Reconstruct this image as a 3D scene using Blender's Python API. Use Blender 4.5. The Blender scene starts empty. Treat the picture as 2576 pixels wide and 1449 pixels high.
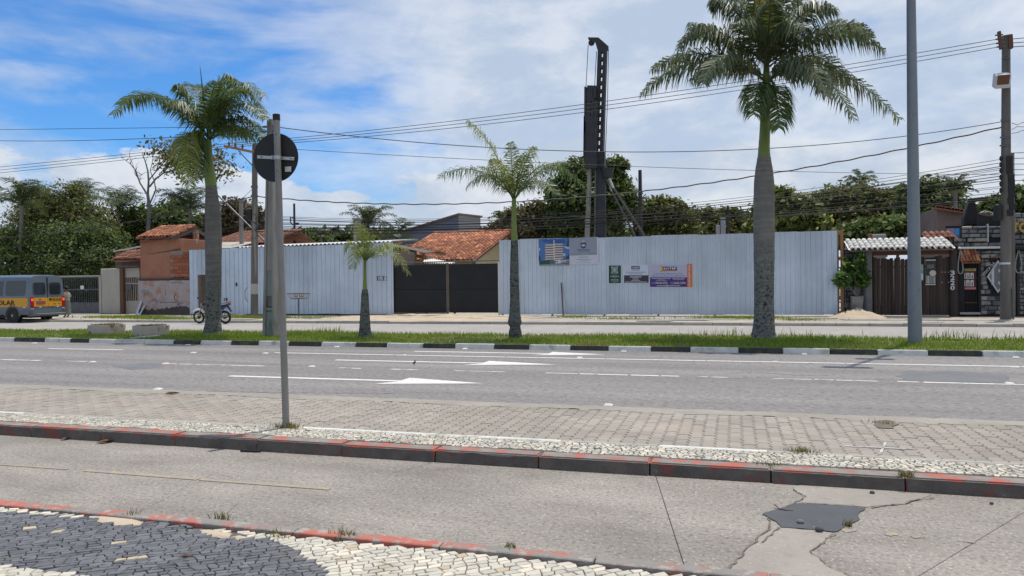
import bpy, bmesh, math, random
import numpy as np
from mathutils import Vector, Matrix
rng = random.Random(11)
nrg = np.random.RandomState(5)
SC = bpy.context.scene
COL = SC.collection
R = math.radians

# ------------------------------------------------------------------ camera
FPX, YAW, ROLL, EYE = 1874.0, R(16.6), R(0.67), 1.65
PITCH = -math.atan(16.5 / FPX)
FWD = Vector((-math.sin(YAW) * math.cos(PITCH), math.cos(YAW) * math.cos(PITCH), math.sin(PITCH)))
_r = Vector((math.cos(YAW), math.sin(YAW), 0)); _u = _r.cross(FWD)
RGT = _r * math.cos(ROLL) - _u * math.sin(ROLL)
UPV = _u * math.cos(ROLL) + _r * math.sin(ROLL)
CAM = Vector((0, 0, EYE))
cd = bpy.data.cameras.new('camera'); co = bpy.data.objects.new('camera', cd); COL.objects.link(co)
cd.sensor_width = 36; cd.lens = 36 * FPX / 2576; cd.clip_end = 3000; cd.clip_start = .05
m = Matrix.Identity(4)
for i in range(3):
    m[i][0] = RGT[i]; m[i][1] = UPV[i]; m[i][2] = -FWD[i]; m[i][3] = CAM[i]
co.matrix_world = m
SC.camera = co

# ------------------------------------------------------------------ sky and sun
SUN_EL, SUN_AZ = R(77.3), R(24)          # azimuth measured from +Y (away from camera) towards +X
w = bpy.data.worlds.new('World'); SC.world = w; w.use_nodes = True
N, L = w.node_tree.nodes, w.node_tree.links
N.clear()
def nd(t, **k):
    n = N.new(t)
    for a, b in k.items(): setattr(n, a, b)
    return n
def mth(op, a, b=None, c=None, clamp=False):
    n = nd('ShaderNodeMath', operation=op, use_clamp=clamp)
    for i, v in enumerate((a, b, c)):
        if v is None: continue
        if isinstance(v, (int, float)): n.inputs[i].default_value = v
        else: L.new(v, n.inputs[i])
    return n.outputs[0]
def wnoise(vec, sc, scale, det=6, rough=.55, dist=0., off=(0, 0, 0)):
    mp = nd('ShaderNodeMapping'); mp.inputs['Scale'].default_value = sc; mp.inputs['Location'].default_value = off
    L.new(vec, mp.inputs['Vector'])
    n = nd('ShaderNodeTexNoise'); n.inputs['Scale'].default_value = scale; n.inputs['Detail'].default_value = det
    n.inputs['Roughness'].default_value = rough; n.inputs['Distortion'].default_value = dist
    L.new(mp.outputs[0], n.inputs['Vector']); return n.outputs['Fac']
def wrange(v, a, b, c=0., d=1.):
    n = nd('ShaderNodeMapRange', interpolation_type='SMOOTHSTEP'); L.new(v, n.inputs[0])
    for i, q in enumerate((a, b, c, d)):
        if isinstance(q, (int, float)): n.inputs[i + 1].default_value = q
        else: L.new(q, n.inputs[i + 1])
    return n.outputs[0]
def wmix(f, a, b):
    n = nd('ShaderNodeMix', data_type='RGBA')
    if isinstance(f, (int, float)): n.inputs[0].default_value = f
    else: L.new(f, n.inputs[0])
    for i, q in ((6, a), (7, b)):
        if isinstance(q, tuple): n.inputs[i].default_value = (*q, 1)
        else: L.new(q, n.inputs[i])
    return n.outputs[2]
sky = nd('ShaderNodeTexSky', sky_type='NISHITA', sun_disc=False, sun_elevation=SUN_EL, sun_rotation=SUN_AZ)
sky.air_density = 1.0; sky.dust_density = .25; sky.ozone_density = 3.0
tc = nd('ShaderNodeTexCoord'); D = tc.outputs['Generated']
sep = nd('ShaderNodeSeparateXYZ'); L.new(D, sep.inputs[0])
dx, dz = sep.outputs[0], sep.outputs[2]
n_w = wnoise(D, (1, 1, 3.4), 3.1, 8, .56, .3, SKY_OFF1 if 'SKY_OFF1' in globals() else (1.3, .4, .2))     # streaky layer
n_c = wnoise(D, (1, 1, 1.7), 5.0, 9, .58, .15, (4.1, 2.2, .7))   # heaped clouds
n_s = wnoise(D, (1, 1, 2.2), 6.5, 6, .6, .2, (7.7, 1.1, 3.3))  # their shading
right = wrange(dx, -.54, -.30)                                    # cloud bank thickens towards the right
thr_w = mth('SUBTRACT', .478, mth('MULTIPLY', right, .165))
f_w = wrange(mth('SUBTRACT', n_w, thr_w), -.07, .13, 0, mth('MULTIPLY_ADD', right, .38, .52))
low = wrange(dz, .12, .215, .13, -.22)
thr_c = mth('SUBTRACT', mth('SUBTRACT', .53, mth('MULTIPLY', right, .08)), low)
f_c = wrange(mth('SUBTRACT', n_c, thr_c), -.006, .032, 0, .95)
cov = mth('SUBTRACT', 1., mth('MULTIPLY', mth('SUBTRACT', 1., f_w), mth('SUBTRACT', 1., f_c)))
cl = wmix(wrange(n_s, .38, .64), (5.0, 5.85, 7.1), (7.2, 7.6, 8.2))
blue = wmix(1.0, sky.outputs[0], sky.outputs[0])
gm = nd('ShaderNodeMix', data_type='RGBA', blend_type='MULTIPLY'); gm.inputs[0].default_value = 1
L.new(sky.outputs[0], gm.inputs[6]); gm.inputs[7].default_value = (.52, .98, 1.42, 1)
out = wmix(cov, gm.outputs[2], cl)
bg = nd('ShaderNodeBackground'); bg.inputs['Strength'].default_value = .105
L.new(out, bg.inputs['Color'])
wo = nd('ShaderNodeOutputWorld'); L.new(bg.outputs[0], wo.inputs['Surface'])
sd = bpy.data.lights.new('sun', 'SUN'); sd.energy = 3.7; sd.angle = R(.53); sd.color = (1, .94, .84)
so = bpy.data.objects.new('sun', sd); COL.objects.link(so)
sdir = Vector((math.sin(SUN_AZ) * math.cos(SUN_EL), math.cos(SUN_AZ) * math.cos(SUN_EL), math.sin(SUN_EL)))
so.rotation_euler = sdir.to_track_quat('Z', 'Y').to_euler(); so.location = (0, 0, 40)
SC.view_settings.view_transform = 'Standard'; SC.view_settings.look = 'None'
SC.view_settings.exposure = 0; SC.view_settings.gamma = 1; SC.view_settings.use_curve_mapping = False
SC.render.engine = 'CYCLES'
SC.cycles.max_bounces = 6; SC.cycles.transparent_max_bounces = 8

# ------------------------------------------------------------------ placing helpers
def ray(x, y): return FWD + RGT * ((x - 1288) / FPX) - UPV * ((y - 724.5) / FPX)
def at(x, y, Y):
    d = ray(x, y); return CAM + d * (Y / d.y)
def gz(x, y, z=0.):
    d = ray(x, y); return CAM + d * ((z - EYE) / d.z)
def pj(p):
    d = Vector(p) - CAM; k = d.dot(FWD)
    return 1288 + FPX * d.dot(RGT) / k, 724.5 - FPX * d.dot(UPV) / k
def X_(x, Y, y=720): return at(x, y, Y).x
def Z_(y, Y, x): return at(x, y, Y).z

# ------------------------------------------------------------------ materials
def mat(name, c1, c2=None, scale=4., rough=.8, metal=0., bump=0., bscale=None, rnd=0., c3=None, s3=1.5, t3=(.55, .7),
        stretch=(1, 1, 1), spec=.4, trans=0., local=False, det=6, c4=None, s4=8, t4=(.6, .68), hue=None, macro=None):
    mt = bpy.data.materials.new(name); mt.use_nodes = True
    n, l = mt.node_tree.nodes, mt.node_tree.links
    b = n['Principled BSDF']
    b.inputs['Roughness'].default_value = rough; b.inputs['Metallic'].default_value = metal
    b.inputs['Specular IOR Level'].default_value = spec
    if local:
        t = n.new('ShaderNodeTexCoord'); src = t.outputs['Object']
    else:
        t = n.new('ShaderNodeNewGeometry'); src = t.outputs['Position']
    mp = n.new('ShaderNodeMapping'); l.new(src, mp.inputs[0]); mp.inputs['Scale'].default_value = stretch
    def noise(s, d=det):
        q = n.new('ShaderNodeTexNoise'); q.inputs['Scale'].default_value = s; q.inputs['Detail'].default_value = d
        q.inputs['Roughness'].default_value = .6; l.new(mp.outputs[0], q.inputs['Vector']); return q.outputs['Fac']
    def mix(f, a, bb, mode='MIX'):
        q = n.new('ShaderNodeMix'); q.data_type = 'RGBA'; q.blend_type = mode
        if isinstance(f, (int, float)): q.inputs[0].default_value = f
        else: l.new(f, q.inputs[0])
        for i, v in ((6, a), (7, bb)):
            if isinstance(v, tuple): q.inputs[i].default_value = (*v, 1)
            else: l.new(v, q.inputs[i])
        return q.outputs[2]
    def rng_(f, a, bb, c=0., d=1.):
        q = n.new('ShaderNodeMapRange'); l.new(f, q.inputs[0])
        for i, v in enumerate((a, bb, c, d)): q.inputs[i + 1].default_value = v
        return q.outputs[0]
    col = c1
    if c2 is not None: col = mix(rng_(noise(scale), .3, .7), c1, c2)
    if rnd:
        g = n.new('ShaderNodeNewGeometry'); oi = n.new('ShaderNodeObjectInfo')
        a = n.new('ShaderNodeMath'); a.operation = 'ADD'
        l.new(g.outputs['Random Per Island'], a.inputs[0]); l.new(oi.outputs['Random'], a.inputs[1])
        fr = n.new('ShaderNodeMath'); fr.operation = 'FRACT'; l.new(a.outputs[0], fr.inputs[0])
        v = rng_(fr.outputs[0], 0, 1, 1 - rnd, 1 + rnd)
        if hue is not None: col = mix(rng_(fr.outputs[0], .55, 1, 0, 1), col, hue)
        cc = n.new('ShaderNodeCombineColor'); [l.new(v, cc.inputs[i]) for i in range(3)]
        col = mix(1., col, cc.outputs[0], 'MULTIPLY')
    if c3 is not None: col = mix(rng_(noise(s3, 8), t3[0], t3[1]), col, c3)
    if c4 is not None: col = mix(rng_(noise(s4, 5), t4[0], t4[1]), col, c4)
    if macro:
        q = n.new('ShaderNodeTexNoise'); q.inputs['Scale'].default_value = 1.; q.inputs['Detail'].default_value = 5; q.inputs['Roughness'].default_value = .62
        m2 = n.new('ShaderNodeMapping'); l.new(src, m2.inputs[0]); m2.inputs['Scale'].default_value = macro[0]; l.new(m2.outputs[0], q.inputs['Vector'])
        v = rng_(q.outputs['Fac'], .28, .72, macro[1], macro[2])
        cc = n.new('ShaderNodeCombineColor'); [l.new(v, cc.inputs[i]) for i in range(3)]
        col = mix(1., col, cc.outputs[0], 'MULTIPLY')
    if isinstance(col, tuple): b.inputs['Base Color'].default_value = (*col, 1)
    else: l.new(col, b.inputs['Base Color'])
    if bump:
        bp = n.new('ShaderNodeBump'); bp.inputs['Strength'].default_value = bump; bp.inputs['Distance'].default_value = .02
        l.new(noise(bscale or scale * 6, 4), bp.inputs['Height']); l.new(bp.outputs[0], b.inputs['Normal'])
    if trans:
        tr = n.new('ShaderNodeBsdfTranslucent'); ms = n.new('ShaderNodeMixShader'); ms.inputs[0].default_value = trans
        if isinstance(col, tuple): tr.inputs[0].default_value = (*col, 1)
        else: l.new(mix(1., col, (1.25, 1.2, .6), 'MULTIPLY'), tr.inputs[0])
        l.new(b.outputs[0], ms.inputs[1]); l.new(tr.outputs[0], ms.inputs[2])
        l.new(ms.outputs[0], n['Material Output'].inputs['Surface'])
    return mt
def emit(name, c, s):
    mt = bpy.data.materials.new(name); mt.use_nodes = True; b = mt.node_tree.nodes['Principled BSDF']
    b.inputs['Base Color'].default_value = (*c, 1); b.inputs['Emission Color'].default_value = (*c, 1)
    b.inputs['Emission Strength'].default_value = s; return mt
M = {}
M['concrete'] = mat('path_concrete', (.32, .288, .255), (.265, .237, .21), 1.1, .93, bump=.8, bscale=26, c3=(.19, .172, .155), s3=30, t3=(.50, .64), c4=(.46, .43, .40), s4=42, t4=(.56, .66), macro=((.55, 1.2, 1), .66, 1.19))
M['concrete_new'] = mat('patch_concrete', (.335, .303, .268), (.285, .257, .226), 2., .92, bump=.5, bscale=26, c3=(.24, .22, .195), s3=12, t3=(.55, .72), c4=(.43, .40, .37), s4=34, t4=(.6, .7), macro=((1.3, 1.3, 1), .85, 1.1))
M['asphalt'] = mat('asphalt', (.222, .207, .203), (.262, .245, .238), .35, .92, bump=.9, bscale=22, c3=(.13, .124, .126), s3=16, t3=(.50, .66), c4=(.40, .38, .37), s4=24, t4=(.57, .68), stretch=(.6, 1, 1), macro=((.06, 1.15, 1), .74, 1.15))
M['asphalt_patch'] = mat('asphalt_patch', (.135, .14, .15), (.18, .18, .19), 1.5, .9, bump=.4, bscale=60, c4=(.3, .3, .3), s4=95, t4=(.6, .68))
M['tar'] = mat('tar_patch', (.065, .068, .078), (.085, .088, .098), 3, .75, bump=.2, bscale=30, c4=(.22, .22, .22), s4=40, t4=(.68, .74))
M['paver'] = mat('paver', (.345, .31, .268), (.29, .26, .225), 1.2, .92, bump=.3, bscale=70, rnd=.10, c3=(.36, .30, .25), s3=.8, c4=(.27, .24, .21), s4=28, t4=(.54, .68), macro=((.5, .8, 1), .82, 1.12))
M['paver_far'] = mat('side_street_paver', (.36, .335, .31), (.30, .28, .265), .7, .92, bump=.6, bscale=9, c3=(.24, .22, .20), s3=9, t3=(.56, .7), c4=(.42, .40, .37), s4=3, stretch=(1, .55, 1))
M['joint'] = mat('joint_soil', (.15, .115, .08), (.075, .06, .042), 2.5, .98, bump=.4, c3=(.12, .13, .06), s3=2)
M['stone_w'] = mat('white_stone', (.56, .53, .45), (.46, .43, .365), 7, .75, bump=.2, bscale=40, rnd=.13, hue=(.60, .53, .43), c3=(.36, .325, .26), s3=2.2, t3=(.55, .75), macro=((.8, .8, 1), .86, 1.08))
M['stone_b'] = mat('black_stone', (.105, .108, .118), (.14, .14, .148), 7, .65, bump=.3, bscale=40, rnd=.25, spec=.45, c3=(.23, .20, .17), s3=5, t3=(.60, .78), macro=((.8, .8, 1), .85, 1.15))
M['stone_t'] = mat('tan_stone', (.50, .41, .29), (.42, .34, .25), 7, .8, bump=.2, bscale=40)
M['sand'] = mat('sand', (.52, .43, .32), (.44, .355, .26), 3, .97, bump=.5, bscale=30, c3=(.34, .27, .2), s3=2)
M['grime_shade'] = mat('kerb_grime_shade', (.085, .075, .068), (.135, .118, .105), 7, .97, bump=.9, bscale=26, c3=(.19, .065, .055), s3=3.4, t3=(.56, .66), c4=(.24, .225, .21), s4=14, t4=(.66, .74))  # kerb dirt, with the shade of the front face put into the colour
M['kerb'] = mat('kerb_red', (.30, .262, .235), (.165, .142, .125), 6, .95, bump=.9, bscale=26, c3=(.42, .125, .095), s3=6, t3=(.515, .575), c4=(.40, .36, .33), s4=11, t4=(.66, .71))
M['edging'] = mat('edging_red', (.26, .24, .22), (.20, .19, .18), 5, .93, bump=.5, bscale=40, c3=(.43, .14, .105), s3=3.4, t3=(.48, .56), c4=(.34, .305, .27), s4=10, t4=(.53, .62))
M['kerb_white'] = mat('kerb_white', (.66, .66, .62), (.52, .525, .49), 4, .88, bump=.3, bscale=30, c3=(.30, .32, .26), s3=3, t3=(.54, .72), c4=(.34, .33, .31), s4=13, t4=(.63, .72))
M['kerb_black'] = mat('kerb_black', (.032, .034, .033), (.06, .062, .055), 5, .9, bump=.4, bscale=30, c3=(.075, .10, .04), s3=3.5, t3=(.55, .7), c4=(.16, .15, .14), s4=12, t4=(.64, .72))
M['kerb_grey'] = mat('kerb_grey', (.40, .38, .34), (.30, .285, .26), 3, .9, bump=.3, bscale=30)
M['paint'] = mat('road_paint', (.74, .73, .70), (.64, .63, .61), 8, .8, c3=(.40, .385, .38), s3=12, t3=(.56, .70), macro=((.6, 2, 1), .84, 1.05))
M['paint_worn'] = mat('road_paint_worn', (.60, .60, .58), (.48, .48, .47), 8, .85, c3=(.25, .245, .245), s3=7, t3=(.50, .58))
M['paint_yellow'] = mat('path_paint_yellow', (.42, .335, .16), (.37, .31, .20), 5, .9, c3=(.30, .27, .235), s3=9, t3=(.36, .54), bump=.5, bscale=26)
M['soil'] = mat('soil', (.16, .15, .06), (.10, .12, .035), 3, .98, bump=.5)
M['grass'] = mat('grass_blade', (.185, .30, .032), (.12, .22, .025), .5, .7, rnd=.35, hue=(.25, .285, .06), trans=.38, c3=(.28, .25, .10), s3=1.1, t3=(.52, .70))
M['weed'] = mat('dry_weed', (.12, .15, .03), (.2, .16, .07), 6, .8, rnd=.3, trans=.25)
M['walk'] = mat('far_sidewalk', (.46, .42, .36), (.38, .345, .295), .9, .93, bump=.3, c3=(.28, .245, .20), s3=1.3, t3=(.52, .70), macro=((.4, 1, 1), .8, 1.1))
M['galv'] = mat('galvanised_sheet', (.60, .675, .78), (.53, .605, .71), .6, .36, metal=.35, bump=.22, bscale=2.2, rnd=.085, macro=((.5, 1, .45), .80, 1.08), c4=(.40, .37, .34), s4=2.6, t4=(.68, .8), c3=(.45, .505, .58), s3=.9, t3=(.55, .8), stretch=(1, 1, .25))
M['galv_side'] = mat('zinc_roof', (.62, .64, .66), (.5, .52, .54), 3, .45, metal=.4)
M['gate_black'] = mat('gate_black', (.007, .008, .011), (.012, .013, .016), 2, .55, bump=.05)
M['steel'] = mat('steel_grey', (.14, .147, .155), (.10, .105, .11), 5, .5, metal=.5)
M['pole_galv'] = mat('sign_pole', (.27, .265, .255), (.21, .205, .195), 5, .55, metal=.35, c3=(.23, .15, .09), s3=3, t3=(.55, .72), bump=.1, stretch=(1, 1, .5))
M['lamp_pole'] = mat('lamp_pole', (.23, .255, .28), (.19, .215, .24), 2, .55, metal=.3, c3=(.15, .16, .17), s3=6, t3=(.62, .72), bump=.08)
M['disc_back'] = mat('sign_back', (.012, .013, .017), (.02, .021, .025), 5, .55)
M['bracket'] = mat('bracket', (.50, .51, .52), (.40, .41, .42), 6, .45, metal=.5)
M['sticker'] = mat('sticker', (.62, .62, .60), (.4, .42, .43), 30, .7)
M['conc_pole'] = mat('concrete_pole', (.29, .28, .26), (.20, .195, .18), 3, .93, bump=.3, bscale=25, c3=(.10, .095, .09), s3=2.5, t3=(.55, .7), stretch=(1, 1, .3))
M['green_paint'] = mat('green_grey_paint', (.19, .235, .215), (.15, .185, .17), 4, .75, c3=(.10, .11, .10), s3=3, t3=(.6, .7), stretch=(1, 1, .4))
M['wood_pole'] = mat('wood_pole', (.175, .16, .148), (.105, .096, .09), 6, .95, bump=.6, bscale=20, stretch=(1, 1, .08), c3=(.27, .24, .21), s3=4, t3=(.6, .72))
M['wood_dark'] = mat('dark_plank', (.078, .056, .047), (.042, .031, .027), 8, .85, bump=.5, bscale=25, stretch=(1, 1, .1), rnd=.25)
M['timber'] = mat('timber', (.36, .19, .10), (.28, .14, .075), 8, .85, bump=.3, stretch=(1, 1, .15))
M['timber_grey'] = mat('timber_grey', (.17, .13, .11), (.11, .085, .07), 8, .9, bump=.3)
M['black'] = mat('black_iron', (.012, .012, .013), (.02, .02, .021), 6, .6)
M['rig'] = mat('rig_paint', (.022, .024, .03), (.035, .035, .04), 3, .55, bump=.1, c3=(.07, .045, .035), s3=2.5, t3=(.62, .75))
M['wire'] = mat('cable', (.018, .018, .02), None, rough=.6)
M['wire_tw'] = mat('twisted_cable', (.03, .03, .032), (.08, .05, .045), 5, .6)
M['terracotta'] = mat('terracotta', (.40, .16, .088), (.32, .12, .07), 2.5, .88, rnd=.34, bump=.2, c3=(.17, .09, .065), s3=1.6, t3=(.50, .72), hue=(.48, .20, .10))
M['terracotta_old'] = mat('terracotta_old', (.30, .13, .085), (.20, .09, .065), 2.5, .9, rnd=.25, bump=.2, c3=(.10, .065, .055), s3=1.6, t3=(.52, .72))
M['tile_white'] = mat('white_tile', (.72, .70, .66), (.60, .58, .54), 3, .85, rnd=.08, c3=(.42, .39, .35), s3=3, t3=(.58, .75))
M['plaster_red'] = mat('plaster_red', (.33, .135, .085), (.37, .185, .12), 1.4, .93, bump=.35, bscale=18, c3=(.48, .37, .30), s3=1.5, t3=(.60, .66), c4=(.08, .06, .055), s4=.8, t4=(.62, .76))
M['graffiti'] = mat('old_wall', (.36, .29, .27), (.42, .37, .38), 2.5, .93, bump=.3, bscale=18, c3=(.38, .22, .17), s3=2.2, t3=(.54, .62), c4=(.22, .30, .38), s4=2.9, t4=(.60, .64))
M['soot'] = mat('soot_stain', (.06, .05, .048), (.10, .085, .075), 3, .95)
M['brick'] = mat('hollow_brick', (.34, .115, .065), (.27, .09, .055), 6, .93, rnd=.2, bump=.3)
M['mortar'] = mat('mortar', (.30, .24, .20), (.22, .18, .15), 6, .95)
M['wall_conc'] = mat('stained_wall', (.44, .41, .36), (.36, .335, .30), 1.2, .93, bump=.25, c3=(.13, .125, .12), s3=1.4, t3=(.60, .8), stretch=(1, 1, .5))
M['wall_cream'] = mat('cream_wall', (.55, .47, .28), (.49, .41, .25), 1.5, .9, bump=.1)
M['wall_blue'] = mat('warehouse_wall', (.155, .19, .27), (.125, .155, .225), .5, .85, bump=.1, c3=(.20, .23, .30), s3=.6)
M['wall_pale'] = mat('pale_block_wall', (.30, .30, .32), (.25, .25, .27), 3, .9)
M['wall_brown'] = mat('brown_render', (.22, .16, .14), (.15, .11, .098), 2, .95, bump=.3, c3=(.24, .17, .14), s3=3, t3=(.6, .7), stretch=(1, 1, .4))
M['wall_black'] = mat('black_wall', (.018, .018, .021), (.028, .028, .032), 3, .9)
M['stone_grey'] = mat('painted_stone', (.26, .265, .28), (.15, .155, .17), 3.2, .9, bump=.4, bscale=25, rnd=.35, c3=(.05, .052, .06), s3=3.5, t3=(.52, .66), hue=(.28, .25, .21))
M['pier'] = mat('stone_pier', (.20, .20, .205), (.14, .14, .145), 3, .93, bump=.5, bscale=12, c3=(.22, .21, .21), s3=3)
M['white'] = mat('white_paint', (.72, .72, .72), (.64, .64, .65), 4, .7)
M['letter_grey'] = mat('letter_grey', (.50, .50, .51), None, rough=.6)
M['van'] = mat('van_paint', (.13, .165, .205), (.14, .175, .215), 2, .35, metal=.2, spec=.5)
M['van_grey'] = mat('van_bumper', (.13, .14, .155), (.10, .11, .12), 3, .55)
M['yellow'] = mat('yellow_band', (.60, .30, .018), (.55, .27, .015), 3, .45)
M['glass'] = mat('dark_glass', (.02, .026, .032), None, rough=.08, spec=.7)
M['rubber'] = mat('rubber', (.02, .02, .021), (.03, .03, .03), 9, .9)
M['alloy'] = mat('wheel_metal', (.36, .37, .38), (.28, .29, .3), 9, .4, metal=.6)
M['red_lens'] = mat('red_lens', (.30, .012, .012), None, rough=.25)
M['red_lit'] = emit('brake_light', (1., .07, .035), .9)
M['plate_red'] = mat('red_plate', (.40, .04, .045), None, rough=.5)
M['chrome'] = mat('chrome', (.28, .28, .29), None, rough=.2, metal=.9)
M['skin'] = mat('skin', (.32, .17, .11), None, rough=.6)
M['hair'] = mat('hair', (.02, .014, .011), None, rough=.6)
M['cloth_top'] = mat('shirt_cloth', (.33, .31, .25), (.28, .26, .21), 8, .9)
M['cloth_skirt'] = mat('skirt_cloth', (.17, .185, .165), (.13, .145, .13), 8, .9)
def palm_bark(name, z_lichen, dark=1.):
    """ringed grey trunk, lichen and dark scars thinning out upwards"""
    mt = bpy.data.materials.new(name); mt.use_nodes = True; n, l = mt.node_tree.nodes, mt.node_tree.links; b = n['Principled BSDF']
    b.inputs['Roughness'].default_value = .95; b.inputs['Specular IOR Level'].default_value = .2
    t = n.new('ShaderNodeTexCoord'); sx = n.new('ShaderNodeSeparateXYZ'); l.new(t.outputs['Object'], sx.inputs[0])
    def noise(s, d=5, st=(1, 1, 1)):
        mp = n.new('ShaderNodeMapping'); mp.inputs['Scale'].default_value = st; l.new(t.outputs['Object'], mp.inputs[0])
        q = n.new('ShaderNodeTexNoise'); q.inputs['Scale'].default_value = s; q.inputs['Detail'].default_value = d; q.inputs['Roughness'].default_value = .6; l.new(mp.outputs[0], q.inputs['Vector']); return q.outputs['Fac']
    def rg(f, a, c, d=0., e=1.):
        q = n.new('ShaderNodeMapRange'); l.new(f, q.inputs[0])
        for i, v in enumerate((a, c, d, e)): q.inputs[i + 1].default_value = v
        return q.outputs[0]
    def mul(a, c, op='MULTIPLY'):
        q = n.new('ShaderNodeMath'); q.operation = op
        for i, v in ((0, a), (1, c)):
            if isinstance(v, float): q.inputs[i].default_value = v
            else: l.new(v, q.inputs[i])
        return q.outputs[0]
    def mix(f, a, c):
        q = n.new('ShaderNodeMix'); q.data_type = 'RGBA'; l.new(f, q.inputs[0])
        for i, v in ((6, a), (7, c)):
            if isinstance(v, tuple): q.inputs[i].default_value = (*v, 1)
            else: l.new(v, q.inputs[i])
        return q.outputs[2]
    hz = mul(sx.outputs[2], mul(noise(1.3), 1.6), 'ADD')
    fade = rg(hz, z_lichen + 1.7, z_lichen + .2)
    base = mix(rg(noise(3, 6, (1, 1, .5)), .3, .7), (.20 * dark, .19 * dark, .175 * dark), (.135 * dark, .13 * dark, .12 * dark))
    ring = rg(noise(5, 3, (.25, .25, 3.2)), .42, .58); base = mix(mul(ring, .45), base, (.10 * dark, .095 * dark, .09 * dark))
    base = mix(mul(rg(noise(11), .44, .60), mul(fade, .85)), base, (.115, .155, .145)); base = mix(mul(rg(noise(15), .52, .62), mul(fade, .9)), base, (.028, .03, .028))
    l.new(base, b.inputs['Base Color'])
    bp = n.new('ShaderNodeBump'); bp.inputs['Strength'].default_value = .8; bp.inputs['Distance'].default_value = .02; l.new(mul(noise(14, 4), mul(ring, .6), 'ADD'), bp.inputs['Height']); l.new(bp.outputs[0], b.inputs['Normal'])
    return mt
M['bark_palm'] = palm_bark('palm_bark_young', 3.5, .8); M['bark_tall'] = palm_bark('palm_bark_tall', 1.5); M['bark_big'] = palm_bark('palm_bark_big', 2.0, 1.3)
M['bark_smooth'] = mat('palm_bark_smooth', (.20, .195, .185), (.155, .15, .14), 4, .9, bump=.3, bscale=12, stretch=(.3, .3, 3), c3=(.10, .10, .10), s3=3, t3=(.6, .75), local=True)
M['crownshaft'] = mat('crownshaft', (.19, .25, .055), (.14, .20, .05), 3, .5, stretch=(1, 1, .3), local=True)
M['frond'] = mat('frond_green', (.095, .15, .05), (.07, .12, .042), .8, .45, rnd=.3, trans=.36, hue=(.15, .18, .06), spec=.5)
M['frond_y'] = mat('frond_yellowgreen', (.21, .27, .065), (.15, .215, .055), .8, .5, rnd=.3, trans=.40, hue=(.28, .24, .07), spec=.5)
M['frond_dark'] = mat('frond_dark', (.125, .165, .088), (.095, .132, .072), .8, .40, rnd=.3, trans=.34, hue=(.14, .145, .08), spec=.5)
M['frond_far'] = mat('frond_far', (.075, .115, .055), (.055, .09, .045), .8, .5, rnd=.3, trans=.35, hue=(.14, .15, .08))
M['rachis'] = mat('rachis', (.15, .17, .05), None, rough=.6)
M['bark'] = mat('bark', (.12, .105, .09), (.075, .065, .055), 5, .95, bump=.5)
M['bark_pale'] = mat('bark_pale', (.20, .18, .165), (.13, .12, .11), 5, .95, bump=.4)
M['leaf_mid'] = mat('leaf_mid', (.10, .145, .042), (.07, .11, .032), 1.2, .6, rnd=.45, trans=.4, hue=(.17, .20, .065))
M['leaf_olive'] = mat('leaf_olive', (.13, .125, .055), (.09, .092, .04), 1.2, .65, rnd=.35, trans=.38, hue=(.19, .155, .08))
M['leaf_dark'] = mat('leaf_dark', (.07, .11, .038), (.05, .08, .028), 1.2, .55, rnd=.45, trans=.38, hue=(.13, .165, .06))
M['leaf_bright'] = mat('leaf_bright', (.115, .155, .038), (.075, .115, .028), 1.2, .5, rnd=.4, trans=.35, hue=(.24, .24, .09))
M['leaf_red'] = mat('leaf_red', (.125, .085, .058), (.085, .068, .042), 1.2, .65, rnd=.4, trans=.3, hue=(.09, .11, .045))
M['leaf_shrub'] = mat('leaf_shrub', (.06, .14, .03), (.04, .10, .02), 2, .5, rnd=.4, trans=.3, hue=(.13, .2, .04))
M['planter'] = mat('planter_conc', (.50, .46, .41), (.42, .38, .33), 4, .93, bump=.4, c3=(.33, .14, .09), s3=3.3, t3=(.57, .63))
M['rust'] = mat('rusty_iron', (.16, .07, .04), (.10, .06, .045), 8, .85, bump=.2)
M['pot'] = mat('pot_conc', (.26, .245, .22), (.20, .19, .17), 5, .93, bump=.3, c3=(.12, .12, .11), s3=5)
M['bird'] = mat('bird_brown', (.10, .065, .045), (.15, .11, .08), 30, .8)
M['leaf_dry'] = mat('dry_leaf', (.10, .045, .03), (.14, .07, .04), 20, .8)
M['crack'] = mat('crack_dirt', (.12, .10, .085), (.19, .165, .135), 9, .98)
def flat(name, c, rough=.55): 
    if name not in M: M[name] = mat(name, c, None, rough=rough)
    return M[name]

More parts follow.
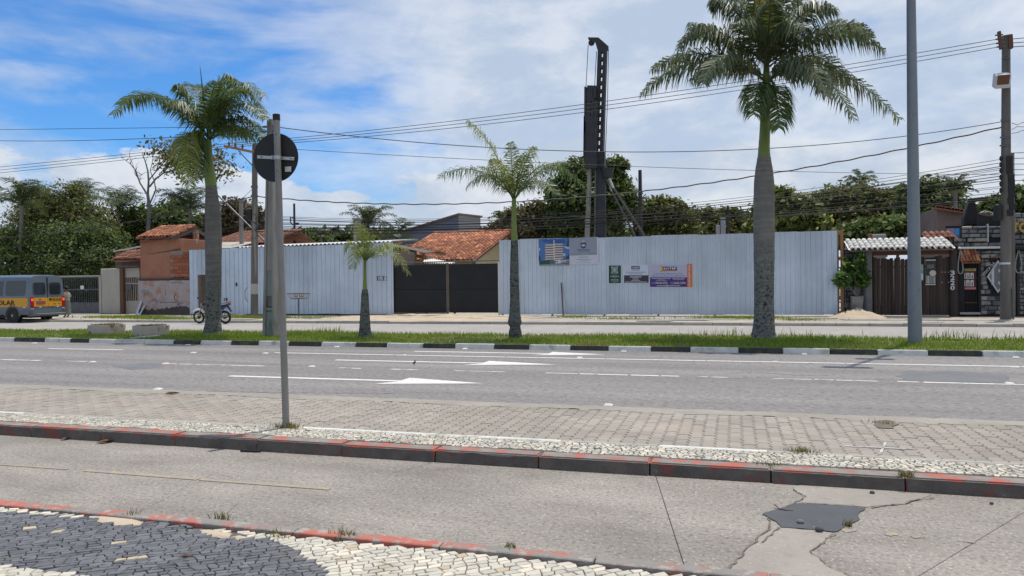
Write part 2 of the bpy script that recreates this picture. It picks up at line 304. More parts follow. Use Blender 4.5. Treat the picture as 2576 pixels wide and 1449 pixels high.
# ------------------------------------------------------------------ object helpers
def tag(o, label=None, cat=None, group=None, kind=None):
    if label: o['label'] = label
    if cat: o['category'] = cat
    if group: o['group'] = group
    if kind: o['kind'] = kind
    return o
def thing(name, loc, label, cat, group=None, rz=0.):
    o = bpy.data.objects.new(name, None); COL.objects.link(o); o.location = loc; o.rotation_euler = (0, 0, rz)
    o.empty_display_size = .2
    return tag(o, label, cat, group)
def rootloc(p):
    v = Vector((0, 0, 0))
    while p is not None: v = v + p.location; p = p.parent
    return v
def copy_tree(o, parent=None):
    c = o.copy(); COL.objects.link(c); c.parent = parent
    for ch in list(o.children): copy_tree(ch, c)
    return c
class MB:
    def __init__(s): s.v = []; s.f = []
    def add(s, vs, fs):
        k = len(s.v); s.v += [tuple(q) for q in vs]; s.f += [tuple(i + k for i in f) for f in fs]; return s
    def box(s, a, b):
        x0, y0, z0 = a; x1, y1, z1 = b
        return s.add([(x0, y0, z0), (x1, y0, z0), (x1, y1, z0), (x0, y1, z0), (x0, y0, z1), (x1, y0, z1), (x1, y1, z1), (x0, y1, z1)],
                     [(0, 3, 2, 1), (4, 5, 6, 7), (0, 1, 5, 4), (1, 2, 6, 5), (2, 3, 7, 6), (3, 0, 4, 7)])
    def obox(s, c, ax, ay, az):
        c = Vector(c); v = []
        for k in (-1, 1):
            for i, j in ((-1, -1), (1, -1), (1, 1), (-1, 1)): v.append(c + Vector(ax) * i + Vector(ay) * j + Vector(az) * k)
        return s.add(v, [(0, 3, 2, 1), (4, 5, 6, 7), (0, 1, 5, 4), (1, 2, 6, 5), (2, 3, 7, 6), (3, 0, 4, 7)])
    def bar(s, p, q, w, h, up=(0, 0, 1)):
        p, q = Vector(p), Vector(q); d = (q - p); u = Vector(up)
        if abs(d.normalized().dot(u)) > .95: u = Vector((0, 1, 0))
        sx = d.cross(u).normalized(); sz = sx.cross(d).normalized()
        return s.obox((p + q) / 2, d / 2, sx * (w / 2), sz * (h / 2))
    def tube(s, pts, rad, n=8, cap=True):
        pts = [Vector(p) for p in pts]
        if not hasattr(rad, '__len__'): rad = [rad] * len(pts)
        k = len(s.v); prev = None
        for i, p in enumerate(pts):
            d = (pts[min(i + 1, len(pts) - 1)] - pts[max(i - 1, 0)]).normalized()
            if prev is None:
                a = d.cross(Vector((0, 0, 1)))
                if a.length < .05: a = d.cross(Vector((0, 1, 0)))
                a.normalize()
            else: a = (prev - d * prev.dot(d)).normalized()
            prev = a; b = d.cross(a)
            for j in range(n):
                t = 2 * math.pi * j / n
                s.v.append(tuple(p + (a * math.cos(t) + b * math.sin(t)) * rad[i]))
        for i in range(len(pts) - 1):
            for j in range(n):
                q = k + i * n; s.f.append((q + j, q + (j + 1) % n, q + n + (j + 1) % n, q + n + j))
        if cap:
            s.f.append(tuple(k + j for j in range(n))[::-1]); q = k + (len(pts) - 1) * n; s.f.append(tuple(q + j for j in range(n)))
        return s
    def lathe(s, prof, n=16, c=(0, 0, 0), wob=0.):
        k = len(s.v); c = Vector(c)
        for z, r in prof:
            for j in range(n):
                t = 2 * math.pi * j / n; rr = r * (1 + (rng.random() - .5) * wob)
                s.v.append((c.x + rr * math.cos(t), c.y + rr * math.sin(t), c.z + z))
        for i in range(len(prof) - 1):
            for j in range(n):
                q = k + i * n; s.f.append((q + j, q + (j + 1) % n, q + n + (j + 1) % n, q + n + j))
        s.f.append(tuple(k + j for j in range(n))[::-1]); q = k + (len(prof) - 1) * n; s.f.append(tuple(q + j for j in range(n)))
        return s
    def prism(s, poly, ext):
        """poly: 3-D points of one face; extruded by ext"""
        n = len(poly); e = Vector(ext); a = [Vector(p) for p in poly]
        return s.add(a + [p + e for p in a], [tuple(range(n))[::-1], tuple(range(n, 2 * n))] + [(i, (i + 1) % n, n + (i + 1) % n, n + i) for i in range(n)])
    def ball(s, c, r, nu=10, nv=7):
        c = Vector(c); r = Vector(r) if hasattr(r, '__len__') else Vector((r, r, r))
        v = []; f = []
        for i in range(nv + 1):
            th = math.pi * i / nv
            for j in range(nu):
                ph = 2 * math.pi * j / nu
                v.append((c.x + r.x * math.sin(th) * math.cos(ph), c.y + r.y * math.sin(th) * math.sin(ph), c.z + r.z * math.cos(th)))
        for i in range(nv):
            for j in range(nu): f.append((i * nu + j, (i + 1) * nu + j, (i + 1) * nu + (j + 1) % nu, i * nu + (j + 1) % nu))
        return s.add(v, f)
    def build(s, name, mt, parent=None, smooth=False, bevel=0., seg=1, fix=True):
        me = bpy.data.meshes.new(name)
        o0 = rootloc(parent)
        me.from_pydata([(a - o0.x, b - o0.y, c - o0.z) for a, b, c in s.v], [], s.f)
        if fix or bevel:
            bm = bmesh.new(); bm.from_mesh(me); bmesh.ops.recalc_face_normals(bm, faces=bm.faces)
            if bevel: bmesh.ops.bevel(bm, geom=bm.edges[:], offset=bevel, segments=seg, affect='EDGES', clamp_overlap=True)
            bm.to_mesh(me); bm.free()
        me.materials.append(M[mt] if isinstance(mt, str) else mt)
        if smooth:
            me.polygons.foreach_set('use_smooth', [True] * len(me.polygons))
            try: me.set_sharp_from_angle(angle=R(40))
            except Exception: pass
        o = bpy.data.objects.new(name, me); COL.objects.link(o); o.parent = parent
        return o
def npmesh(name, V, Fq, mt, parent=None, tris=False):
    """fast mesh from numpy; Fq (n,4) or (n,3)"""
    o0 = np.array(rootloc(parent)); V = np.asarray(V, dtype=np.float32) - o0.astype(np.float32)
    me = bpy.data.meshes.new(name); k = Fq.shape[1]; n = len(Fq)
    me.vertices.add(len(V)); me.vertices.foreach_set('co', V.ravel())
    me.loops.add(n * k); me.loops.foreach_set('vertex_index', Fq.astype(np.int32).ravel())
    me.polygons.add(n); me.polygons.foreach_set('loop_start', np.arange(0, n * k, k, dtype=np.int32))
    me.update(calc_edges=True); me.validate()
    me.materials.append(M[mt] if isinstance(mt, str) else mt)
    o = bpy.data.objects.new(name, me); COL.objects.link(o); o.parent = parent
    return o
def text(s, name, mt, parent, c, w, h, depth=.004, off=0., rot=None, font=None):
    """lettering standing in the XZ plane facing -Y, fitted into w x h around c"""
    cu = bpy.data.curves.new('t', 'FONT'); cu.body = s; cu.extrude = .02; cu.offset = off; cu.resolution_u = 3
    ob = bpy.data.objects.new('t', cu); COL.objects.link(ob)
    dg = bpy.context.evaluated_depsgraph_get(); me = bpy.data.meshes.new_from_object(ob.evaluated_get(dg))
    bpy.data.objects.remove(ob); bpy.data.curves.remove(cu)
    a = np.empty(len(me.vertices) * 3, dtype=np.float32); me.vertices.foreach_get('co', a); a = a.reshape(-1, 3)
    lo, hi = a.min(0), a.max(0); ctr = (lo + hi) / 2; sz = np.maximum(hi - lo, 1e-6)
    p = (a - ctr) / sz
    q = np.stack([p[:, 0] * w, -p[:, 2] * depth, p[:, 1] * h], 1)
    if rot:
        cs, sn = math.cos(rot), math.sin(rot); q = np.stack([q[:, 0] * cs - q[:, 2] * sn, q[:, 1], q[:, 0] * sn + q[:, 2] * cs], 1)
    o0 = rootloc(parent); q = q + np.array(Vector(c) - o0)
    me.vertices.foreach_set('co', q.astype(np.float32).ravel()); me.update()
    me.materials.clear(); me.materials.append(M[mt] if isinstance(mt, str) else mt); me.name = name
    o = bpy.data.objects.new(name, me); COL.objects.link(o); o.parent = parent
    return o
# ================================================================== the ground
YE0, YE1 = 4.26, 4.36            # red edging of the cycle path (camera side)
YK0, YK1, ZK = 6.33, 6.52, .112   # kerb of the separator strip
YS1 = 7.03                        # far side of the strip
YP1 = 9.68                        # parking lane / asphalt
YM0, ZM = 17.3, .115               # median kerb face
YM1 = 20.8                        # median far edge
YF0 = 27.45; ZF = .10             # far kerb, far sidewalk level
XL, XR = -90., 70.
def struct(mb, name, mt, parent=None, **k):
    o = mb.build(name, mt, parent, **k)
    if parent is None: o['kind'] = 'structure'
    return o
def sheet(name, mt, x0, x1, y0, y1, z, parent=None, nx=1, ny=1):
    b = MB()
    for i in range(nx):
        for j in range(ny):
            pass
    b.add([(x0, y0, z), (x1, y0, z), (x1, y1, z), (x0, y1, z)], [(0, 1, 2, 3)])
    return struct(b, name, mt, parent, fix=False)
sheet('ground', 'soil', -900, 900, -300, 1500, -.07)
road = sheet('road', 'asphalt', XL, XR, YP1 - .06, YM0 + .05, 0.)
sheet('side_street', 'paver_far', XL, XR, YM1, YF0 + .02, -.004)

# ---- foreground mosaic sidewalk
pave = sheet('mosaic_sidewalk', 'joint', -14, 8, -3, YE0 + .01, -.016)
def poly_curve(pts, z=0.): return [gz(x, y, z).to_2d() for x, y in pts]
blk_top = [(-40, 1287), (34, 1290), (110, 1294), (215, 1303), (330, 1312), (420, 1315), (520, 1331), (600, 1343), (660, 1356), (720, 1374), (768, 1397), (798, 1420), (812, 1441), (818, 1462), (800, 1500)]
blk_bot = [(420, 1500), (300, 1472), (205, 1449), (130, 1436), (34, 1426), (-60, 1420)]
BLK = np.array(poly_curve(blk_top + blk_bot))
def in_poly(P, x, y):
    c = False; n = len(P); j = n - 1
    for i in range(n):
        if (P[i][1] > y) != (P[j][1] > y) and x < (P[j][0] - P[i][0]) * (y - P[i][1]) / (P[j][1] - P[i][1]) + P[i][0]: c = not c
        j = i
    return c
def near_poly(P, x, y):
    A = P; B = np.roll(P, -1, 0); d = B - A; q = np.array([x, y])
    t = np.clip(((q - A) * d).sum(1) / (d * d).sum(1), 0, 1); C = A + d * t[:, None]
    e = np.hypot(*(C - q).T); i = e.argmin(); return C[i], e[i]
def stones(x0, x1, y0, y1, row, along, ang, keep, seed, gap=.0075):
    """irregular courses of small set stones: list of 4-corner polygons"""
    g = random.Random(seed); cs, sn = math.cos(ang), math.sin(ang); cx, cy = (x0 + x1) / 2, (y0 + y1) / 2
    ext = math.hypot(x1 - x0, y1 - y0) / 2 + .2; out = []
    nr = int(ext * 2 / row)
    ph = [g.random() * 6 for _ in range(6)]
    def wob(r, a): return .014 * math.sin(a * 3.1 + ph[0] + r * .25) + .004 * math.sin(a * 13 + ph[1] + r * 1.3)
    jit = [[g.uniform(-.003, .003) for _ in range(64)] for _ in range(nr + 2)]
    def bd(r, a): return -ext + r * row + wob(r, a) + jit[r % len(jit)][int((a + 50) / .05) % 64]
    for r in range(nr):
        a = -ext + g.random() * along
        s0 = g.uniform(-.012, .012)
        while a < ext:
            wd = along * g.uniform(.72, 1.3); s1 = g.uniform(-.012, .012)
            # quick cull
            mx, my = a + wd / 2, -ext + r * row + row / 2
            X, Y = cx + mx * cs - my * sn, cy + mx * sn + my * cs
            if x0 - .1 < X < x1 + .1 and y0 - .1 < Y < y1 + .1:
                b0, b1 = a + gap / 2, a + wd - gap / 2
                q = [(b0 + s0, bd(r, b0) + gap / 2), (b1 + s1, bd(r, b1) + gap / 2), (b1 - s1, bd(r + 1, b1) - gap / 2), (b0 - s0, bd(r + 1, b0) - gap / 2)]
                P = [(cx + u * cs - v * sn, cy + u * sn + v * cs) for u, v in q]
                P = keep(P)
                if P: out.append(P)
            a += wd; s0 = s1
    return out
def stone_geo(b, P, z0, z1, g):
    c = [sum(p[i] for p in P) / len(P) for i in (0, 1)]; n = len(P)
    hs = [z1 + g.uniform(-.003, .003) for _ in P]
    lo = [(x, y, z0) for x, y in P]; ri = [(x, y, h - .005) for (x, y), h in zip(P, hs)]
    tp = [(c[0] + (x - c[0]) * .90, c[1] + (y - c[1]) * .90, h) for (x, y), h in zip(P, hs)]
    fs = [tuple(range(2 * n, 3 * n))]
    for i in range(n):
        j = (i + 1) % n; fs += [(i, j, n + j, n + i), (n + i, n + j, 2 * n + j, 2 * n + i)]
    b.add(lo + ri + tp, fs)
def lay_stones(parent, sets, z0, z1, limit, restname):
    """sets: list of (material, polygons); the nearest `limit` become objects"""
    g = random.Random(3); allp = []
    for mt, ps in sets:
        for P in ps:
            c = Vector((sum(p[0] for p in P) / len(P), sum(p[1] for p in P) / len(P), z1)); x, y = pj(c)
            vis = 5 < x < 2571 and y < 1447
            allp.append((0 if vis else 1, c.length, mt, P))
    allp.sort(key=lambda q: q[:2]); rest = {}
    for i, (vis, d, mt, P) in enumerate(allp):
        if i < limit and not vis:
            b = MB(); stone_geo(b, P, z0, z1, g); b.build('stone', mt, parent, fix=False)
        else: stone_geo(rest.setdefault(mt, MB()), P, z0, z1, g)
    for mt, b in rest.items(): b.build(restname, mt, parent, fix=False)['kind'] = 'stuff'
sandp = [np.array(poly_curve(q)) for q in ([(228, 1288), (300, 1290), (380, 1302), (330, 1318), (290, 1320), (235, 1308)], [(470, 1330), (530, 1330), (640, 1352), (600, 1357), (520, 1346)])]
def keep_fg(P):
    c = (sum(p[0] for p in P) / 4, sum(p[1] for p in P) / 4)
    if c[1] > YE0 - .02: return None
    for s in sandp:
        if in_poly(s, *c) and rng.random() < .82: return None
    o = []
    for x, y in P:
        q, e = near_poly(BLK, x, y)
        if e < .024:
            d = Vector((c[0] - q[0], c[1] - q[1])).normalized() * .003; x, y = q[0] + d.x, q[1] + d.y
        o.append((x, min(y, YE0 - .004)))
    return o
fg = stones(-7.5, 2.2, 2.6, YE0, .049, .074, R(36), keep_fg, 21, .0048)
sw, sb, st = [], [], []
for P in fg:
    c = (sum(p[0] for p in P) / 4, sum(p[1] for p in P) / 4)
    if in_poly(BLK, *c): (st if rng.random() < .008 else sb).append(P)
    else: (st if rng.random() < .03 else sw).append(P)
lay_stones(pave, [('stone_w', sw), ('stone_b', sb), ('stone_t', st)], -.03, .004, 300, 'far_stones')
for k, s in enumerate(sandp):
    b = MB(); n = len(s); c = s.mean(0)
    ring = [(p[0] + rng.uniform(-.01, .01), p[1], -.006) for p in s]; mid = [(c[0] + (p[0] - c[0]) * .6, c[1] + (p[1] - c[1]) * .6, .004) for p in s]
    b.add(ring + mid, [tuple(range(n, 2 * n))] + [(i, (i + 1) % n, n + (i + 1) % n, n + i) for i in range(n)])
    b.build('sand_fill', 'sand', pave)['kind'] = 'stuff'

# ---- edging and cycle path
edg = thing_edging = MB().box((-14, YE0 + .005, -.05), (8, YE1 - .005, -.03)); edg = struct(edg, 'path_edging', 'joint')
x = -13.6
while x < 7:
    ln = rng.uniform(.92, 1.05)
    b = MB().box((x + .004, YE0 + rng.uniform(-.004, .004), -.05), (x + ln - .004, YE1, .018 + rng.uniform(-.004, .004)))
    b.build('edging_stone', 'edging', edg, bevel=.006); x += ln
path = sheet('cycle_path', 'joint', -30, 20, YE1 - .02, YK0 + .02, -.014)
def jline(a, c):
    p, q = gz(*a), gz(*c); t = lambda Y: p.x + (q.x - p.x) * (Y - p.y) / (q.y - p.y)
    return t(YE1 + .002), t(YK0 - .002)
js = [(-30, -30), (-12.2, -13.4), (-8.6, -9.3)] + [jline((648, 1135), (355, 1285)), jline((1652, 1205), (1722, 1425)), jline((2490, 1340), (2310, 1449))] + [(5.2, 5.3), (20, 20)]
js[3:6] = sorted(js[3:6])
for (a0, a1), (b0, b1) in zip(js[:-1], js[1:]):
    g = .0022
    MB().prism([(a0 + g, YE1 + .002, 0), (b0 - g, YE1 + .002, 0), (b1 - g, YK0 - .002, 0), (a1 + g, YK0 - .002, 0)], (0, 0, -.05)).build('slab', 'concrete', path, bevel=.003)
def zq(px, py): return (1852.9 + px * .2808, 1182 + py * .2808)
def blob(parent, name, mt, pts, z, jit=.012, sub=3, th=.003):
    P = [gz(x, y, 0) for x, y in pts]; Q = []
    for i, p in enumerate(P):
        q = P[(i + 1) % len(P)]
        for k in range(sub):
            t = k / sub; Q.append((p.x + (q.x - p.x) * t + rng.uniform(-jit, jit), p.y + (q.y - p.y) * t + rng.uniform(-jit, jit), z))
    return MB().prism(Q, (0, 0, -th)).build(name, mt, parent)
blob(path, 'concrete_repair', 'concrete_new', [zq(*p) for p in [(505, 172), (560, 140), (1150, 168), (1750, 222), (1620, 272), (1480, 312), (1280, 328), (1150, 335), (850, 318), (590, 296), (612, 246)]], .0035, .008)
blob(path, 'concrete_repair', 'concrete_new', [zq(*p) for p in [(300, 540), (390, 520), (700, 545), (860, 570), (790, 640), (690, 730), (800, 850), (1000, 960), (860, 1010), (-160, 985), (-20, 850), (90, 720)]], .003, .008)
tarp = blob(path, 'tar_patch', 'tar', [zq(*p) for p in [(232, 400), (310, 372), (400, 350), (470, 318), (560, 308), (760, 318), (900, 325), (1040, 330), (1160, 357), (1085, 398), (1098, 450), (1040, 482), (985, 510), (930, 545), (870, 562), (720, 545), (560, 530), (400, 520), (350, 470)]], .0075, .006)
def crack(parent, pts, wd=.012, z=.009, name='crack'):
    P = []
    for a, c in zip(pts[:-1], pts[1:]):
        a3, c3 = gz(*a), gz(*c); k = max(2, int((c3 - a3).length / .03))
        P += [a3.lerp(c3, i / k) for i in range(k)]
    P.append(gz(*pts[-1])); L_, R_ = [], []
    off = 0
    for i, p in enumerate(P):
        d = (P[min(i + 1, len(P) - 1)] - P[max(i - 1, 0)]).normalized(); s = Vector((-d.y, d.x, 0))
        off = off * .6 + rng.uniform(-.010, .010); ww = wd * .62 * rng.uniform(.2, 1.1) * (1 if 0 < i < len(P) - 1 else .2)
        L_.append((p.x + s.x * (off + ww), p.y + s.y * (off + ww), z)); R_.append((p.x + s.x * (off - ww), p.y + s.y * (off - ww), z))
    n = len(P); MB().add(L_ + R_, [(i, i + 1, n + i + 1, n + i) for i in range(n - 1)]).build(name, 'crack', parent, fix=False)
crack(path, [zq(*p) for p in [(500, 175), (540, 205), (610, 245), (540, 290), (400, 350)]], .011)
crack(path, [zq(*p) for p in [(560, 300), (760, 314), (1000, 326), (1215, 345), (1300, 325), (1500, 310), (1600, 280), (1780, 255)]], .016)
crack(path, [zq(*p) for p in [(295, 430), (300, 540), (200, 600), (150, 680), (90, 730), (0, 830), (-160, 930), (-330, 960)]], .013)
crack(path, [zq(*p) for p in [(400, 520), (330, 580), (210, 660)]], .01)
crack(path, [zq(*p) for p in [(920, 570), (810, 620), (680, 740), (815, 855), (1000, 945), (1080, 1000)]], .007)
crack(path, [(985, 1191), (1070, 1172), (1100, 1155)], .005); crack(path, [(560, 1305), (590, 1275), (612, 1262)], .004); crack(path, [(1180, 1170), (1050, 1190), (990, 1200)], .003)
crack(path, [zq(*p) for p in [(110, 600), (-250, 640), (-400, 650)]], .003)
def ystripe(a, c, wd=.032):
    p, q = gz(*a), gz(*c); MB().add([(p.x, p.y - wd, .0045), (q.x, q.y - wd, .0045), (q.x, q.y + wd, .0045), (p.x, p.y + wd, .0045)], [(0, 1, 2, 3)]).build('centre_line', 'paint_yellow', path, fix=False)
ystripe((215, 1184), (499, 1206)); ystripe((505, 1207), (830, 1231), .028); ystripe((-20, 1168), (170, 1181), .018)
for q in ([(2122, 1332), (2145, 1334), (2152, 1338), (2130, 1341), (2118, 1337)], [(2222, 1343), (2244, 1340), (2258, 1343), (2250, 1349), (2232, 1348)], [(2290, 1350), (2312, 1349), (2324, 1354), (2300, 1355)], [(2425, 1363), (2450, 1364), (2452, 1367), (2430, 1366)]): blob(path, 'centre_line', 'paint_yellow', q, .0045, .012)

# ---- separator strip: kerb stones, mosaic, pole hole
strip = sheet('separator_strip', 'joint', -30, 20, YK0 + .03, YS1 - .02, ZK - .018)
jk = [gz(q, 1150).x for q in (443, 648, 870, 1105, 1360, 1635, 1940, 2280)]
jk = []
for q, y in ((443, 1120), (648, 1134), (870, 1143), (1105, 1155), (1360, 1173), (1635, 1194), (1940, 1215), (2280, 1238)): jk.append(gz(q, y).x)
x = jk[0]
while x > -16: x -= rng.uniform(.9, 1.02); jk.insert(0, x)
x = jk[-1]
while x < 9: x += rng.uniform(.9, 1.02); jk.append(x)
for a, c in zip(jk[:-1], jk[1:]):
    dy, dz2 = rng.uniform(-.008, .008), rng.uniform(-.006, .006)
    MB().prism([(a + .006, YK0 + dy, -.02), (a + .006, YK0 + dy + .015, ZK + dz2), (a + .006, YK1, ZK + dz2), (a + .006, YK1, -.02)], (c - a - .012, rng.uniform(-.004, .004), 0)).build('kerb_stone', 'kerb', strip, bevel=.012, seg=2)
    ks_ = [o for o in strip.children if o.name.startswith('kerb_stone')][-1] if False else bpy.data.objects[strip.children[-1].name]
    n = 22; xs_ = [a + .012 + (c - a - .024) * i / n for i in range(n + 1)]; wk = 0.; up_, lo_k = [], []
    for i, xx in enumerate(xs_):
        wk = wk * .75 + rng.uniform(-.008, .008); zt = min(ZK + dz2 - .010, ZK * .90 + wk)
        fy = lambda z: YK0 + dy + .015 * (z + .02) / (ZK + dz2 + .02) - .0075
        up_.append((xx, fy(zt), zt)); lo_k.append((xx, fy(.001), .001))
    MB().add(lo_k + up_, [(i, i + 1, n + 2 + i, n + 1 + i) for i in range(n)]).build('grime_shade', 'grime_shade', ks_, fix=False)  # strip darkening the kerb front: dirt and painted-in shade together
x = -16.
while x < 9:
    ln = rng.uniform(.9, 1.05)
    MB().box((x + .005, YS1 - .07, -.02), (x + ln - .005, YS1 + rng.uniform(-.004, .004), ZK + .002)).build('back_kerb_stone', 'kerb_white' if rng.random() < (.5 if x < .2 else .12) else 'kerb_grey', strip, bevel=.008); x += ln
def keep_st(P):
    c = (sum(p[0] for p in P) / 4, sum(p[1] for p in P) / 4)
    if not (YK1 + .012 < c[1] < YS1 - .085): return None
    if rng.random() < .006: return None
    return [(x, min(max(y, YK1 + .004), YS1 - .075)) for x, y in P]
ss = stones(-9.6, 3.4, YK1, YS1 - .07, .046, .062, R(3), keep_st, 8, .0105)
lay_stones(strip, [('stone_w', ss)], ZK - .03, ZK + .004, 300, 'far_stones')
sheet('far_mosaic', 'stone_w', -30, -9.62, YK1, YS1 - .07, ZK - .004, strip)

# ---- parking lane of interlocking pavers
lane = sheet('parking_lane', 'joint', -40, 30, YS1 - .01, YP1 - .05, -.010)
PX, PY, PA = .132, .236, .017
def paver_poly(cx, cy, k=1.):
    fr = [0, .25, .5, .75, 1]; of = [-PA, PA, -PA, PA, -PA]; g = .0035
    l = [(cx - PX / 2 + o + g, cy - PY / 2 + f * PY + (g if f == 0 else -g if f == 1 else 0)) for f, o in zip(fr, of)]
    r = [(cx + PX / 2 + o - g, cy - PY / 2 + f * PY + (g if f == 0 else -g if f == 1 else 0)) for f, o in zip(fr, of)]
    return r + l[::-1]
def paver_geo(b, cx, cy, dz=0., cx0=None):
    P = paver_poly(cx, cy); n = len(P); z = dz
    lo = [(x, y, -.03 + z) for x, y in P]; ri = [(x, y, -.006 + z) for x, y in P]; tp = [(cx + (x - cx) * .93, cy + (y - cy) * .96, z) for x, y in P]
    fs = [(2 * n + i, 2 * n + i + 1, 3 * n - 2 - i, 3 * n - 1 - i) for i in range(4)]
    for i in range(n):
        j = (i + 1) % n; fs += [(i, j, n + j, n + i), (n + i, n + j, 2 * n + j, 2 * n + i)]
    b.add(lo + ri + tp, fs)
pv = []
nx0, nx1 = int(-13 / PX), int(4.6 / PX)
for i in range(nx0, nx1):
    for j in range(12):
        cy = YS1 + .012 + (j + .5 + (i % 2) * .5 - .5) * PY
        if cy - PY / 2 < YS1 - .005 or cy + PY / 2 > YP1 - .05: continue
        pv.append((i * PX, cy))
pv.sort(key=lambda q: (0 if 5 < pj((q[0], q[1], 0))[0] < 2570 else 1, math.hypot(*q)))
b = MB(); paver_geo(b, 0, 0); p0 = b.build('paver', 'paver', lane, fix=False); pm = p0.data
p0.location = (*pv[0], 0)
for cx, cy in pv[1:300]:
    o = bpy.data.objects.new('paver', pm); COL.objects.link(o); o.parent = lane
    o.location = (cx, cy, rng.uniform(-.004, .003)); o.rotation_euler = (rng.uniform(-.01, .01), rng.uniform(-.012, .012), 0)
b = MB()
for cx, cy in pv[300:]: paver_geo(b, cx, cy, rng.uniform(-.004, .003))
b.build('far_pavers', 'paver', lane, fix=False)['kind'] = 'stuff'
sheet('distant_pavers', 'paver', -40, -13.1, YS1, YP1 - .05, -.004, lane); sheet('distant_pavers', 'paver', 4.65, 30, YS1, YP1 - .05, -.004, lane)
# concrete seam with broken edge between pavers and asphalt
b = MB(); xs = np.arange(-14, 5.4, .12); n = len(xs)
b.add([(q, YP1 - .30 + .04 * math.sin(q * 2.3) + rng.uniform(-.03, .03), .001) for q in xs] + [(q, YP1 + rng.uniform(-.03, .03), .0045) for q in xs], [(i, i + 1, n + i + 1, n + i) for i in range(n - 1)])
b.build('concrete_seam', 'concrete_new', lane, fix=False)
blob(lane, 'pothole', 'crack', [(2190, 1060), (2235, 1058), (2262, 1068), (2240, 1078), (2205, 1076)], .0075, .03)
for a, c in (((2125, 1123), (2300, 1131)), ((2228, 1113), (2214, 1143))):   # chalk cross
    p, q = gz(*a), gz(*c); MB().bar((p.x, p.y, .004), (q.x, q.y, .004), .022, .004).build('chalk_mark', 'paint_worn', lane)

# ---- markings
def mark(name, pts, z=.004, mt='paint'): return MB().add([(p[0], p[1], z) for p in pts], [tuple(range(len(pts)))]).build(name, mt, road, fix=False)
def arrow(xs, xe, xt, y, hw=.07, ww=.42):
    mark('arrow_marking', [(xs, y - hw), (xe + .05, y - hw), (xe - .3, y - ww), (xt, y), (xe + .05, y + ww), (xe + .05, y + hw), (xs, y + hw)]) if False else None
    b = MB(); z = .004
    b.add([(xs, y - hw, z), (xe, y - hw, z), (xe, y + hw, z), (xs, y + hw, z)], [(0, 1, 2, 3)])
    b.add([(xe - .28, y - ww, z), (xt, y, z), (xe, y, z)], [(0, 1, 2)]); b.add([(xe, y, z), (xt, y, z), (xe - .0, y + ww, z)], [(0, 1, 2)])
    b.add([(xe - .28, y - ww, z), (xe, y, z), (xe, y - hw, z)], [(0, 1, 2)])
    b.build('arrow_marking', 'paint', road, fix=False)
arrow(-8.75, -5.4, -3.9, 11.42); arrow(-8.25, -4.9, -3.35, 14.28); arrow(-7.35, -4.05, -2.75, 16.42)
# solid line with small breaks
x = -10.6
while x < 14:
    ln = rng.uniform(1.8, 3.4); mark('lane_line', [(x, 15.46), (x + ln, 15.46), (x + ln, 15.58), (x, 15.58)]); x += ln + .02
for x0, x1 in ((-17.6, -15.1),): mark('lane_line', [(x0, 15.46), (x1, 15.46), (x1, 15.58), (x0, 15.58)])
# worn broken line
for x0, x1, mt in ((-18, -14.9, 'paint'), (-11.6, -9.1, 'paint_worn'), (-7.4, -6.9, 'paint_worn'), (-6.3, -5.7, 'paint_worn'), (-5.0, -4.0, 'paint_worn'), (-3.25, -.9, 'paint'), (-.6, -.1, 'paint_worn'), (.6, 2.2, 'paint_worn'), (2.45, 4.3, 'paint'), (6.5, 9, 'paint'), (-14.2, -13.6, 'paint_worn')):
    x = x0
    while x < x1 - .05:
        ln = min(rng.uniform(.15, .7), x1 - x); k = rng.uniform(.035, .06)
        mark('lane_line', [(x, 12.95 - k), (x + ln, 12.95 - k + rng.uniform(-.015, .015)), (x + ln + rng.uniform(-.04, .04), 12.95 + k), (x, 12.95 + k)], mt=mt); x += ln + rng.uniform(.01, .05)
blob(road, 'asphalt_patch', 'asphalt_patch', [(2262, 948), (2275, 935), (2400, 933), (2520, 942), (2545, 952), (2530, 962), (2400, 962), (2270, 956)], .0025, .05, 4, .002)
blob(road, 'asphalt_patch', 'asphalt_patch', [(290, 921), (350, 914), (410, 914), (400, 924), (330, 931)], .0025, .05, 4, .002)
blob(road, 'asphalt_patch', 'asphalt_patch', [(1300, 938), (1420, 934), (1700, 940), (1650, 950), (1420, 948)], .0015, .1, 4, .001) if False else None
for pts in ([(1830, 940), (1900, 936), (2000, 945), (2100, 944)], [(1800, 948), (1850, 952), (1960, 950)], [(2080, 957), (2150, 958), (2240, 955)], [(110, 902), (180, 905), (300, 903)], [(220, 890), (300, 897), (350, 897)], [(480, 905), (620, 915), (760, 920)], [(1000, 990), (700, 988), (500, 984)]):
    crack(road, pts, .02, .003)
# red splash by the small patch
blob(road, 'paint_splash', flat('red_paint', (.55, .16, .15)), [(408, 915), (420, 914), (421, 918), (410, 918)], .005, .01)

# ---- median: soil, kerb blocks, grass
med = sheet('median', 'soil', XL, XR, YM0 + .12, YM1, ZM - .02)
wh = [(-90, -28), (-16, 34), (111, 175), (222, 435), (503, 580), (649, 725), (807, 893), (972, 1063), (1144, 1242), (1330, 1434), (1530, 1637), (1736, 1858), (1969, 2088), (2208, 2336), (2472, 2610)]
ed = []
for a, c in wh: ed.append((at(a, 872, YM0).x, at(c, 872, YM0).x))
def kb(x0, x1, mt):
    n = max(1, round((x1 - x0) / 1.05)); 
    for k in range(n):
        a, c = x0 + (x1 - x0) * k / n, x0 + (x1 - x0) * (k + 1) / n
        dz2 = rng.uniform(-.008, .008)
        MB().prism([(a + .006, YM0, -.03), (a + .006, YM0 + .02, ZM + dz2), (a + .006, YM0 + .14, ZM + dz2), (a + .006, YM0 + .14, -.03)], (c - a - .012, 0, 0)).build('kerb_block', mt, med, bevel=.014, seg=2)
pr = None
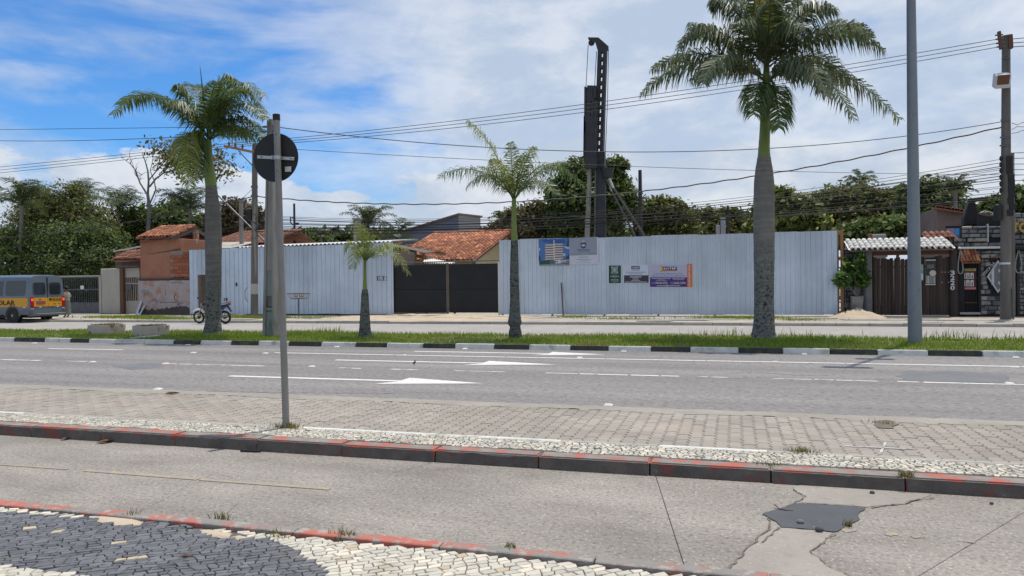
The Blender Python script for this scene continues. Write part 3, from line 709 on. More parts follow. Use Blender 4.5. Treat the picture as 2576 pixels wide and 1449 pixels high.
for a, c in ed:
    if pr is not None: kb(pr, a, 'kerb_black')
    kb(a, c, 'kerb_white'); pr = c
x = pr
while x < 22:
    kb(x, x + .9, 'kerb_black'); kb(x + .9, x + 1.8, 'kerb_white'); x += 1.8
x = ed[0][0]
while x > -45:
    kb(x - .9, x, 'kerb_black'); kb(x - 1.8, x - .9, 'kerb_white'); x -= 1.8
# low white kerb crossing the grass beside the planters
p, q = gz(330, 852, ZM), gz(400, 846, ZM)
MB().bar((p.x, p.y, ZM + .01), (q.x, q.y, ZM + .01), .1, .06).build('cross_kerb', 'kerb_white', med, bevel=.01)
def blades(name, P, H, W, mt, z, lean=.5, label=None, cat='grass', parent=None):
    n = len(P); a = nrg.rand(n) * 2 * np.pi; s = np.stack([np.cos(a), np.sin(a)], 1) * (W / 2)[:, None]
    la = nrg.rand(n) * 2 * np.pi; le = (nrg.rand(n) * lean * H)
    base = np.column_stack([P, np.broadcast_to(z, (n,))])
    v0 = base.copy(); v0[:, :2] -= s; v1 = base.copy(); v1[:, :2] += s
    mid = base.copy(); mid[:, :2] += np.stack([np.cos(la), np.sin(la)], 1) * (le * .35)[:, None]; mid[:, 2] += H * .6
    m0 = mid.copy(); m0[:, :2] -= s * .7; m1 = mid.copy(); m1[:, :2] += s * .7
    tp = base.copy(); tp[:, :2] += np.stack([np.cos(la), np.sin(la)], 1) * le[:, None]; tp[:, 2] += H
    t0 = tp.copy(); t0[:, :2] -= s * .1; t1 = tp.copy(); t1[:, :2] += s * .1
    V = np.stack([v0, v1, m1, m0, t0, t1], 1).reshape(-1, 3); k = np.arange(n)[:, None] * 6
    Fq = np.concatenate([k + np.array([[0, 1, 2, 3]]), k + np.array([[3, 2, 5, 4]])])
    o = npmesh(name, V, Fq, mt, parent); o['kind'] = 'stuff'
    if label: tag(o, label, cat)
    return o
def scat(n, x0, x1, y0, y1): return np.column_stack([nrg.uniform(x0, x1, n), nrg.uniform(y0, y1, n)])
n = 95000; P = scat(n, -29, 13, YM0 + .16, YM1)
fy = (P[:, 1] - YM0) / (YM1 - YM0)
pn = np.sin(P[:, 0] * 1.3 + 2 * np.sin(P[:, 1] * 2.1)) * .5 + np.sin(P[:, 0] * .47 + 1.7) * .5
H = (.045 + .045 * nrg.rand(n)) * (1 + .35 * pn) + .05 * np.clip((fy - .7) / .3, 0, 1) * nrg.rand(n)
far = (P[:, 0] < -22); H[far] *= .8
p2 = np.sin(P[:, 0] * 3.1 + 1.5 * np.sin(P[:, 1] * 3.7)) * np.sin(P[:, 1] * 4.3 + P[:, 0] * .9)
keepm = nrg.rand(n) < np.clip(.80 + .28 * pn - .75 * np.clip(p2 - .25, 0, 1), .12, 1); P, H = P[keepm], H[keepm]
blades('lawn', P, H, .008 + .01 * nrg.rand(len(P)), 'grass', ZM - .02, .8, 'mown green grass on the central strip', 'grass')
# taller weeds
tl = []
for cx, cy, r, k in ((gz(810, 842, ZM).x, 20.4, .25, 60), (gz(2440, 850, ZM).x, 20.4, 1.1, 120), (gz(2370, 850, ZM).x, 20.3, .5, 80), (gz(1830, 845, ZM).x, 20.5, .6, 70), (gz(760, 842, ZM).x, 20.5, .8, 60), (gz(2560, 850, ZM).x, 20.3, .5, 60), (gz(1900, 843, ZM).x, 20.4, 2., 90)):
    tl.append(np.column_stack([cx + r * nrg.randn(k) * .6, np.minimum(cy + .25 * nrg.randn(k), YM1 - .02)]))
P = np.concatenate(tl); blades('tall_weeds', P, (.08 + .24 * nrg.rand(len(P)) ** 1.5), .012 + .012 * nrg.rand(len(P)), 'grass', ZM - .02, .45, 'tall weeds along the far edge of the grass strip', 'weeds')

# ---- far kerb and sidewalk
fk = sheet('far_sidewalk', 'walk', XL, XR, YF0 + .1, 60, ZF)
x = -46.
while x < 24:
    ln = rng.uniform(.95, 1.1); d = rng.uniform(-.02, .01)
    MB().box((x + .006, YF0 + rng.uniform(-.01, .01), -.03), (x + ln - .006, YF0 + .13, ZF + .004 + d)).build('kerb_stone', 'kerb_grey', fk, bevel=.012); x += ln
# broken paving plates on the far sidewalk
for k in range(46):
    x0 = rng.uniform(-30, 9); y0 = rng.uniform(27.8, 31.6); ww, hh = rng.uniform(.7, 1.8), rng.uniform(.5, 1.1)
    if -17.5 < x0 < -8.5: continue
    z = ZF + .004 + rng.uniform(.002, .02)
    MB().prism([(x0, y0, z), (x0 + ww, y0 + rng.uniform(-.1, .1), z + rng.uniform(0, .02)), (x0 + ww + rng.uniform(-.2, .2), y0 + hh, z), (x0 + rng.uniform(-.2, .2), y0 + hh, z)], (0, 0, -.06)).build('paving_plate', 'walk' if k % 3 else 'concrete_new', fk)
def mound(name, mt, cx, cy, rx, ry, h, z, n=26, label=None, cat=None, rough=.25, kind=None, parent=None, peak=1.):
    b = MB(); vs = []; fs = []; m_ = n
    for i in range(m_ + 1):
        for j in range(m_ + 1):
            u, v = i / m_ * 2 - 1, j / m_ * 2 - 1; r = math.hypot(u, v)
            hh = max(0, 1 - r ** peak) if peak < 1.5 else max(0, 1 - r * r)
            nz = .5 * math.sin(u * 7 + v * 3) + .5 * math.sin(v * 11 - u * 5) + rng.uniform(-.6, .6)
            vs.append((cx + u * rx, cy + v * ry, z + h * hh * (1 + rough * nz) - (.03 if r > .98 else 0)))
    for i in range(m_):
        for j in range(m_):
            a = i * (m_ + 1) + j; fs.append((a, a + m_ + 1, a + m_ + 2, a + 1))
    b.add(vs, fs); o = b.build(name, mt, parent, smooth=True)
    if label: tag(o, label, cat)
    if kind: o['kind'] = kind
    return o
mound('sand_apron', 'sand', -12.9, 30.2, 5.4, 2.75, .13, ZF - .005, 40, kind='structure', peak=2)
pl = gz(2146, 797, ZF)
mound('sand_pile', 'sand', pl.x + .05, 31.3, 1.1, .8, .36, ZF - .01, 26, 'pale sand heap beside the end of the metal hoarding', 'sand pile', rough=.16, peak=1.1)
# grass patches on the far sidewalk
tl = []; hh = []
for (x, y), rx, ry, k in (((330, 799), 2.4, .7, 2600), ((420, 803), 2.0, .35, 1200), ((560, 797), 1.2, .5, 900), ((640, 800), 1.0, .5, 1500), ((1860, 801), 1.7, .5, 1300), ((1440, 799), .8, .4, 260), ((1560, 803), 1.2, .3, 260), ((2010, 806), .8, .3, 220), ((790, 800), 1.6, .6, 380), ((700, 800), .7, .5, 400)):
    c = gz(x, y, ZF); q = np.column_stack([c.x + rx * nrg.randn(k) * .55, np.clip(c.y + ry * nrg.randn(k) * .6, YF0 + .2, 32.0)]); tl.append(q)
P = np.concatenate(tl); blades('sidewalk_weeds', P, .04 + .1 * nrg.rand(len(P)), .015 + .015 * nrg.rand(len(P)), 'grass', ZF, .9, 'patches of grass growing on the far sidewalk', 'grass')
# small weeds in the foreground joints
def tuft(x, y, z, r, k, h=.06, mt='weed'):
    c = gz(x, y, z); return np.column_stack([c.x + r * nrg.randn(k), c.y + r * .5 * nrg.randn(k), np.full(k, z)])
G = [tuft(1620 if 0 else 722, 1076, ZK, .07, 320), tuft(2015, 1138, ZK, .07, 120), tuft(2280, 1200, ZK, .03, 90), tuft(870, 1352, 0, .05, 110), tuft(1283, 1384, .0, .025, 60), tuft(560, 1306, 0, .03, 50), tuft(2133, 1324, 0, .015, 40), tuft(330, 1300, 0, .04, 40), tuft(2225, 1066, 0, .08, 60), tuft(700, 1350, 0, .05, 40), tuft(1940, 1170, ZK, .04, 40)]
P = np.concatenate(G); blades('joint_weeds', P[:, :2], .015 + .05 * nrg.rand(len(P)), .004 + .004 * nrg.rand(len(P)), 'weed', P[:, 2], 1.1, 'small weeds sprouting from kerb and paving joints', 'weeds')
# ================================================================== palms
def frond(parent, B, Mi, T, mt, n=70, ln=.62, wd=.03, droop=.9, fan=.5, rr=.02, seed=0, name='frond'):
    g = np.random.RandomState(seed + 17)
    B, Mi, T = Vector(B), Vector(Mi), Vector(T); Ct = Mi * 2 - (B + T) / 2
    cur = lambda t: B * (1 - t) ** 2 + Ct * 2 * t * (1 - t) + T * t * t
    b = MB(); ts = [i / 9 for i in range(10)]
    b.tube([cur(t) for t in ts], [rr * (1 - .88 * t) for t in ts], 5)
    V = []; Fq = []
    dn = Vector((0, 0, -1))
    for i in range(n):
        t = .10 + .90 * (i + .5) / n; p = cur(t); tg = (cur(min(1, t + .02)) - cur(max(0, t - .02))).normalized()
        S = tg.cross(Vector((0, 0, 1)))
        if S.length < .2: S = tg.cross(Vector((.3, 1, 0)))
        S.normalize(); Nn = S.cross(tg)
        for sd in (-1, 1):
            l = ln * (math.sin(math.pi * (.16 + .80 * t)) ** .6) * g.uniform(.8, 1.12)
            ph = g.uniform(-fan * .6, fan)
            d = (S * sd * math.cos(ph) + Nn * math.sin(ph) + tg * g.uniform(.35, .75)).normalized()
            m1 = p + d * l * .5 + dn * l * .10 * droop
            d2 = (d * (1 - .55 * droop) + dn * (.75 * droop) + Vector(g.uniform(-.12, .12, 3))).normalized()
            e = m1 + d2 * l * .55
            ws = (tg - d * tg.dot(d)).normalized() * (wd / 2)
            k = len(b.v); b.v += [tuple(p - ws * .5), tuple(p + ws * .5), tuple(m1 + ws), tuple(m1 - ws), tuple(e)]
            b.f += [(k, k + 1, k + 2, k + 3), (k + 3, k + 2, k + 4)]
    return b.build(name, mt, parent, fix=False)
def palm(base, prof, Y, stem, crown, fronds, label, shaft, barkm='bark_palm', topm='bark_smooth', leaf=.62, n=70, wd=.032, droop=.9, fan=.5, split=None, collar=False):
    """prof: [(x,y,halfwidth)] of the trunk in picture units; shaft the same for the green part"""
    rt = thing('palm_tree', (base.x, base.y, ZM - .03), label, 'palm tree', 'palms along the central strip')
    dep = (base - CAM).dot(FWD); sc = dep / FPX
    def pts(pr): return [at(x, y, base.y) for x, y, h in pr], [h * sc for x, y, h in pr]
    def smooth(pr, k=5):
        P, Rr = pts(pr); o, q = [], []
        for i in range(len(P) - 1):
            for j in range(k):
                t = j / k; o.append(P[i].lerp(P[i + 1], t)); q.append((Rr[i] * (1 - t) + Rr[i + 1] * t) * (1 + rng.uniform(-.018, .018)))
        return o + [P[-1]], q + [Rr[-1]]
    prof = [(prof[0][0], prof[0][1] + 6, prof[0][2] * 1.05)] + prof
    if split:
        k_ = next(i for i in range(len(prof) - 1) if prof[i][1] >= split >= prof[i + 1][1]); t_ = (prof[k_][1] - split) / max(1e-6, prof[k_][1] - prof[k_ + 1][1]); sp_ = tuple(prof[k_][j] * (1 - t_) + prof[k_ + 1][j] * t_ for j in range(3)); lo = prof[:k_ + 1] + [sp_]; hi = [sp_] + prof[k_ + 1:]
        p, r = smooth(lo); MB().tube(p, r, 20).build('trunk', barkm, rt, smooth=True)
        p, r = smooth(hi); MB().tube(p, r, 20).build('upper_trunk', topm, rt, smooth=True)
    else:
        p, r = smooth(prof); MB().tube(p, r, 18).build('trunk', barkm, rt, smooth=True)
    p, r = smooth(shaft); MB().tube(p, r, 14).build('crownshaft', 'crownshaft', rt, smooth=True)
    for i, fr in enumerate(fronds):
        (bx, by), (mx, my), (tx, ty), dy = fr[:4]; mt = fr[4] if len(fr) > 4 else crown
        k = fr[5] if len(fr) > 5 else 1.
        frond(rt, at(bx, by, base.y + dy * .05), at(mx, my, base.y + dy * .55), at(tx, ty, base.y + dy), mt, int(n * k), leaf, wd, droop, fan, .022 * leaf / .6, i)
    return rt
bA = gz(535, 840, ZM); bD = gz(1922, 851, ZM); bC = gz(1295, 850, ZM); bB = gz(918, 849, ZM)
A0 = (523, 348)
pa = palm(bA, [(535, 842, 25), (536, 815, 19), (536, 760, 19), (537, 690, 19), (537, 600, 20), (536, 540, 19), (533, 500, 16), (531, 467, 13)], 0, 0, 'frond', [
    (A0, (395, 238), (284, 288), -.2), ((520, 340), (402, 245), (300, 262), .6), (A0, (478, 262), (446, 214), -.7), ((523, 335), (500, 235), (476, 214), .9),
    ((526, 335), (548, 222), (585, 196), .5), ((527, 335), (580, 215), (664, 243), -.5), ((527, 338), (595, 225), (668, 290), .4), ((527, 345), (600, 262), (668, 300), -1.0),
    ((527, 350), (595, 300), (664, 330), .3), ((527, 352), (606, 325), (672, 352), -.4), ((520, 355), (470, 345), (478, 468), -1.3, 'frond_y', 1.2), ((522, 355), (492, 345), (500, 452), -.7, 'frond', 1.1),
    ((524, 345), (548, 265), (610, 222), -1.3), ((524, 345), (528, 262), (545, 205), -1.2), ((524, 345), (470, 278), (420, 262), -1.2), ((524, 350), (575, 318), (640, 350), 1.2)],
    'tall royal palm nearest the school van, ragged crown beside the disc sign', [(531, 468, 14), (528, 440, 13), (526, 400, 9), (524, 350, 7)], leaf=.76, n=92, wd=.038, barkm='bark_tall')
MB().tube([at(524, 345, bA.y), at(512, 245, bA.y), at(503, 166, bA.y)], [.035, .03, .006], 6).build('spear_leaf', 'frond', pa)
D0 = (1928, 200)
FD = [(D0, (1751, 158), (1614, 236), -.3), ((1920, 190), (1768, 135), (1640, 175), .7), ((1924, 160), (1790, 75), (1707, 122), -.6), ((1924, 150), (1800, 90), (1740, 60), .8), ((1926, 140), (1845, 25), (1790, 12), .2),
      ((1932, 200), (2090, 178), (2262, 300), .1), ((1932, 205), (2045, 180), (2148, 298), -1.3), ((1932, 170), (2096, 80), (2222, 128), -.4), ((1932, 160), (2080, 70), (2190, 90), .9), ((1932, 150), (2020, 35), (2100, 25), -.8),
      ((1930, 130), (1945, 30), (1985, -60), .2, 'frond_y'), ((1926, 130), (1902, 20), (1870, -70), -.2, 'frond_y'), ((1930, 130), (1990, 20), (2060, -50), .5), ((1926, 140), (1870, 20), (1815, -40), .6),
      ((1926, 212), (1908, 218), (1896, 288), -1.2, 'frond', .8), ((1930, 214), (1950, 235), (1960, 322), -1.0, 'frond', .8), ((1924, 205), (1830, 140), (1770, 210), -1.6), ((1932, 205), (2010, 150), (2080, 240), -1.7),
      ((1922, 205), (1830, 155), (1740, 205), 1.3), ((1934, 205), (2040, 140), (2130, 215), 1.4), ((1928, 180), (1935, 60), (1940, 10), -1.5), ((1928, 170), (1890, 80), (1850, 60), -1.5), ((1930, 170), (1975, 80), (2030, 70), -1.4), ((1928, 180), (1960, 100), (1990, 90), 1.4),
      ((1928, 120), (1912, 0), (1920, -90), .0), ((1930, 120), (1960, 0), (1968, -100), .0)]
pd = palm(bD, [(1921, 853, 32), (1921, 838, 29), (1922, 808, 25), (1922, 760, 24), (1922, 700, 24), (1922, 640, 25), (1922, 560, 25.5), (1922, 500, 25.5), (1922, 450, 23.5), (1922, 420, 20), (1922, 395, 16)], 0, 0, 'frond_dark', FD,
    'largest royal palm with bulging grey trunk in front of the long hoarding', [(1922, 396, 15.5), (1922, 375, 14), (1924, 330, 12.5), (1926, 260, 12), (1928, 200, 9), (1928, 130, 5)], leaf=.74, n=112, wd=.040, droop=1.05, fan=.65, barkm='bark_big')
C0 = (1293, 498)
pc = palm(bC, [(1295, 850, 14), (1296, 838, 17), (1296, 822, 13), (1295, 812, 18), (1295, 790, 14), (1295, 750, 12), (1294, 700, 11.5), (1294, 650, 10.5), (1294, 605, 9)], 0, 0, 'frond', [
    (C0, (1236, 370), (1176, 304), -.3, 'frond_y', .9), (C0, (1196, 428), (1102, 446), .3), ((1290, 500), (1238, 440), (1175, 470), -.9), (C0, (1288, 420), (1284, 358), .2, 'frond_y'), (C0, (1318, 418), (1344, 370), -.2, 'frond_y'),
    ((1296, 498), (1372, 415), (1466, 468), -.2), ((1296, 500), (1362, 428), (1430, 410), .8), ((1296, 500), (1350, 455), (1400, 490), -1.0), (C0, (1250, 440), (1205, 420), .9), (C0, (1305, 440), (1320, 390), -.8), (C0, (1265, 440), (1240, 400), -.7, 'frond_y')],
    'mid-sized palm with rough dark trunk standing before the black gate', [(1294, 606, 8.5), (1293, 560, 6.5), (1293, 515, 6), (1293, 495, 5)], leaf=.58, n=62, wd=.023, droop=1.0, fan=.6)
B0 = (918, 660)
pb = palm(bB, [(918, 850, 18), (918, 835, 15), (918, 800, 12.5), (918, 765, 10.5), (918, 740, 9), (918, 728, 7)], 0, 0, 'frond', [
    (B0, (887, 612), (865, 640), -.3, 'frond_y'), (B0, (900, 628), (886, 676), -.6, 'frond_y'), ((919, 655), (911, 606), (899, 556), .1, 'frond_y', 1.2), ((919, 650), (916, 606), (913, 568), -.1, 'frond_y'), (B0, (970, 618), (1030, 632), .3, 'frond_y'), (B0, (975, 628), (1028, 690), -.4, 'frond_y'),
    (B0, (945, 625), (985, 612), .6), (B0, (905, 625), (880, 622), .6), (B0, (935, 628), (958, 640), -.7), (B0, (928, 620), (938, 590), .2, 'frond_y')],
    'smallest young palm in front of the painted house number', [(918, 729, 5.5), (918, 700, 4), (918, 658, 3.6)], leaf=.42, n=44, wd=.021, droop=.85, fan=.5)

# ================================================================== trees behind
def leaves(parent, name, lobes, n, size, mt, seed, clump=26, spread=.30, flat_=.0):
    g = np.random.RandomState(seed); vol = np.array([l[3] * l[4] * l[5] for l in lobes]) ** .75; vol /= vol.sum()
    C = []
    nc = max(4, n // clump); pick = g.choice(len(lobes), nc, p=vol)
    L = np.array([l[:6] for l in lobes], float)
    d = g.randn(nc, 3); d /= np.linalg.norm(d, axis=1)[:, None]; r = g.uniform(.30, 1.14, nc) ** .6
    cc = L[pick, :3] + d * r[:, None] * L[pick, 3:6]
    idx = np.repeat(np.arange(nc), clump); k = len(idx)
    sp = spread * L[pick[idx], 3:6].mean(1)
    P = cc[idx] + g.randn(k, 3) * np.minimum(sp, .55)[:, None] * np.array([1, 1, .7])
    nrm = g.randn(k, 3) + d[idx] * .7 + np.array([0, 0, .8]); nrm /= np.linalg.norm(nrm, axis=1)[:, None]
    t = np.cross(nrm, g.randn(k, 3)); t /= np.linalg.norm(t, axis=1)[:, None]; s = np.cross(nrm, t)
    sz = size * np.clip(np.exp(g.randn(k) * .35), .4, 1.9)[:, None] * (.8 + .5 * g.rand(nc)[idx])[:, None]
    V = np.stack([P - t * sz, P + s * sz * .48, P + t * sz, P - s * sz * .48], 1).reshape(-1, 3)
    Fq = np.arange(k * 4).reshape(-1, 4)
    return npmesh(name, V, Fq, mt, parent)
def limb(b, p, q, r0, r1, g, seg=6, wob=.12):
    p, q = Vector(p), Vector(q); l = (q - p).length; P = []
    for i in range(seg + 1):
        t = i / seg; k = wob * l * math.sin(math.pi * t) * .5
        P.append(p.lerp(q, t) + Vector((g.uniform(-k, k), g.uniform(-k, k), g.uniform(-k, k) * .5 + .06 * l * math.sin(math.pi * t))))
    b.tube(P, [r0 + (r1 - r0) * i / seg for i in range(seg + 1)], 7); return P[-1]
def tree(label, bx, Y, lobes, mt, n, leaf, seed, trunk_r=.2, bark='bark', name='tree', group='trees behind the street front', clump=26, spread=.30, base_z=0., second=None):
    """lobes: (x, y, rx, ry, dY) in picture units at distance Y"""
    X0 = at(bx, 700, Y).x
    rt = thing(name, (X0, Y, base_z), label, 'tree', group)
    Ls = []
    for x, y, rx, ry, dY in lobes:
        p = at(x, y, Y + dY); k = (p - CAM).dot(FWD) / FPX
        Ls.append((p.x, p.y, p.z, rx * k * .86, (rx + ry) / 2 * k * .8, ry * k * .86))
    g = random.Random(seed); b = MB()
    zt = max(1.2, min(l[2] - l[5] * .3 for l in Ls))
    top = Vector((X0 + g.uniform(-.2, .2), Y, zt)); limb(b, (X0, Y, base_z - .1), top, trunk_r, trunk_r * .7, g, 6, .04)
    for l in (Ls if name != 'far_wood' else []):
        c = Vector(l[:3]); limb(b, top - Vector((0, 0, .2)), c, trunk_r * .5, trunk_r * .12, g)
        for _ in range(3):
            e = c + Vector((g.uniform(-1, 1) * l[3], g.uniform(-1, 1) * l[4], g.uniform(-.3, 1) * l[5])) * .8; limb(b, top.lerp(c, .6), e, trunk_r * .22, .015, g)
    b.build('trunk', bark, rt, smooth=True, fix=False)
    if second:
        leaves(rt, 'crown', Ls, int(n * .55), leaf, mt, seed, clump, spread); leaves(rt, 'crown', Ls, int(n * .45), leaf, second, seed + 1, clump, spread)
    else: leaves(rt, 'crown', Ls, n, leaf, mt, seed, clump, spread)
    return rt
def far_palm(label, bx, Y, cx, cy, size, seed, nf=16, mt='frond_far', tr=.13, up=.5, n=34, wd=.05, name='coconut_palm', leaf=.5):
    """size: frond length in picture units"""
    c = at(cx, cy, Y); k = (c - CAM).dot(FWD) / FPX; Lf = size * k; X0 = at(bx, 700, Y).x; g = random.Random(seed)
    rt = thing(name, (X0, Y, 0), label, 'palm tree', 'palms behind the street front')
    MB().tube([(X0, Y, -.1), (X0 + (c.x - X0) * .3, Y, c.z * .5), (c.x, Y, c.z)], [tr * 1.3, tr, tr * .8], 8).build('trunk', 'bark_pale', rt, smooth=True)
    for i in range(nf):
        a = 2 * math.pi * (i + g.random() * .6) / nf; el = g.uniform(-.1, 1.3) * (up + .45)
        d = Vector((math.cos(a), math.sin(a) * .9, 0)); l = Lf * g.uniform(.8, 1.1)
        mid = c + d * l * .5 * math.cos(el * .8) + Vector((0, 0, l * .5 * math.sin(el) + .08 * l)); tip = c + d * l * .95 * math.cos(el * .6) + Vector((0, 0, l * (.85 * math.sin(el) - .16)))
        frond(rt, c, mid, tip, mt, n, l * .30 * leaf / .5, wd, .55, .5, .03, seed * 31 + i)
    return rt
far_palm('coconut palm at far left behind the van', 48, 37.6, 55, 518, 88, 1, 18, up=.7)
far_palm('coconut palm rising behind the middle of the leafy left tree', 215, 47, 200, 515, 82, 2, 15, up=.7)
far_palm('coconut palm between the leafy left tree and the bare tree', 300, 46, 298, 535, 92, 3, 17, up=.7)
far_palm('coconut palm behind the small tiled booth', 478, 44, 478, 525, 92, 4, 20, up=.6)
tree('broad leafy tree overhanging the grey grille gate', 120, 38.5, [(60, 620, 75, 55, 0), (150, 610, 80, 60, 0), (235, 615, 75, 60, .5), (290, 630, 45, 45, .8), (170, 655, 110, 40, -.5), (60, 660, 70, 35, -.3), (255, 655, 60, 35, -.3), (110, 690, 110, 30, .3), (240, 690, 70, 28, .5), (20, 690, 60, 30, .3), (-20, 620, 50, 60, 0)], 'leaf_dark', 42000, .085, 41, .22, second='leaf_mid', clump=40, spread=.22)
tree('taller brownish tree behind the leafy left tree', 140, 42.5, [(110, 520, 60, 45, 0), (165, 505, 50, 45, 0), (215, 540, 60, 45, 0), (70, 560, 60, 45, 0), (140, 560, 80, 45, .4), (240, 570, 50, 40, 0), (100, 490, 25, 25, 0), (190, 485, 25, 22, 0)], 'leaf_olive', 22000, .085, 42, .18, second='leaf_mid', clump=22, spread=.34)
tree('dark dense tree behind the bare tree', 400, 48, [(350, 570, 70, 55, 0), (420, 570, 60, 50, 0), (440, 540, 50, 40, 1), (330, 600, 70, 50, 0), (510, 580, 60, 45, 1)], 'leaf_dark', 20000, .15, 43, .2)
tree('reddish tree behind the wooden pole', 600, 46, [(590, 545, 40, 45, 0), (630, 560, 40, 50, 0), (560, 570, 40, 40, 0), (650, 585, 30, 30, 0)], 'leaf_red', 10000, .13, 44, .15)
# bare tree with one leafy side
bt = thing('tree', (at(372, 700, 43).x, 43, 0), 'half bare tree with pale forking branches behind the booth', 'tree', 'trees behind the street front')
b = MB(); P = lambda x, y, d=0.: at(x, y, 43 + d)
gbt = random.Random(9)
def br(pts, r0, r1):
    b.tube([P(*q) for q in pts], [(r0 + (r1 - r0) * i / (len(pts) - 1)) * .62 for i in range(len(pts))], 7)
    if r0 < .12:
        for _ in range(4):
            k = gbt.randrange(1, len(pts)); x, y = pts[k]; a = gbt.uniform(-2.6, -.5); l = gbt.uniform(10, 26)
            b.tube([P(x, y), P(x + l * .5 * math.cos(a), y + l * .55 * math.sin(a), gbt.uniform(-.3, .3)), P(x + l * math.cos(a + .3), y + l * math.sin(a + .3), gbt.uniform(-.6, .6))], [.022, .014, .006], 5)
br([(366, 700), (368, 620), (374, 560), (376, 520), (372, 490)], .26, .17); br([(372, 492), (352, 460), (342, 430), (328, 412)], .11, .05); br([(330, 414), (318, 405), (308, 398)], .04, .015); br([(352, 460), (345, 445), (332, 408), (326, 395)], .05, .015)
br([(372, 490), (374, 455), (372, 430), (366, 408), (358, 385)], .13, .04); br([(373, 455), (392, 432), (400, 410), (402, 390)], .08, .03); br([(376, 470), (392, 450), (412, 435), (450, 425), (500, 432)], .11, .03)
br([(376, 515), (392, 478), (388, 455), (378, 430), (384, 405)], .09, .03); br([(400, 440), (430, 405), (460, 392)], .06, .02); br([(392, 432), (420, 400), (450, 375), (490, 372)], .06, .02); br([(402, 390), (398, 375), (380, 365)], .03, .01); br([(366, 408), (372, 392), (390, 380)], .03, .01)
br([(376, 535), (400, 510), (425, 492), (455, 488)], .06, .02); br([(450, 425), (500, 405), (560, 398)], .04, .012); br([(490, 430), (530, 436), (575, 440)], .03, .01); br([(344, 432), (356, 440), (352, 452)], .03, .01); br([(384, 512), (392, 495), (400, 486)], .03, .01)
b.build('trunk', 'bark_pale', bt, smooth=True, fix=False)
def lob(l, Y):
    o = []
    for x, y, rx, ry, dY in l:
        p = at(x, y, Y + dY); k = (p - CAM).dot(FWD) / FPX; o.append((p.x, p.y, p.z, rx * k, (rx + ry) / 2 * k, ry * k))
    return o
leaves(bt, 'crown', lob([(390, 375, 22, 10, 0), (430, 378, 35, 16, .4), (475, 385, 35, 20, -.4), (450, 415, 35, 18, 0), (500, 405, 40, 20, .5), (545, 400, 28, 18, 0), (560, 430, 30, 10, 0), (425, 405, 20, 16, 0), (520, 432, 20, 8, 0)], 43), 2600, .11, 'leaf_olive', 45, 9, .8)
# middle
far_palm('coconut palm behind the hoarding left of the black gate', 930, 50, 925, 575, 82, 5, 20, up=.75)
far_palm('low coconut palm beside the blue warehouse', 1000, 52, 1000, 600, 66, 6, 14, up=.7)
far_palm('small distant palm above the left hoarding', 808, 60, 808, 592, 34, 7, 13, up=.6, n=22, wd=.07)
tree('low tree far off above the left hoarding', 770, 62, [(760, 598, 32, 18, 0), (735, 605, 30, 16, 0), (800, 604, 26, 14, 0), (845, 606, 30, 14, 1), (700, 606, 24, 16, 0)], 'leaf_mid', 5200, .22, 46, .15, group='trees far behind the street front')
tree('dark undergrowth tree under the coconut palm', 920, 56, [(890, 605, 35, 22, 0), (945, 608, 45, 22, 0), (860, 610, 30, 18, 0), (1010, 615, 40, 18, 0)], 'leaf_dark', 4500, .2, 47, .14)
far_palm('small palm at the right end of the blue warehouse', 1262, 50, 1262, 552, 36, 8, 14, up=.6, n=24, wd=.06)
tree('brownish tree between the tiled house and the piling rig', 1320, 47, [(1265, 575, 35, 25, 0), (1310, 555, 42, 38, 0), (1350, 545, 40, 36, 0), (1355, 585, 50, 30, 0), (1300, 590, 50, 20, -1), (1225, 590, 28, 14, 0)], 'leaf_red', 15000, .13, 48, .18, second='leaf_olive')
tree('tall dark tree directly behind the piling rig', 1470, 46, [(1450, 440, 45, 38, 0), (1420, 480, 50, 45, 0), (1500, 450, 50, 50, 1), (1540, 430, 32, 35, 0), (1550, 480, 45, 45, 0), (1470, 510, 70, 50, -.5), (1410, 530, 40, 40, 0), (1570, 520, 40, 45, 0), (1480, 570, 100, 40, 0), (1560, 415, 20, 20, 0)], 'leaf_dark', 34000, .12, 49, .26, second='leaf_mid')
far_palm('drooping palm just right of the piling rig', 1590, 50, 1600, 505, 42, 9, 12, up=.3, n=26, wd=.06)
tree('olive green tree right of the dark post behind the hoarding', 1665, 50, [(1650, 540, 45, 42, 0), (1690, 535, 38, 35, 0), (1640, 580, 50, 28, 0), (1710, 570, 45, 30, 0)], 'leaf_olive', 15000, .13, 50, .18, second='leaf_mid')
tree('low rounded tree left of the largest palm trunk', 1790, 54, [(1770, 555, 50, 28, 0), (1820, 553, 48, 26, 0), (1870, 560, 40, 26, 0), (1740, 572, 40, 22, 0), (1800, 580, 90, 18, 0)], 'leaf_mid', 14000, .145, 51, .18, second='leaf_olive')
tree('big-leaved tree right of the largest palm trunk', 1985, 44, [(1960, 510, 40, 36, 0), (1995, 525, 45, 45, 0), (1975, 560, 60, 35, 0), (2040, 570, 35, 35, 0), (1930, 545, 40, 40, .5)], 'leaf_bright', 8000, .18, 52, .2, clump=14, spread=.35)
tree('broad feathery tree behind the end of the hoarding', 2140, 52, [(2100, 505, 55, 38, 0), (2160, 500, 60, 36, 0), (2215, 520, 60, 40, 0), (2080, 550, 60, 45, 0), (2150, 555, 80, 50, 0), (2240, 565, 60, 45, 0), (2060, 520, 40, 40, .5)], 'leaf_olive', 26000, .125, 53, .22, second='leaf_mid')
tree('bushy green tree above the gap beside the hoarding', 2200, 42, [(2180, 590, 60, 32, 0), (2240, 585, 60, 35, 0), (2130, 600, 45, 26, 0), (2290, 590, 40, 35, 0)], 'leaf_mid', 14000, .13, 54, .18, second='leaf_dark')
far_palm('tall slender palm above the feathery tree', 2172, 58, 2164, 455, 46, 10, 13, up=.35, n=24, wd=.07, tr=.14)
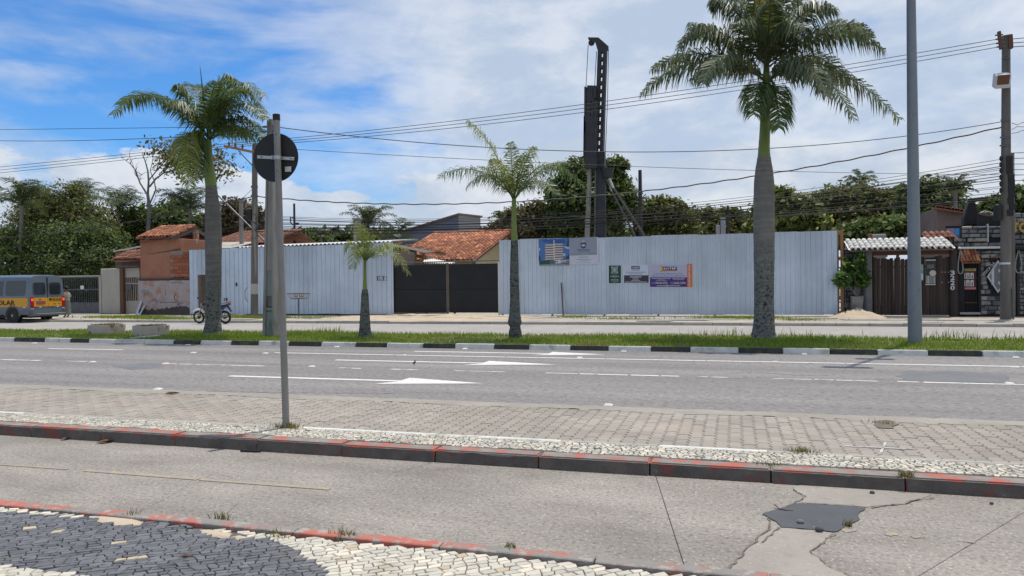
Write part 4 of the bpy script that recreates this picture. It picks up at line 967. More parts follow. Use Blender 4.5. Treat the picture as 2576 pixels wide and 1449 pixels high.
tree('dark tree behind the grey lamp post', 2310, 50, [(2285, 520, 30, 50, 0), (2330, 500, 40, 50, 0), (2370, 500, 40, 48, .5), (2340, 560, 70, 50, 0), (2290, 570, 45, 45, 0), (2400, 540, 40, 50, 0)], 'leaf_dark', 19000, .14, 55, .22, second='leaf_mid')
tree('thin-leaved treetop left of the lamp post', 2255, 56, [(2250, 500, 22, 26, 0), (2270, 480, 16, 14, 0), (2235, 485, 14, 12, 0), (2262, 530, 26, 26, 0)], 'leaf_dark', 1500, .17, 56, .12)
far_palm('royal palm behind the brown rendered house', 2405, 47, 2403, 478, 52, 11, 15, up=.45, n=30, wd=.06)
tree('leafy tree at the right edge behind the bar', 2520, 50, [(2490, 530, 32, 36, 0), (2530, 520, 36, 40, 0), (2575, 510, 36, 45, 0), (2600, 540, 40, 50, 0), (2550, 550, 60, 30, 0)], 'leaf_mid', 14000, .135, 57, .2, second='leaf_dark')
# long low green belt closing the view between the trees
tree('wood closing the view far behind everything', 1500, 85, [(x, 596 + 6 * math.sin(x * .02), 130, 16, 6 * math.sin(x * .013)) for x in range(-200, 2900, 110)], 'leaf_dark', 15000, .42, 58, .3, name='far_wood', spread=.12)
bpy.data.objects['far_wood']['kind'] = 'stuff'

hg = thing('hedge', (at(150, 700, 40.5).x, 40.5, 0), 'dark hedge seen through the grey grille gate', 'hedge')
k_ = []
for x_ in range(-60, 330, 26):
    for y_ in (700, 735, 765):
        p = at(x_, y_, 40.5 + rng.uniform(-.4, .4)); k_.append((p.x, p.y, max(.3, p.z), .75, .6, .6))
leaves(hg, 'foliage', k_, 13000, .13, 'leaf_dark', 77, 20, .4)
MB().box((at(-60, 700, 41.2).x, 41.2, 0), (at(340, 700, 41.2).x, 41.3, 2.3)).build('twigs', 'bark', hg)
# ================================================================== metal hoarding, gate
YFN = 32.3
def corr(b, x0, x1, z0, zt0, zt1, y, pitch, dep=.038, rib=.055, flip=-1, n_skip=None):
    """one profiled sheet between x0 and x1, top edge sloping from zt0 to zt1"""
    prof = []; x = x0
    while x < x1 - 1e-4:
        for dx_, dy_ in ((0, 0), (pitch - rib - .02, 0), (pitch - rib - .008, dep), (pitch - .017, dep), (pitch - .005, 0)):
            if x + dx_ <= x1 + 1e-4: prof.append((x + dx_, y + flip * dy_))
        x += pitch
    prof.append((x1, y)); k = len(b.v); n = len(prof)
    for px, py in prof: b.v.append((px, py, z0)); 
    for px, py in prof: b.v.append((px, py, zt0 + (zt1 - zt0) * (px - x0) / max(1e-6, x1 - x0)))
    for i in range(n - 1): b.f.append((k + i, k + i + 1, k + n + i + 1, k + n + i))
def hoard(name, label, xa, xb, top, pitch, holes=(), z0=None):
    """top(x): z of upper edge"""
    z0 = ZF + .06 if z0 is None else z0
    rt = thing(name, (xa, YFN, ZF), label, 'hoarding'); x = xa
    while x < xb - .05:
        w_ = min(pitch * 5, xb - x); b = MB(); y = YFN + rng.uniform(-.006, .006); e = rng.uniform(-.028, .028)
        if (xb - x - w_) < .3: w_ = xb - x
        cuts = [h for h in holes if h[0] < x + w_ and h[1] > x]
        if not cuts: corr(b, x, x + w_ + .01, z0 + rng.uniform(-.015, .02), top(x) + e, top(x + w_) + e, y, pitch)
        else:
            h = cuts[0]; a, c = max(x, h[0]), min(x + w_, h[1])
            if a > x + .02: corr(b, x, a, z0, top(x), top(a), y, pitch)
            if c < x + w_ - .02: corr(b, c, x + w_ + .01, z0, top(c), top(x + w_), y, pitch)
            corr(b, a, c, h[2], top(a), top(c), y, pitch)
        b.build('sheet', 'galv', rt, fix=False); x += w_
    return rt
xr0, xr1 = at(1257, 700, YFN).x, at(2107, 700, YFN).x
tr0, tr1 = at(1258, 604, YFN).z, at(2106, 580, YFN).z
hr = hoard('metal_hoarding', 'long blue-grey corrugated metal hoarding right of the black gate', xr0, xr1, lambda x: tr0 + (tr1 - tr0) * (x - xr0) / (xr1 - xr0), .195)
b = MB()
for k in range(7):
    x = xr0 + .1 + (xr1 - xr0 - .2) * k / 6; b.box((x - .04, YFN + .03, ZF), (x + .04, YFN + .11, tr0 - .1))
for z in (.5, 1.6, 2.8): b.box((xr0, YFN + .112, z), (xr1, YFN + .16, z + .09))
b.build('support_frame', 'timber_grey', hr)
xl0, xl1 = at(477, 700, YFN).x, at(989, 700, YFN).x
tl0, tl1 = at(478, 629, YFN).z, at(988, 610, YFN).z
dx0, dx1 = at(498, 700, YFN).x, at(548, 700, YFN).x; dzt = at(510, 691, YFN).z
hl = hoard('metal_hoarding', 'corrugated metal hoarding with a doorway left of the black gate', xl0, xl1, lambda x: tl0 + (tl1 - tl0) * (x - xl0) / (xl1 - xl0), .25, holes=[(dx0, dx1, dzt)])
for (x0, y0, x1, y1) in ((592.5, 711, 598.5, 720), (563, 749.5, 571, 757)):
    p, q = at(x0, y1, YFN - .04), at(x1, y0, YFN - .04); MB().box((p.x, YFN - .035, p.z), (q.x, YFN - .028, q.z)).build('hatch', 'black', hl)
c = at(959.5, 700, YFN - .04); text('3232', 'house_number', flat('number_ink', (.03, .035, .05)), hl, (c.x, YFN - .031, c.z), .58, .23, .006)
# site office behind the left hoarding: dark room with zinc roof edge along the top
so_ = thing('site_shed', ((xl0 + xl1) / 2, YFN + 1.6, ZF), 'shed with scalloped zinc roof edge behind the left hoarding', 'shed')
b = MB(); b.box((xl0 + .1, YFN + 2.9, ZF), (xl1 - .1, YFN + 3.0, 3.3)); b.box((xl0 + .05, YFN + .14, ZF), (xl0 + .1, YFN + 2.9, 3.2)); b.box((xl1 - .1, YFN + .14, ZF), (xl1 - .05, YFN + 2.9, 3.2)); b.box((dx1 + .5, YFN + .14, ZF), (dx1 + .56, YFN + 2.9, 3.2)); b.build('wall', 'timber_grey', so_)
MB().box((dx0 + .0, YFN + .03, ZF), (dx0 + .12, YFN + .09, dzt)).build('door_jamb', 'timber_grey', so_)
b = MB(); xs0 = at(600, 700, YFN).x; n = int((xl1 - xs0) / .045); r_ = []
zr = lambda x: tl0 + (tl1 - tl0) * (x - xl0) / (xl1 - xl0)
for i in range(n + 1):
    x = xs0 + i * .045; h = .035 * math.sin(i * math.pi / 2.5); r_.append((x, h))
k = len(r_)
b.add([(x, YFN - .06, zr(x) + .05 + h) for x, h in r_] + [(x, YFN + 3.1, zr(x) + .30 + h) for x, h in r_], [(i, i + 1, k + i + 1, k + i) for i in range(k - 1)])
b.build('roof', 'galv_side', so_, smooth=True)
# gate
zg0, zg1 = ZF + .14, at(1120, 664, YFN + .1).z
gt = thing('site_gate', (at(1126, 700, YFN + .1).x, YFN + .1, ZF), 'black sheet double gate between the two hoardings', 'gate')
for a, c in ((990.5, 1122.5), (1129.5, 1255.5)):
    x0, x1 = at(a, 720, YFN + .1).x, at(c, 720, YFN + .1).x; zm = at(1060, 728, YFN + .1).z
    lf = MB().box((x0, YFN + .09, zg0), (x1, YFN + .115, zm - .012)).box((x0, YFN + .09, zm + .0), (x1, YFN + .115, zg1 - .02)).build('gate_leaf', 'gate_black', gt, bevel=.004)
    b = MB()
    for z in (zg0 + .02, zm - .004, zg1 - .05): b.box((x0, YFN + .116, z - .03), (x1, YFN + .15, z + .03))
    b.build('rail', 'black', lf)
x0 = at(1126, 720, YFN + .1).x
MB().box((x0 - .04, YFN + .06, ZF), (x0 + .04, YFN + .14, zg1 + .05)).build('post', 'timber_grey', gt, bevel=.006)
MB().box((x0 - .03, YFN + .03, 1.0), (x0 + .03, YFN + .058, 1.55)).build('latch', 'steel', gt)
MB().tube([(xl1 - .1, YFN + .1, zg1 + .09), (xr0 + .1, YFN + .1, zg1 + .12)], .03, 8).build('top_rail', 'steel', gt, smooth=True)
MB().box((xr0 - .1, YFN + .06, ZF), (xr0 - .03, YFN + .13, zg1 + .05)).build('post', 'white', gt)

# ================================================================== roofs of clay tiles
def tile_mesh(w_, l_, h, mt):
    b = MB(); n = 5; vs = []
    for j, (y, kk) in enumerate(((0, 1.), (l_, .86))):
        for i in range(n + 1):
            t = math.pi * i / n; vs.append((-math.cos(t) * w_ / 2 * kk, y, math.sin(t) * h * kk + (.012 if j == 0 else 0)))
    vs += [(v[0] * .86, v[1], v[2] * .8 - .004) for v in vs[:n + 1]]
    fs = [(i, i + 1, n + 2 + i, n + 1 + i) for i in range(n)] + [(i + 1, i, 2 * n + 2 + i, 2 * n + 3 + i) for i in range(n)]
    b.add(vs, fs); me = bpy.data.meshes.new('tile'); me.from_pydata(b.v, [], b.f); me.materials.append(M[mt])
    me.polygons.foreach_set('use_smooth', [True] * len(me.polygons)); return me
def tile_roof(parent, origin, along, up, nx, ny, tw, tl, mt, limit=300, h=.075, base=True, wob=.012):
    """origin: lower left corner of the slope; along: unit vector of eave; up: unit vector up the slope"""
    o, a, u = Vector(origin), Vector(along).normalized(), Vector(up).normalized(); nn = a.cross(u).normalized()
    rl = rootloc(parent); me = tile_mesh(tw * .98, tl * 1.18, h, mt); me2 = None
    deck = parent
    if base: deck = MB().prism([o - nn * .03 , o + a * nx * tw - nn * .03, o + a * nx * tw + u * ny * tl - nn * .03, o + u * ny * tl - nn * .03], -nn * .05).build('roof', 'terracotta_old' if mt != 'tile_white' else 'timber_grey', parent)
    Rm = Matrix((a, u, nn)).transposed(); k = 0; rest = MB(); v0 = [v.co.copy() for v in me.vertices]; f0 = [tuple(p.vertices) for p in me.polygons]
    # channels between the covers
    ch = MB()
    for i in range(nx + 1):
        p = o + a * (i * tw); q = p + u * ny * tl
        ch.add([p - a * tw * .3 + nn * .0, p + nn * -.02, p + a * tw * .3 + nn * .0, q - a * tw * .3, q + nn * -.02, q + a * tw * .3], [(0, 1, 4, 3), (1, 2, 5, 4)])
    ch.build('tile_channels', mt, deck)
    for j in range(ny):
        for i in range(nx):
            p = o + a * ((i + .5) * tw + rng.uniform(-1, 1) * wob) + u * (j * tl + rng.uniform(-1, 1) * wob) + nn * rng.uniform(0, wob)
            if k < limit:
                ob = bpy.data.objects.new('tile', me); COL.objects.link(ob); ob.parent = deck
                ob.matrix_local = Matrix.Translation(p - rl) @ Rm.to_4x4() @ Matrix.Rotation(rng.uniform(-.03, .03), 4, 'Z')
            else: rest.add([p + Rm @ v for v in v0], f0)
            k += 1
    if rest.v: rest.build('far_tiles', mt, deck, smooth=True, fix=False)['kind'] = 'stuff'

# ---- tiled house behind the gate
YR1 = 44.5
rr, rl_ = at(1284, 582, YR1), at(1088, 588, YR1)
lo_, hi_ = 30., YR1        # find Y where the same X is seen at picture x = 1183
for _ in range(40):
    md = (lo_ + hi_) / 2
    if pj((rr.x, md, 2.9))[0] > 1190: hi_ = md
    else: lo_ = md
YR0 = max(35.2, (lo_ + hi_) / 2); ez = at(1190, 655, YR0).z
hs = thing('tiled_house', ((rr.x + rl_.x) / 2, YR0 + 2, 0), 'cream house with orange tiled roof behind the black gate', 'house')
up = Vector((0, YR1 - YR0, rr.z - ez)); nn_ = 28
nxx = int((rr.x - rl_.x + .1) / .225); nyy = int(up.length / .37)
tile_roof(hs, (rr.x - nxx * .225, YR0, ez), (1, 0, 0), up, nxx, nyy, .225, .37, 'terracotta', 300, h=.11)
b = MB()
for i in range(nxx): b.tube([(rr.x - nxx * .225 + i * .225, YR1 + .02, rr.z + .02), (rr.x - nxx * .225 + i * .225 + .26, YR1 + .02, rr.z + .035)], [.10, .11], 8)
b.build('ridge_tiles', 'terracotta', hs)
back = Vector((0, YR1 + 4.5, ez + .6))
MB().prism([(rr.x - nxx * .225, YR1 + .05, rr.z - .03), (rr.x, YR1 + .05, rr.z - .03), (rr.x, YR1 + 5, ez + .3), (rr.x - nxx * .225, YR1 + 5, ez + .3)], (0, 0, -.08)).build('back_slope', 'terracotta_old', hs)
xw = rr.x - .35
MB().prism([(xw, YR0 + .8, 0), (xw, YR1 + 4.4, 0), (xw, YR1 + 4.4, ez + .35), (xw, YR1, rr.z - .18), (xw, YR0 + .8, ez + .8 * (rr.z - ez) / (YR1 - YR0) - .18)], (-.2, 0, 0)).build('gable_wall', 'wall_cream', hs)
MB().box((rr.x - nxx * .225 + .3, YR0 + .8, 0), (xw - .2, YR0 + 1.0, ez - .02)).build('front_wall', 'wall_cream', hs)
MB().prism([(rr.x - .02, YR0, ez - .03), (rr.x - .02, YR1, rr.z - .03), (rr.x - .02, YR1, rr.z - .2), (rr.x - .02, YR0, ez - .2)], (-.05, 0, 0)).build('barge_board', 'timber_grey', hs)
MB().box((xw - .02, YR0 + 2.2, 1.3), (xw + .01, YR0 + 3.2, 2.4)).build('window', 'glass', hs)
MB().box((xw - .1, YR0 + .9, 0), (xw + .12, YR0 + 1.1, ez - .02)).build('post', 'timber_grey', hs)
# timber lean-to and white corrugated canopy beside it
sh = thing('timber_lean_to', (at(1030, 700, 35.6).x, 35.6, 0), 'unfinished timber lean-to roof just above the left gate leaf', 'lean-to')
x0, x1 = at(1000, 640, 35.4).x, at(1062, 640, 35.4).x; zb = at(1010, 652, 35.4).z
MB().bar((x0 - 1.2, 35.4, zb + .62), (x1 + .3, 35.4, zb + .02), .1, .16).build('beam', 'timber', sh); MB().bar((x0 - 1.2, 37.4, zb + .85), (x1 + .5, 37.4, zb + .3), .1, .16).build('beam', 'timber', sh)
for k in range(5):
    t = k / 4; xx = x0 - .9 + (x1 - x0 + 1.0) * t; MB().bar((xx, 35.0, zb + .66 - .42 * t), (xx, 37.9, zb + .98 - .42 * t), .06, .08).build('rafter', 'timber', sh)
MB().prism([(x0 - 1.2, 35.0, zb + .80), (x1 + .3, 35.0, zb + .26), (x1 + .4, 36.3, zb + .36), (x0 - 1.2, 36.3, zb + .92)], (0, 0, .03)).build('roof_sheet', 'timber_grey', sh)
for xx in (x0 - 1.0, x1 + .1): MB().box((xx - .06, 35.3, 0), (xx + .06, 35.42, zb + .3)).build('post', 'timber', sh)
tk = thing('roof_tile_stack', (x0 + .2, 36.2, 0), 'stack of red roof tiles under the timber lean-to', 'tile stack')
for k in range(7): MB().tube([(x0 - .25 + k * .15, 36.2, .0), (x0 - .25 + k * .15, 36.2, zb + .12)], .075, 8).build('tile_column', 'brick', tk)
cn = thing('white_canopy', (at(1100, 660, 34.6).x, 34.6, 0), 'white corrugated canopy roof above the middle of the gate', 'canopy')
cA, cB, cC, cD = at(1064, 661, 34.2), at(1145, 662.5, 34.2), at(1143, 660.5, 36), at(1068, 647, 36); b = MB(); n = 60; p, q = cA, cB
for r0_, r1_ in ((cA, cB), (cD, cC)):
    b.v += [tuple(r0_.lerp(r1_, i / n) + Vector((0, 0, .022 * math.sin(i * 1.5)))) for i in range(n + 1)]
b.f += [(i, i + 1, n + 2 + i, n + 1 + i) for i in range(n)]; b.build('roof_sheet', 'white', cn)
for x in (p.x + .1, q.x - .1): MB().box((x - .05, 34.3, 0), (x + .05, 34.4, p.z - .03)).build('post', 'steel', cn)

# ---- blue warehouse
YW = 54.
a0, a1, a2 = at(971, 598, YW), at(1153, 541, YW), at(1050, 640, YW)
wx0, wx1 = a0.x, a1.x
wh_ = thing('warehouse', ((wx0 + wx1) / 2, YW, 0), 'blue-grey warehouse with rising roofline behind the tiled house', 'warehouse')
MB().prism([(wx0, YW, 0), (wx1, YW, 0), (wx1, YW, a1.z), (wx0, YW, a0.z)], (0, .25, 0)).build('front_wall', 'wall_blue', wh_)
yw2 = YW
while pj((wx1, yw2, a1.z - .2))[0] < 1207 and yw2 < 90: yw2 += .2
zs = at(1207, 547, yw2).z
MB().prism([(wx1 + .01, YW + .02, 0), (wx1 + .01, yw2, 0), (wx1 + .01, yw2, zs), (wx1 + .01, YW + .02, a1.z)], (-.25, 0, 0)).build('side_wall', 'wall_pale', wh_)
MB().prism([(wx0 - .4, YW - .3, a0.z - .05), (wx1 + .15, YW - .3, a1.z + .03), (wx1 + .15, yw2 + .2, max(zs, a1.z) + .05), (wx0 - .4, yw2 + .2, a0.z + .0)], (0, 0, .10)).build('roof', 'wall_brown', wh_)
for q in (1004, 1042):
    p = at(q, 624, YW); MB().box((p.x - .55, YW - .03, p.z - .8), (p.x + .55, YW + .01, p.z + .32)).build('window', 'glass', wh_)
# small chimney stack and blocks above the hoardings
def block(name, x0, y0, x1, y1, Y, mt, label, cat, dep=.5, bev=.02):
    p, q = at(x0, y1, Y), at(x1, y0, Y); o = MB().box((p.x, Y, 0), (q.x, Y + dep, q.z)).build(name, mt, None, bevel=bev); return tag(o, label, cat)
ch_ = thing('chimney_stack', (at(896, 600, 44).x, 44, 0), 'pale water tower stub above the left hoarding beside the coconut palm', 'chimney')
p, q = at(890, 640, 44), at(903, 552, 44); MB().box((p.x, 44, 0), (q.x, 44.3, q.z)).build('shaft', 'wall_conc', ch_, bevel=.01); MB().box((p.x - .06, 43.94, q.z), (q.x + .06, 44.36, q.z + .12)).build('cap', 'wall_conc', ch_, bevel=.01)
pw = thing('masonry_stub', (at(1808, 590, 41).x, 41, 0), 'unfinished masonry stub just above the middle of the long hoarding', 'wall stub')
for x0, y0, x1 in ((1818, 566, 1828), (1830, 546, 1842)):
    p, q = at(x0 - 17, 600, 41), at(x1 - 17, y0, 41); MB().box((p.x, 41, 0), (q.x, 41.35, q.z)).build('pier', 'wall_pale', pw, bevel=.02)

# ================================================================== left: booth, walls, gates
YB = 32.45
def bxw(x0, y0, x1, y1, Y, dep, z0=None):
    p, q = at(x0, y1, Y), at(x1, y0, Y); return MB().box((p.x, Y, p.z if z0 is None else z0), (q.x, Y + dep, q.z))
bo = thing('tiled_booth', (at(415, 700, YB).x, YB, ZF), 'old red plastered booth with tiled roof left of the hoarding', 'booth')
bxw(353.5, 600, 456, 702, YB + .1, 2.6, z0=1.7).build('wall', 'plaster_red', bo, bevel=.015)
bxw(349, 704, 478, 790, YB, 2.7, z0=ZF - .05).build('lower_wall', 'graffiti', bo, bevel=.03)
bxw(347, 699, 479, 705, YB - .03, 2.75).build('ledge', 'soot', bo, bevel=.02)
# damp foot of the wall
b = MB(); p, q = at(350, 790, YB), at(477, 790, YB); n = 70; wk_ = [0.]
for _ in range(80): wk_.append(wk_[-1] * .9 + rng.uniform(-.05, .05))
b.add([(p.x + (q.x - p.x) * i / n, YB - .006, ZF) for i in range(n + 1)] + [(p.x + (q.x - p.x) * i / n, YB - .006, ZF + .34 + wk_[i] + rng.uniform(-.02, .02)) for i in range(n + 1)], [(i, i + 1, n + 2 + i, n + 1 + i) for i in range(n)]); b.build('damp_stain', 'soot', bo, fix=False)
# scrawls
def scrawl(pts, mt, w_=.03):
    P_ = [at(x, y, YB - .012) for x, y in pts]; MB().tube([(p.x, YB - .008, p.z) for p in P_], w_ / 2, 5).build('scrawl', mt, bo)
scrawl([(443, 738), (438, 745), (439, 752), (446, 756)], flat('ink_dark', (.05, .055, .10))); scrawl([(400, 761), (420, 760), (440, 761), (462, 763)], flat('ink_dark', (.05, .055, .10)), .02); scrawl([(447, 758), (451, 763), (446, 766), (452, 767)], flat('ink_blue', (.05, .09, .32)), .04)
scrawl([(356, 735), (362, 728), (366, 736), (360, 742), (370, 741), (374, 733)], flat('ink_teal', (.12, .24, .28)), .03); scrawl([(383, 757), (390, 752), (396, 760)], flat('ink_dark', (.05, .055, .10)), .025); scrawl([(415, 716), (415, 745)], flat('ink_rose', (.40, .24, .22)), .03)
scrawl([(352, 733), (362, 737), (372, 731)], flat('ink_teal', (.12, .24, .28)), .025); scrawl([(430, 712), (450, 709), (460, 714)], flat('ink_teal', (.12, .24, .28)), .03)
# bare hollow bricks
p, q = at(429, 697, YB), at(476, 630, YB); MB().box((p.x, YB + .02, p.z), (q.x, YB + .24, q.z)).build('brick_bed', 'mortar', bo)
bh, bw = .19, .39; j = 0; z = p.z + .01
bed_ = bpy.data.objects['brick_bed']; b0 = MB().box((0, 0, 0), (bw - .015, .05, bh - .015)).build('brick', 'brick', None, bevel=.008); b0.parent = bed_; bm_ = b0.data; used = False; rl0 = rootloc(bo)
while z < q.z - .1:
    x = p.x + (.0 if j % 2 else -.2)
    while x < q.x - .05:
        if not (j < 0 or (z > p.z + 1.0 and x < p.x + .75)) and x > p.x - .05:
            o = b0 if not used else bpy.data.objects.new('brick', bm_)
            if used: COL.objects.link(o); o.parent = bed_
            used = True; o.location = Vector((min(x, q.x - bw), YB - .025 + rng.uniform(-.005, .005), z)) - rl0
        x += bw
    z += bh; j += 1
# roof
eL, eR, rL, rR = at(343, 598, YB - .25), at(460, 600, YB - .25), at(374, 577, YB + 1.5), at(499, 573, YB + 1.5)
upv = Vector((0, 1.75, rR.z - eR.z)); nxx = int((rR.x - .05 - eL.x) / .21)
tile_roof(bo, (eL.x, YB - .25, eL.z - .01), (1, 0, 0), upv, nxx, 6, .21, upv.length / 6, 'terracotta', 300, h=.1)
xe = eL.x + nxx * .21
MB().prism([(eL.x, YB + 1.52, rR.z + .0), (xe, YB + 1.52, rR.z), (xe, YB + 3.2, eL.z), (eL.x, YB + 3.2, eL.z)], (0, 0, -.06)).build('back_slope', 'terracotta_old', bo)
b = MB(); 
for i in range(int((xe - eL.x) / .3)): b.tube([(eL.x + i * .3, YB + 1.5, rR.z + .02), (eL.x + i * .3 + .33, YB + 1.5, rR.z + .04)], [.1, .115], 8)
b.build('ridge_tiles', 'terracotta', bo)
for s in (-1, 1): MB().bar((xe - .03, YB + 1.5, rR.z - .08), (xe - .03, YB + 1.5 + s * 1.78, eL.z - .1), .06, .18).build('barge_board', 'timber_grey', bo)
px_ = at(490, 620, YB + 1.3).x; MB().box((px_ - .12, YB + 1.3, 0), (px_ + .12, YB + 1.5, rR.z - .15)).build('post', 'plaster_red', bo)
# low house behind the booth with clay and grey sheets
lh = thing('low_house', (at(600, 650, 38.5).x, 38.5, 0), 'low house with worn tiled roof behind the hoarding doorway', 'house')
e0, e1 = at(556, 616, 37), at(660, 616, 37); r1 = at(650, 584, 40.5); nx_ = int((e1.x - e0.x + 1.6) / .22)
tile_roof(lh, (e0.x - 1.4, 37, e0.z), (1, 0, 0), (0, 3.5, r1.z - e0.z), nx_, 9, .22, 3.9 / 9, 'terracotta_old', 300)
MB().box((e0.x - 1.2, 37.4, 0), (e0.x - 1.4 + nx_ * .22 - .3, 41.5, e0.z - .06)).build('wall', 'white', lh, bevel=.02)
MB().prism([(e0.x - 1.4, 40.55, r1.z), (e0.x - 1.4 + nx_ * .22, 40.55, r1.z), (e0.x - 1.4 + nx_ * .22, 43.5, e0.z), (e0.x - 1.4, 43.5, e0.z)], (0, 0, -.07)).build('back_slope', 'terracotta_old', lh)
p, q = at(462, 622, YB + 2.8), at(600, 620, YB + 2.8)
MB().prism([(p.x, YB + 2.2, p.z - .1), (q.x, YB + 2.2, q.z - .1), (q.x, YB + 4.5, q.z + .35), (p.x, YB + 4.5, p.z + .35)], (0, 0, -.04)).build('grey_sheet_roof', 'wall_conc', lh)
# wall with tiled coping left of the booth
lw = thing('lean_to_wall', (at(325, 700, YB + 2).x, YB + 2, ZF), 'low tiled wall with white sheet roof between booth and tree', 'wall')
p, q = at(292, 672, YB + 2.), at(356, 658, YB + 2.); MB().box((p.x, YB + 2, ZF), (q.x, YB + 2.2, q.z)).build('wall', 'timber_grey', lw)
p, q = at(284, 654, YB + 1.6), at(356, 654, YB + 1.6); nx_ = int((q.x - p.x) / .22)
tile_roof(lw, (p.x, YB + 1.5, p.z), (1, 0, 0), (0, 1.2, .55), nx_, 3, .22, .44, 'terracotta_old', 60)
p, q = at(291, 634, YB + 2.9), at(353, 622, YB + 2.9)
MB().prism([(p.x, YB + 2.7, p.z), (q.x, YB + 2.7, q.z), (q.x, YB + 3.6, q.z + .12), (p.x, YB + 3.6, p.z + .12)], (0, 0, .05)).build('roof_sheet', 'white', lw)
MB().box((p.x, YB + 2.9, ZF), (q.x, YB + 3.05, p.z - .02)).build('rear_wall', 'plaster_red', lw)
# stained concrete wall piece and gates
YG = 33.4
cw = tag(bxw(254, 675, 301, 783, YG, .25, z0=ZF).build('concrete_wall', 'wall_conc', None, bevel=.03), 'short stained concrete wall between the two grille gates', 'wall')
bp_ = tag(bxw(301.5, 675, 308.5, 782, YG - .02, .2, z0=ZF).build('gate_post', 'rust', None, bevel=.02), 'rusty brown post beside the short concrete wall', 'post')
def grille(name, label, x0, y0, x1, y1, Y, mt, step, frame='steel', solid=.28, bars=True):
    p, q = at(x0, y1, Y), at(x1, y0, Y); rt = thing(name, ((p.x + q.x) / 2, Y, ZF), label, 'gate'); z0 = ZF + .05; z1 = q.z
    b = MB()
    for z in (z0, z0 + (z1 - z0) * solid, z0 + (z1 - z0) * .66, z1): b.box((p.x, Y - .02, z - .03), (q.x, Y + .02, z + .03))
    for x in (p.x, q.x): b.box((x - .035, Y - .025, z0), (x + .035, Y + .025, z1))
    b.build('frame', frame, rt)
    MB().box((p.x, Y - .006, z0), (q.x, Y + .006, z0 + (z1 - z0) * solid)).build('kick_plate', mt, rt)
    n = int((q.x - p.x) / step); bb = MB().box((-.012, -.012, z0), (.012, .012, z1)); o0 = bb.build('bar', mt, None); 
    for i in range(1, n):
        o = o0 if i == 1 else bpy.data.objects.new('bar', o0.data)
        if i > 1: COL.objects.link(o)
        o.parent = rt; o.location = (p.x + (q.x - p.x) * i / n - rt.location.x, 0, -rt.location.z)
    return rt, p, q
g1, p, q = grille('grille_gate', 'dark grey grille gate behind the school van', 150, 697, 250, 786, YG, 'steel', .13)
MB().box((p.x - .1, YG - .08, q.z + .03), (q.x + .12, YG + .3, q.z + .11)).build('coping', 'wall_conc', g1)
MB().box((q.x - .02, YG - .05, ZF), (q.x + .14, YG + .1, q.z + .03)).build('post', 'wall_conc', g1, bevel=.01)
c = at(206, 723, YG - .05); MB().box((c.x - .12, YG - .04, c.z - .1), (c.x + .12, YG - .03, c.z + .1)).build('notice', 'white', g1)
MB().box((p.x - .6, YG + 5.4, 0), (q.x + 1, YG + 5.5, 2.2)).build('yard_wall', 'pier', g1)
g2, p, q = grille('grille_gate', 'pale weathered grille gate beside the old booth', 309, 675, 349, 776, YG + .2, 'wall_conc', .115, 'wall_conc', .26)
MB().box((p.x - .05, YG + .16, q.z - .5), (q.x + .05, YG + .24, q.z)).build('top_panel', 'wall_conc', g2); MB().bar((p.x - .2, YG + .1, q.z + .1), (q.x + .1, YG + .1, q.z + .12), .3, .05).build('lintel', 'timber_grey', g2)
c = at(321, 722, YG); MB().box((c.x - .16, YG + .1, c.z - .14), (c.x + .16, YG + .19, c.z + .14)).build('letter_box', 'steel', g2, bevel=.01)
MB().box((p.x - .3, YG + 1.4, 0), (q.x + .6, YG + 1.5, q.z - .1)).build('yard_wall', 'wall_conc', g2)
# white boards leaning at the booth corner
for (x0, y0, x1, y1, lb) in ((341, 757, 355, 787, 'larger pale board leaning on the corner of the booth'), (354, 768, 359, 786, 'narrow pale board leaning on the booth beside the larger one')):
    p, q = at(x0, y1, YB - .3), at(x1, y0, YB - .05); h = q.z - ZF; w_ = q.x - p.x
    o = MB().prism([(p.x - .05, YB - .30, ZF), (p.x + w_ - .05, YB - .30, ZF), (p.x + w_ + .08, YB - .06, ZF + h), (p.x + .08, YB - .06, ZF + h)], (0, .04, .01)).build('board', 'galv_side', None, bevel=.004); tag(o, lb, 'board', 'boards leaning on the booth')
# ================================================================== boards on the hoarding
YBD = YFN - .03
def fp(x, y, Y=YBD): return at(x, y, Y)
def panel(parent, name, x0, y0, x1, y1, mt, k=0, Y=YBD, th=.004, dy0=0., dy1=0.):
    """flat printed rectangle; k = layer"""
    a, c, d, e = fp(x0, y0 + dy0, Y), fp(x1, y0 + dy1, Y), fp(x1, y1 + dy1, Y), fp(x0, y1 + dy0, Y); yy = Y - .012 - k * .003
    return MB().prism([(a.x, yy, a.z), (c.x, yy, c.z), (d.x, yy, d.z), (e.x, yy, e.z)], (0, th if k else .012, 0)).build(name, mt, parent)
def fpoly(parent, name, pts, mt, k, Y=YBD):
    P_ = [fp(x, y, Y) for x, y in pts]; yy = Y - .012 - k * .003
    return MB().prism([(p.x, yy, p.z) for p in P_], (0, .002, 0)).build(name, mt, parent)
def lines(parent, rows, mt, k, Y=YBD):
    """rows of unreadable small print"""
    b = MB()
    for x0, x1, y, h in rows:
        x = x0
        while x < x1:
            w_ = min(rng.uniform(1.2, 3.6), x1 - x); p, q = fp(x, y + h / 2, Y), fp(x + w_, y - h / 2, Y); b.box((p.x, Y - .012 - k * .003, p.z), (q.x, Y - .010 - k * .003, q.z)); x += w_ + .7
    b.build('small_print', mt, parent)
def tx(parent, s, x0, y0, x1, y1, mt, k, off=0., Y=YBD, rot=None, name='lettering'):
    p, q = fp(x0, y1, Y), fp(x1, y0, Y)
    return text(s, name, mt, parent, ((p.x + q.x) / 2, Y - .012 - k * .003, (p.z + q.z) / 2), q.x - p.x, q.z - p.z, .003, off, rot)
